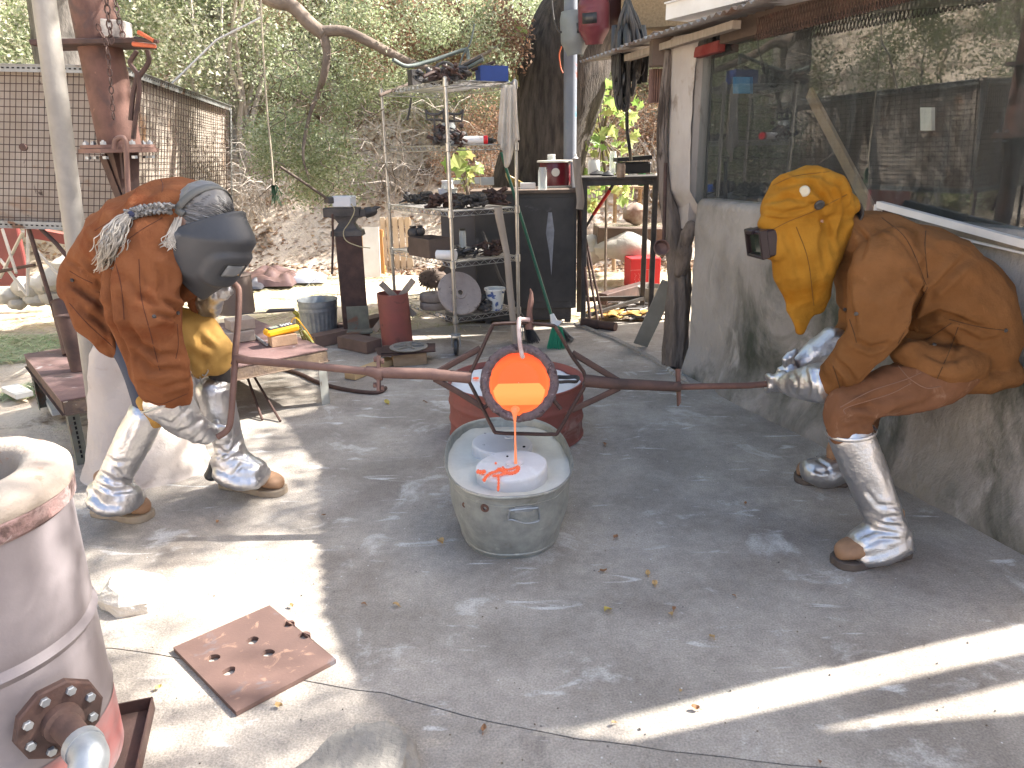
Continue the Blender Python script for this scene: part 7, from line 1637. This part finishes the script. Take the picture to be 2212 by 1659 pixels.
# ---- iron stand (open frame) with grill and jars
SY = 6.38; ZS_ = at(1330,384,SY).z; xl = at(1262,500,SY).x; xr = at(1412,500,SY).x
st = thing('iron_stand', 'dark open iron frame stand between cabinet and shed', 'stand', Vector(((xl+xr)/2, SY+.2, 0)))
for x, y in ((xl, SY), (xr, SY), (xl, SY+.42), (xr, SY+.42)): mb = MB(); mb.box((x, y, ZS_/2), (.042, .042, ZS_), bev=.003); obj('leg', mb, m_iron, st, smooth=False)
mb = MB(); mb.box(((xl+xr)/2, SY+.21, ZS_-.0), (xr-xl+.08, .5, .018)); obj('top', mb, m_iron, st, smooth=False)
for y in (SY, SY+.42): mb = MB(); mb.box(((xl+xr)/2, y, ZS_-.036), (xr-xl, .035, .05)); obj('rail', mb, m_iron, st, smooth=False)
mb = MB(); mb.beam(Vector((xl, SY+.42, .12)), Vector((xr, SY+.42, .12)), .04, .04); mb.beam(Vector((xl+.03, SY+.02, .05)), Vector((xr, SY+.4, .12)), .03, .03); obj('brace', mb, m_iron, st, smooth=False)
def ons(x, y): return fl(x, y, ZS_+.009)
t = thing('grill', 'small black charcoal grill with lid ajar on the stand', 'grill', ons(1372,377)+Vector((0,.12,0))); c = wloc(t)
mb = MB(); mb.box(c+Vector((0,0,.055)), (.29,.2,.1), ori(.05), bev=.012); obj('bowl', mb, m_black, t); mb = MB(); mb.box(c+Vector((-.01,-.01,.135)), (.31,.21,.035), ori(.05) @ Matrix.Rotation(-.06, 3, 'Y'), bev=.015); obj('lid', mb, m_black, t)
jar('plastic_jug', 'clear plastic measuring jug on the iron stand', 'jug', ons(1284,378)+Vector((0,.05,0)), .055, .13, m_frost)
jar('tall_glass', 'tall clear glass cylinder on the iron stand', 'glass', ons(1326,376)+Vector((0,.08,0)), .032, .2, m_clear)
jar('tin_can', 'rusty tin can at the front of the iron stand', 'can', ons(1342,384)+Vector((0,.02,0)), .034, .11, M('spotted_tin', (.34,.25,.18), (.2,.13,.09), scale=20, rough=.6))
for i, (x, y, w_) in enumerate(((1290,378,.07),(1312,380,.05))): mb = MB(); mb.lathe([(w_,0),(w_*1.1,.012),(w_*.6,.03),(.01,.04),(0,.05)], ons(x, y)+Vector((0,-.03,0)), n=18); one('iron_dish', mb, m_black, ['larger black iron dish lying on the stand', 'smaller black iron dish lying on the stand'][i], 'lid')
t = thing('spray_can', 'white capped spray can on the cabinet corner', 'spray can', onc(1243,405)+Vector((0,.02,.0))); c = wloc(t); mb = MB(); mb.lathe([(.028,0),(.028,.19),(.024,.2)], c, n=18, cap=False); obj('body', mb, m_white, t); mb = MB(); mb.lathe([(.026,.2),(.026,.24),(.01,.255),(.008,.275),(0,.276)], c, n=18); obj('cap', mb, m_white, t)
mb = flat_tube([at(1246,342,6.2), at(1248,380,6.2), at(1254,430,6.2), at(1252,452,6.2)], [(.034,.01),(.03,.01),(.032,.01),(.03,.01)], 8); one('wooden_paddle', mb, m_woodG, 'flat grey paddle hanging at the cabinet corner', 'paddle')
# long handled tools leaning between cabinet and stand
for i, (a, b, r, lab) in enumerate((((1252,455),(1275,700),.013,'leftmost dark tool handle leaning beside the cabinet'),((1256,480),(1291,698),.011,'middle dark tool handle leaning beside the cabinet'),((1262,500),(1302,692),.011,'rightmost dark tool handle leaning beside the cabinet'))):
    q = fl(*b); mb = MB(); mb.tube([at(a[0], a[1], q.y+.16), q+Vector((0,0,.01))], r, 8); one('tool_handle', mb, m_rustD, lab, 'tool handle')
mb = MB(); a = fl(1258,697,.035); b = fl(1330,706,.035); mb.tube([a, a.lerp(b,.5), a.lerp(b,.52), b], [.042,.042,.034,.038], 14); one('sledge_head', mb, m_rustD, 'heavy dark hammer head lying by the cabinet foot', 'hammer head')
t = thing('red_handled_tool', 'bolt cutter like tool with red grip leaning outside', 'tool', at(1265,480,6.95)); mb = MB(); mb.tube([at(1332,385,6.7), at(1318,410,6.75)], .015, 8); obj('upper_shaft', mb, m_black, t)
mb = MB(); mb.tube([at(1318,410,6.75), at(1282,463,6.9)], .017, 8); obj('red_grip', mb, bpy.data.materials['red_plastic'], t); mb = MB(); mb.tube([at(1282,463,6.9), at(1266,490,6.95), at(1255,520,7.0)], .014, 8); obj('lower_shaft', mb, m_black, t)
# floor clutter right
mb = MB(); a = fl(1300,660,0); b = fl(1392,632,0); mb.beam(Z(a,.06), Z(b,.06), .11, .11, bev=.006); one('box_beam', mb, m_rustD, 'short rusty square beam on the floor under the stand', 'beam')
bucket('grey_bin', 'dented dull grey bin behind the driftwood post', 'bin', fl(1408,652,0), .11, .14, .15, m_galvD)
rnd = random.Random(3)
for i, (x, y, w_, h_, c_) in enumerate(((1305,683,.17,.13,1),(1350,688,.15,.1,0),(1395,684,.16,.09,1))):
    mb = MB(); o = fl(x, y, 0)
    def P(s, v): xx = (s-.5)*2*w_; yy = (v-.5)*2*h_; return o+Vector((xx+yy*.3, yy, .03+.03*mnoise.noise(Vector((xx*14+i*5, yy*14, 0)))+.03*abs(math.sin(s*5+i))*(1-v)))
    mb.sheet(P, 16, 12); one('leather_glove', mb, m_yleather, ['pale yellow leather apron folded on the floor, left', 'tan leather piece on the floor, middle one', 'folded tan leather on the floor nearest the plank'][i], 'leather', thick=.01, ang=180)
mb = MB()
for k in range(40): p = fl(rnd.uniform(1330,1425), rnd.uniform(650,690), rnd.uniform(.01,.05)); a = rnd.uniform(0,3); mb.tube([p-Vector((math.cos(a),math.sin(a)*.6,0))*.09, p+Vector((math.cos(a),math.sin(a)*.6,rnd.uniform(-.1,.1)))*.09], rnd.uniform(.005,.012), 5)
one('iron_offcuts', mb, m_iron, 'litter of thin iron offcuts under the stand', 'offcuts')
mb = MB(); a = fl(1382,748,.0); b = at(1446,610,5.15); d = (b-a).normalized(); mb.beam(a+d*.02, b, .11, .018, up=(0,-1,.4)); one('grey_plank', mb, M('painted_grey_plank', (.26,.26,.235), (.21,.21,.19), scale=6, rough=.7), 'flat grey plank leaning on the driftwood post', 'plank')
# red carton outdoors
t = thing('red_box', 'bright red carton with pale print on the yard', 'box', fl(1390,622,0)); c = wloc(t); Rr_ = ori(.12); mb = MB(); mb.box(c+Vector((0,.12,.16)), (.33,.26,.32), Rr_, bev=.004); m_redb = M('red_carton', (.55,.015,.02), (.48,.012,.018), rough=.6); obj('carton', mb, m_redb, t)
mb = MB(); m_pp = M('pale_print', (.75,.45,.42), rough=.7)
def cf(u, v): return c+Rr_ @ Vector((u, -.132+.12-.002+.0, v))
for (u0, v0, u1, v1) in ((-.15,.2,.05,.2),(.05,.2,.05,.03),(-.15,.2,-.15,.19)): mb.beam(cf(u0, v0), cf(u1, v1), .003, .002)
for r_ in range(3):
    for k in range(6): u = -.1+r_*.045; v = .05+k*.02; mb.beam(cf(u, v), cf(u+.012*math.sin(k*2+r_), v+.014), .003, .002)
obj('print', mb, m_pp, t)
# timber bench on stones beyond the doorway
t = thing('timber_bench', 'long dark timber laid across stones beyond the doorway', 'bench', Vector((at(1350,500,8.6).x, 8.6, 0)))
a = at(1286,505,8.6); b = at(1440,508,8.6); mb = MB(); mb.beam(a, b, .5, .2, bev=.01); obj('timber', mb, m_wooddk, t)
mb = MB()
for k in range(260): s = rnd.random(); p = a.lerp(b, s)+Vector((0, rnd.uniform(-.24,.24), .108)); q = rnd.uniform(0,6.28); mb.add([p, p+Vector((math.cos(q)*.07, math.sin(q)*.07, .008)), p+Vector((math.cos(q)*.07-.004*math.sin(q), math.sin(q)*.07+.006, .008)), p+Vector((0,.006,0))], [(0,1,2,3)])
setp(obj('straw', mb, m_straw, t), kind='stuff')
m_pst = M('pale_stone', (.5,.47,.42), (.38,.34,.3), scale=4, rough=.95, bump=.6)
def stone(x, y, Y, r, label, mat=m_pst, seed=0, z=None):
    p = at(x, y, Y); mb = MB(); mb.ball(p, r, 16); c = Vector(p)
    mb.v = [tuple(Vector(v)+(Vector(v)-c).normalized()*max(r)*.22*mnoise.fractal((Vector(v)-c)/max(r)*1.3+Vector((seed,0,0)), 1, 2, 4)) for v in mb.v]; return one('stone', mb, mat, label, 'stone', ang=35)
stone(1278,540,8.5,(.2,.16,.17),'white sunlit rock left under the timber', seed=1); stone(1345,533,8.4,(.34,.2,.16),'large pale rock in the middle under the timber', seed=2); stone(1305,515,8.45,(.05,.05,.09),'small red stained block under the timber', M('red_stained', (.35,.03,.03), rough=.7), 3)
stone(1372,462,8.6,(.14,.1,.12),'pointed brown stone sitting on the timber', M('brown_stone', (.22,.12,.09), (.4,.33,.27), scale=8, rough=.9), 4); stone(1400,540,8.5,(.16,.14,.12),'rock right under the timber by the post', seed=6)
# little outdoor table with bottles
t = thing('garden_table', 'rough wooden table with bottles far beyond doorway', 'table', Vector((at(1390,420,9.3).x, 9.3, hill(at(1390,420,9.3).x, 9.3)))); z_ = at(1390,404,9.3).z; mb = MB(); mb.box((wloc(t).x, 9.3, z_), (.9,.4,.03)); obj('top', mb, m_wood, t)
for dx in (-.35, -.05, .35): mb = MB(); mb.tube([(wloc(t).x+dx, 9.25, z_), (wloc(t).x+dx, 9.25, 0)], .025, 8); obj('leg', mb, m_wood, t)
for i, (x, r, h, mt_2, lb) in enumerate(((1366,.05,.16,m_clear,'clear jar on the far wooden table'),(1384,.045,.2,M('green_bottle', (.02,.2,.06), rough=.15),'green bottle on the far wooden table'),(1410,.05,.15,m_pst,'pale pot on the far wooden table'))): jar('bottle', lb, 'bottle', Vector((at(x,404,9.3).x, 9.25, z_+.016)), r, h, mt_2)
# ---- driftwood post, block, ladle, chime
dp = [(1455,800,4.9,22,18),(1458,760,4.92,24,20),(1462,700,4.94,24,20),(1466,640,4.95,23,20),(1468,600,4.96,22,19),(1466,560,4.97,22,18),(1458,520,4.98,21,18),(1450,470,5.0,20,17),(1440,420,5.0,16,15),(1432,360,5.02,13,13),(1429,300,5.03,11,12),(1433,230,5.03,10,11),(1440,170,5.05,9,10),(1446,110,5.06,8,9)]
q = []
for p in dp: w = at(p[0], p[1], p[2]); m_ = mpp(w); q.append((*w, p[3]*m_, p[4]*m_))
q = curve(q, 7); mb = MB(); P0 = [Vector(a[:3]) for a in q]; P0[0].z = 0; mb.tube(P0, [(a[3], a[4]) for a in q], 40, ref=(0,1,0)); nn = 40
co = []
for i, p in enumerate(P0):
    for k in range(nn):
        v = Vector(mb.v[i*nn+k]); a = 2*math.pi*k/nn+i*.02; g = mnoise.noise(Vector((math.cos(a)*2.6, math.sin(a)*2.6, i*.05)))*.35+mnoise.noise(Vector((math.cos(a)*6, math.sin(a)*6, i*.06+4)))*.22
        co.append(tuple(p+(v-p)*(1+g)))
mb.v = co
dpo = thing('driftwood_post', 'twisted weathered driftwood post at the corner of shed', 'post', P0[0]); obj('trunk', mb, m_drift, dpo, ang=180)
mb = MB(); bq = [at(1468,590,4.95), at(1476,560,4.9), at(1480,530,4.86), at(1486,505,4.83), at(1492,490,4.82)]; mb.tube(curve([tuple(p) for p in bq], 4), [.05]*8+[.045]*5+[.04]*4, 20); mb.ball(bq[-1], .042, 12)
mb.v = [tuple(Vector(v)+Vector((1,1,0))*.01*mnoise.noise(Vector(v)*22)) for v in mb.v]; obj('branch_stub', mb, m_drift, dpo, ang=180)
mb = MB(); mb.box(at(1428,107,5.15), (.13,.12,.2), bev=.004); one('timber_end', mb, m_wooddk, 'square brown timber end under the eave', 'timber')
t = thing('corrugated_pipe', 'ribbed brown cylinder hanging beside the driftwood post', 'cylinder', at(1416,185,5.3)); mb = MB(); c = at(1416,222,5.3); h_ = at(1416,150,5.3).z-c.z
mb.lathe([(.045,0),(.048,h_),(.0,h_)], c, n=40); mb.v = [tuple(Vector(v)+((Vector((v[0]-c.x, v[1]-c.y, 0))).normalized()*.004*math.cos(math.atan2(v[1]-c.y, v[0]-c.x)*20) if (v[0]-c.x)**2+(v[1]-c.y)**2 > 1e-5 else Vector())) for v in mb.v]; obj('shell', mb, m_rustP, t)
t = thing('ladle', 'rusty foundry ladle hanging in front of the driftwood post', 'ladle', at(1436,530,4.78)); mb = MB(); mb.tube([at(1438,352,4.84), at(1436,440,4.82), at(1434,520,4.8)], .012, 8); obj('handle', mb, m_rustD, t)
mb = MB(); mb.lathe([(.0,-.05),(.03,-.045),(.048,-.02),(.052,.01),(.046,.01),(.04,-.02),(.0,-.035)], at(1429,535,4.76), Matrix.Rotation(rad(62), 3, 'X'), n=20, cap=False); obj('bowl', mb, m_rustP, t)
# ---- eave pieces: trough, stucco chimney
mb = MB(); a = at(1462,28,4.75); b = at(1668,-24,4.1); mb.beam(a, b, .16, .085); mb.beam(a+Vector((0,0,.045)), b+Vector((0,0,.045)), .19, .008); one('white_trough', mb, m_white, 'white painted trough lying on the shed roof edge', 'trough')
mb = MB(); mb.beam(at(1672,-10,4.05), at(1900,-64,3.4), .16, .085); one('white_board', mb, m_white, 'second length of white board on the roof edge', 'board')
mb = MB(); mb.box(at(1425,-10,6.1)+Vector((.28,.2,.25)), (1.0,.4,.9), ori(-.35)); one('stucco_block', mb, m_stucco, 'tan rough stucco wall above the shed roof', 'stucco wall')
# ---- things behind the glass
mb = MB(); a = wpos(wu(1752,205)[0]+.1, .5, 1.75); a = at(1748,200,4.9); b = at(1880,450,4.2); mb.beam(a, b+(b-a)*.5, .075, .02, up=(-1,0,0)); one('leaning_board', mb, M('plain_board', (.36,.27,.19), rough=.8), 'long board leaning behind the window glass', 'board')
def behind(x, y, d): 
    dd = ray(x, y); c_ = A-NW*d; return CAM+dd*((c_-CAM).dot(NW)/dd.dot(NW))
for (nm, lab, x0, y0, x1, y1, d, col_) in (('white_bag','whitish bag hanging inside the window near the pier',1512,135,1552,240,.25,(.3,.3,.28)),('blue_card','blue card stuck inside the window',1583,166,1620,202,.12,(.03,.14,.25)),('cup_bag','small pale bag hanging inside the window at right',1988,232,2012,282,.2,(.5,.5,.46))):
    mb = MB(); mb.slab([behind(x0,y1,d), behind(x1,y1,d), behind(x1,y0,d), behind(x0,y0,d)], -NW*.02); one(nm, mb, M(nm, col_, rough=.7), lab, nm.split('_')[1])
mb = MB()
def P(s, v): p = wpos(u_r-.06-.9*s, .7, .9+.75*v); return p+NW*.02*math.sin(v*50)
mb.sheet(P, 4, 90); one('corrugated_sheet', mb, m_galvD, 'corrugated panel standing inside the window at far right', 'panel')
mb = MB(); r0_ = wp(1910,441)+NW*.03; r1_ = wp(2212,521)+NW*.03; r2 = r1_+(r1_-r0_)*.6; mb.beam(r0_, r2, .03, .028); mb.beam(r0_+Vector((0,0,-.0)), r0_+Vector((0,0,-.12)), .03, .02); mb.beam(wp(1925,478)+NW*.02, wp(2212,535)+NW*.02+(r1_-r0_)*.5, .012, .008)
one('sash_rail', mb, m_white, 'white aluminium sash rail lying along the window sill', 'rail')
# ============================================================ ANVIL, CAN, MID-GROUND LEFT
AY = 5.98; ax_ = at(768,700,AY).x
t = thing('anvil_stand', 'dark rusty square steel column carrying the anvil', 'stand', Vector((ax_, AY, 0))); za = at(770,508,AY).z
mb = MB(); mb.box((ax_, AY, za/2), (.2, .2, za), ori(.25), bev=.004); obj('column', mb, m_rustD, t, smooth=False)
ch_ = M('rusty_channel', (.17,.11,.09), (.12,.08,.065), scale=8, rough=.8)
mb = MB(); mb.beam(fl(672,738,.05), fl(790,712,.05), .12, .09); mb.beam(fl(745,735,.05)+Vector((0,.0,0)), fl(800,748,.05)+Vector((.03,-.0,0)), .15, .09); mb.beam(fl(735,712,.05), fl(825,690,.05), .13, .09); obj('base_channel', mb, ch_, t, smooth=False)
mb = MB(); mb.box((ax_+.06, AY-.17, .19), (.17,.012,.2), ori(.12)); mb.box((ax_+.08, AY-.23, .1), (.2,.14,.012), ori(.12)); obj('angle_bracket', mb, m_angleG, t, smooth=False)
anv = thing('anvil', 'black iron anvil with horn pointing right on its stand', 'anvil', Vector((ax_, AY, za))); ztop = at(765,448,AY).z; xL = at(700,450,AY).x; xH = at(822,446,AY).x; xF = at(778,450,AY).x; H_ = ztop-za
mb = MB(); cx_ = ax_-.0
secs = [(0,.125,.075),(.18*H_,.12,.07),(.26*H_,.085,.05),(.45*H_,.06,.04),(.6*H_,.085,.042),(.68*H_,.14,.045)]
vs = []; 
for z, hx, hy in secs: vs += [(cx_-hx, AY-hy, za+z), (cx_+hx, AY-hy, za+z), (cx_+hx, AY+hy, za+z), (cx_-hx, AY+hy, za+z)]
fs = [(0,3,2,1)]+[(4*i+k, 4*i+(k+1) % 4, 4*i+4+(k+1) % 4, 4*i+4+k) for i in range(5) for k in range(4)]+[(20,21,22,23)]; mb.add(vs, fs)
mb.box(((xL+xF)/2, AY, ztop-.16*H_), (xF-xL, .095, .32*H_), bev=.004); mb.box((xF+.025, AY, ztop-.2*H_), (.05,.085,.24*H_), bev=.004); obj('body', mb, m_iron, anv, bevel=.003)
mb = MB(); q = curve([(xF+.04, AY, ztop-.2*H_, .042), (xF+.1, AY, ztop-.14*H_, .036), (xH-.04, AY, ztop-.04*H_, .018), (xH, AY, ztop, .003)], 4); mb.tube([p[:3] for p in q], [p[3] for p in q], 14); obj('horn', mb, m_iron, anv)
mb = MB(); mb.box(((at(743,430,AY).x), AY, ztop+.048), (.16,.1,.085), ori(-.25), bev=.006); one('pale_radio', mb, M('pale_grey_plastic', (.55,.57,.62), (.5,.52,.56), rough=.4), 'pale grey box sitting on top of the anvil', 'box')
t = thing('forge_hammer', 'hammer lying on the anvil with handle sticking up left', 'hammer', at(712,432,AY)); mb = MB(); mb.tube([at(605,360,AY-.2), at(650,390,AY-.1), at(708,430,AY)], .011, 8); obj('handle', mb, m_wooddk, t); mb = MB(); mb.box(at(712,432,AY)+Vector((0,0,-.0)), (.06,.1,.05), ori(.6), bev=.006); obj('head', mb, m_iron, t)
tubes('hanging_bar', [at(718,462,AY-.12), at(719,520,AY-.12), at(717,592,AY-.12)], .009, m_rustD, 'dark bar hanging from the left of the anvil', 'bar')
tubes('thin_twine', [at(758,440,AY-.13), at(766,455,AY-.13), at(755,480,AY-.13), at(742,500,AY-.13), at(748,520,AY-.14), at(775,532,AY-.14), at(800,536,AY-.14)], .004, M('straw_cord', (.4,.35,.22), rough=.7), 'thin pale cord looping down the anvil', 'cord')
tubes('wire_loop', [at(800,606,AY-.13), at(784,612,AY-.16), at(764,610,AY-.2), at(778,602,AY-.16), at(800,600,AY-.13)], .003, m_chrome, 'small wire loop sticking out left of the steel column', 'wire') if False else None
bucket('ribbed_can', 'small ribbed galvanised can with wire handle beyond the table', 'can', fl(693,727,0), .135, .16, .31, m_galv, handle=(.35,.14), ribs=1, n=104, flute=.035)
mb = MB(); c = fl(860,754,0); mb.lathe([(.118,0),(.118,.44),(.11,.44),(.11,.02)], c, n=32, cap=False); mb.v = [(v[0]-(v[2])*.035, v[1], v[2]) for v in mb.v]; one('red_pipe', mb, m_redR, 'upright rusty red pipe length standing left of rack', 'pipe')
for k, (a, b) in enumerate((((846,634),(823,612)),((866,640),(893,605)))):
    mb = MB(); p = at(*a, 5.58); q = at(*b, 5.55); mb.beam(p+(p-q)*2.2, q, .045, .02, up=(0,-1,.2)); one('wood_stake', mb, m_woodG, ['stake leaning left in the red pipe', 'stake leaning right in the red pipe'][k], 'stake')
mb = MB(); c = fl(882,790,0)+Vector((.0,.06,0)); mb.box(c+Vector((0,0,.045)), (.24,.13,.09), ori(.25), bev=.003); one('wood_block', mb, m_wood, 'raw wooden block under the spoked disc', 'block')
mb = MB(); mb.box(c+Vector((-.03,.02,.096)), (.4,.24,.008), ori(.3)); mb.box(c+Vector((-.0,.02,.107)), (.38,.22,.006), ori(.1)); one('thin_plates', mb, m_rustD, 'two thin rusty plates on the wooden block', 'plate')
t = thing('spoked_disc', 'pale round spoked metal disc on thin plates', 'disc', c+Vector((0,.02,.112))); o_ = wloc(t); mb = MB(); mb.lathe([(.11,.0),(.135,.002),(.138,.01),(.132,.014),(.11,.012),(.11,.0)], o_, n=40, cap=False); mb.lathe([(.12,.004),(0,.006)], o_, n=30); obj('plate', mb, m_galvD, t)
for k in range(5): a = k*1.2566+.3; mb = MB(); mb.beam(o_+Vector((math.cos(a)*.025, math.sin(a)*.025, .013)), o_+Vector((math.cos(a)*.115, math.sin(a)*.115, .012)), .014, .01); obj('spoke', mb, m_galvD, t)
mb = MB(); mb.lathe([(.02,.008),(.018,.04),(.01,.042),(0,.04)], o_, n=16); obj('hub', mb, m_galvD, t)
mb = MB(); mb.beam(fl(755,813,.025), fl(846,778,.025), .09, .045, bev=.003); one('timber_offcut', mb, M('clean_pine', (.5,.36,.2), (.42,.28,.14), scale=4, rough=.8), 'clean pine offcut on the floor left of the wooden block', 'offcut')
# yard beyond
def crumple(name, label, x, y, Y, w_, d_, h_, mat, seed):
    mb = MB(); o = Vector((at(x, y, Y).x, Y, 0))
    def P(s, v): xx = (s-.5)*2*w_; yy = (v-.5)*2*d_; e = max(0, 1-((s-.5)*2)**2)*max(0, 1-((v-.5)*2)**2); return o+Vector((xx+.1*mnoise.noise(Vector((xx*3, yy*3, seed))), yy, .01+h_*e**.5*(.55+.8*abs(mnoise.noise(Vector((xx*5+seed, yy*6, 1)))))))
    mb.sheet(P, 34, 24); return one(name, mb, mat, label, 'tarp', ang=25)
crumple('tarp', 'crumpled brown plastic tarp on the yard', 575, 575, 8.8, .4, .35, .22, M('brown_tarp', (.07,.04,.036), (.12,.075,.07), rough=.35), 1)
crumple('tarp', 'pale grey plastic sheet right of the brown tarp', 640, 580, 8.9, .35, .25, .14, M('grey_tarp', (.3,.32,.38), (.42,.44,.5), rough=.3), 5)
crumple('tarp', 'dark tarp end nearest the welding helmet', 540, 590, 8.5, .22, .2, .12, M('dark_tarp', (.05,.05,.06), rough=.3), 9)
def slatbox(label, x0, x1, yb, yt, Y, mat, n, tilt=0):
    a = at(x0, yb, Y); b = at(x1, yb, Y); w_ = b.x-a.x; h_ = at(x0, yt, Y).z-max(0, a.z); t = thing('pallet', label, 'pallet', Vector(((a.x+b.x)/2, Y, 0)))
    for k in range(n): mb = MB(); mb.box((a.x+w_*(k+.5)/n, Y, h_/2), (w_/n*.78, .02, h_)); obj('board', mb, mat, t)
    for z in (.1, .9): mb = MB(); mb.box(((a.x+b.x)/2, Y+.035, h_*z), (w_, .04, .08)); obj('batten', mb, mat, t)
    return t
m_pale = M('sunbleached_board', (.6,.5,.38), (.5,.38,.25), scale=4, rough=.85); m_org = M('orange_board', (.5,.27,.1), (.42,.2,.07), scale=4, rough=.85)
slatbox('orange slatted wooden crate left in the sunny yard', 778,832,575,478,9.3,m_org,4); slatbox('pale slatted crate beyond the rack in sun', 826,892,572,460,9.7,m_pale,5)
mb = MB(); mb.box((at(805,575,9.1).x, 9.1, .3), (.2,.02,.6), Matrix.Rotation(-.15, 3, 'X')); one('painted_sheet', mb, m_white, 'white panel leaning on the orange crate', 'panel')
# left far: red panel, poles, stones
mb = MB(); mb.box((at(20,560,7.0).x-.35, 7.0, .62), (1.0,.05,.62), bev=.01); one('red_sheet', mb, M('red_sheet', (.2,.04,.035), (.15,.03,.028), rough=.6), 'red painted sheet beyond the screen at far left', 'panel')
mb = MB(); mb.beam(at(60,500,7.6), at(210,528,7.6), .1, .1); one('rail_log', mb, m_redR, 'reddish log rail beyond the screen', 'rail')
for i, (a, b) in enumerate((((5,495),(35,590)),((60,490),(60,640)),((0,560),(60,640)),((60,520),(150,620)),((-20,590),(75,572)),((0,600),(50,500)))):
    p = at(*a, 5.9); q = at(*b, 5.7); q.z = max(0, q.z); mb = MB(); mb.tube([p, q], .012, 6)
    one('lath', mb, M('bleached_lath%d' % i, (.55,.5,.44), rough=.8) if i != 4 else m_rustD, ['pale lath crossing the red sheet at far left', 'upright pale lath under the screen', 'slanting pale lath at the image edge', 'pale lath slanting right behind screen leg', 'dark horizontal bar crossing the laths', 'pale lath slanting up by the red sheet'][i], 'lath')
for i, (x, y, r) in enumerate(((20,640,.1),(60,622,.13),(95,612,.12),(128,600,.14),(38,655,.08),(75,645,.09),(112,640,.1),(150,575,.12),(165,600,.1))):
    stone(x, y, 6.6, (r*1.1, r, r*.8), 'pale edging stone, %s in the row at far left' % ['first','second','third','fourth','fifth','sixth','seventh','eighth','ninth'][i], seed=20+i)
# rope and light strap
tubes('hanging_rope', [at(563,-20,5.4), at(566,60,5.4), at(571,150,5.4), at(578,250,5.4), at(586,330,5.4), at(591,400,5.4)], .006, M('hemp_rope', (.42,.36,.27), rough=.9), 'thin rope hanging from the oak limb', 'rope')
mb = MB(); 
for k in range(30): p = at(592+random.uniform(-6,8), 400, 5.4); mb.tube([p, p+Vector((random.gauss(0,.02), 0, -random.uniform(.06,.16)))], .002, 3)
one('green_tassel', mb, M('green_string', (.08,.2,.1), rough=.8), 'faded green tassel at the end of rope', 'tassel')
tubes('taut_cord', [at(372,180,5.6), at(468,86,5.5), at(530,55,5.45), at(563,38,5.4)], .007, m_white, 'straight white cord running up to the rope', 'cord', k=1)
# waste: small chips and grit on the floor
mb = MB(); rnd = random.Random(31)
for k in range(260):
    x = rnd.uniform(240, 2200); y = rnd.uniform(820, 1650); p = fl(x, y, .002); r = rnd.uniform(.0015, .004)*(1.4 if rnd.random() < .1 else 1); a = rnd.uniform(0, 6.28)
    mb.add([p+Vector((math.cos(a+b_)*r*rnd.uniform(.6,1.2), math.sin(a+b_)*r, 0)) for b_ in (0,1.6,3.1,4.7)]+[p+Vector((0,0,r))], [(0,1,4),(1,2,4),(2,3,4),(3,0,4)])
gr = obj('grit', mb, M('grit', (.12,.1,.085), rand=[(.03,.03,.03),(.2,.15,.1),(.5,.47,.42),(.1,.08,.07)], rough=.9)); setp(gr, 'tiny chips and grit scattered on the concrete', kind='stuff')
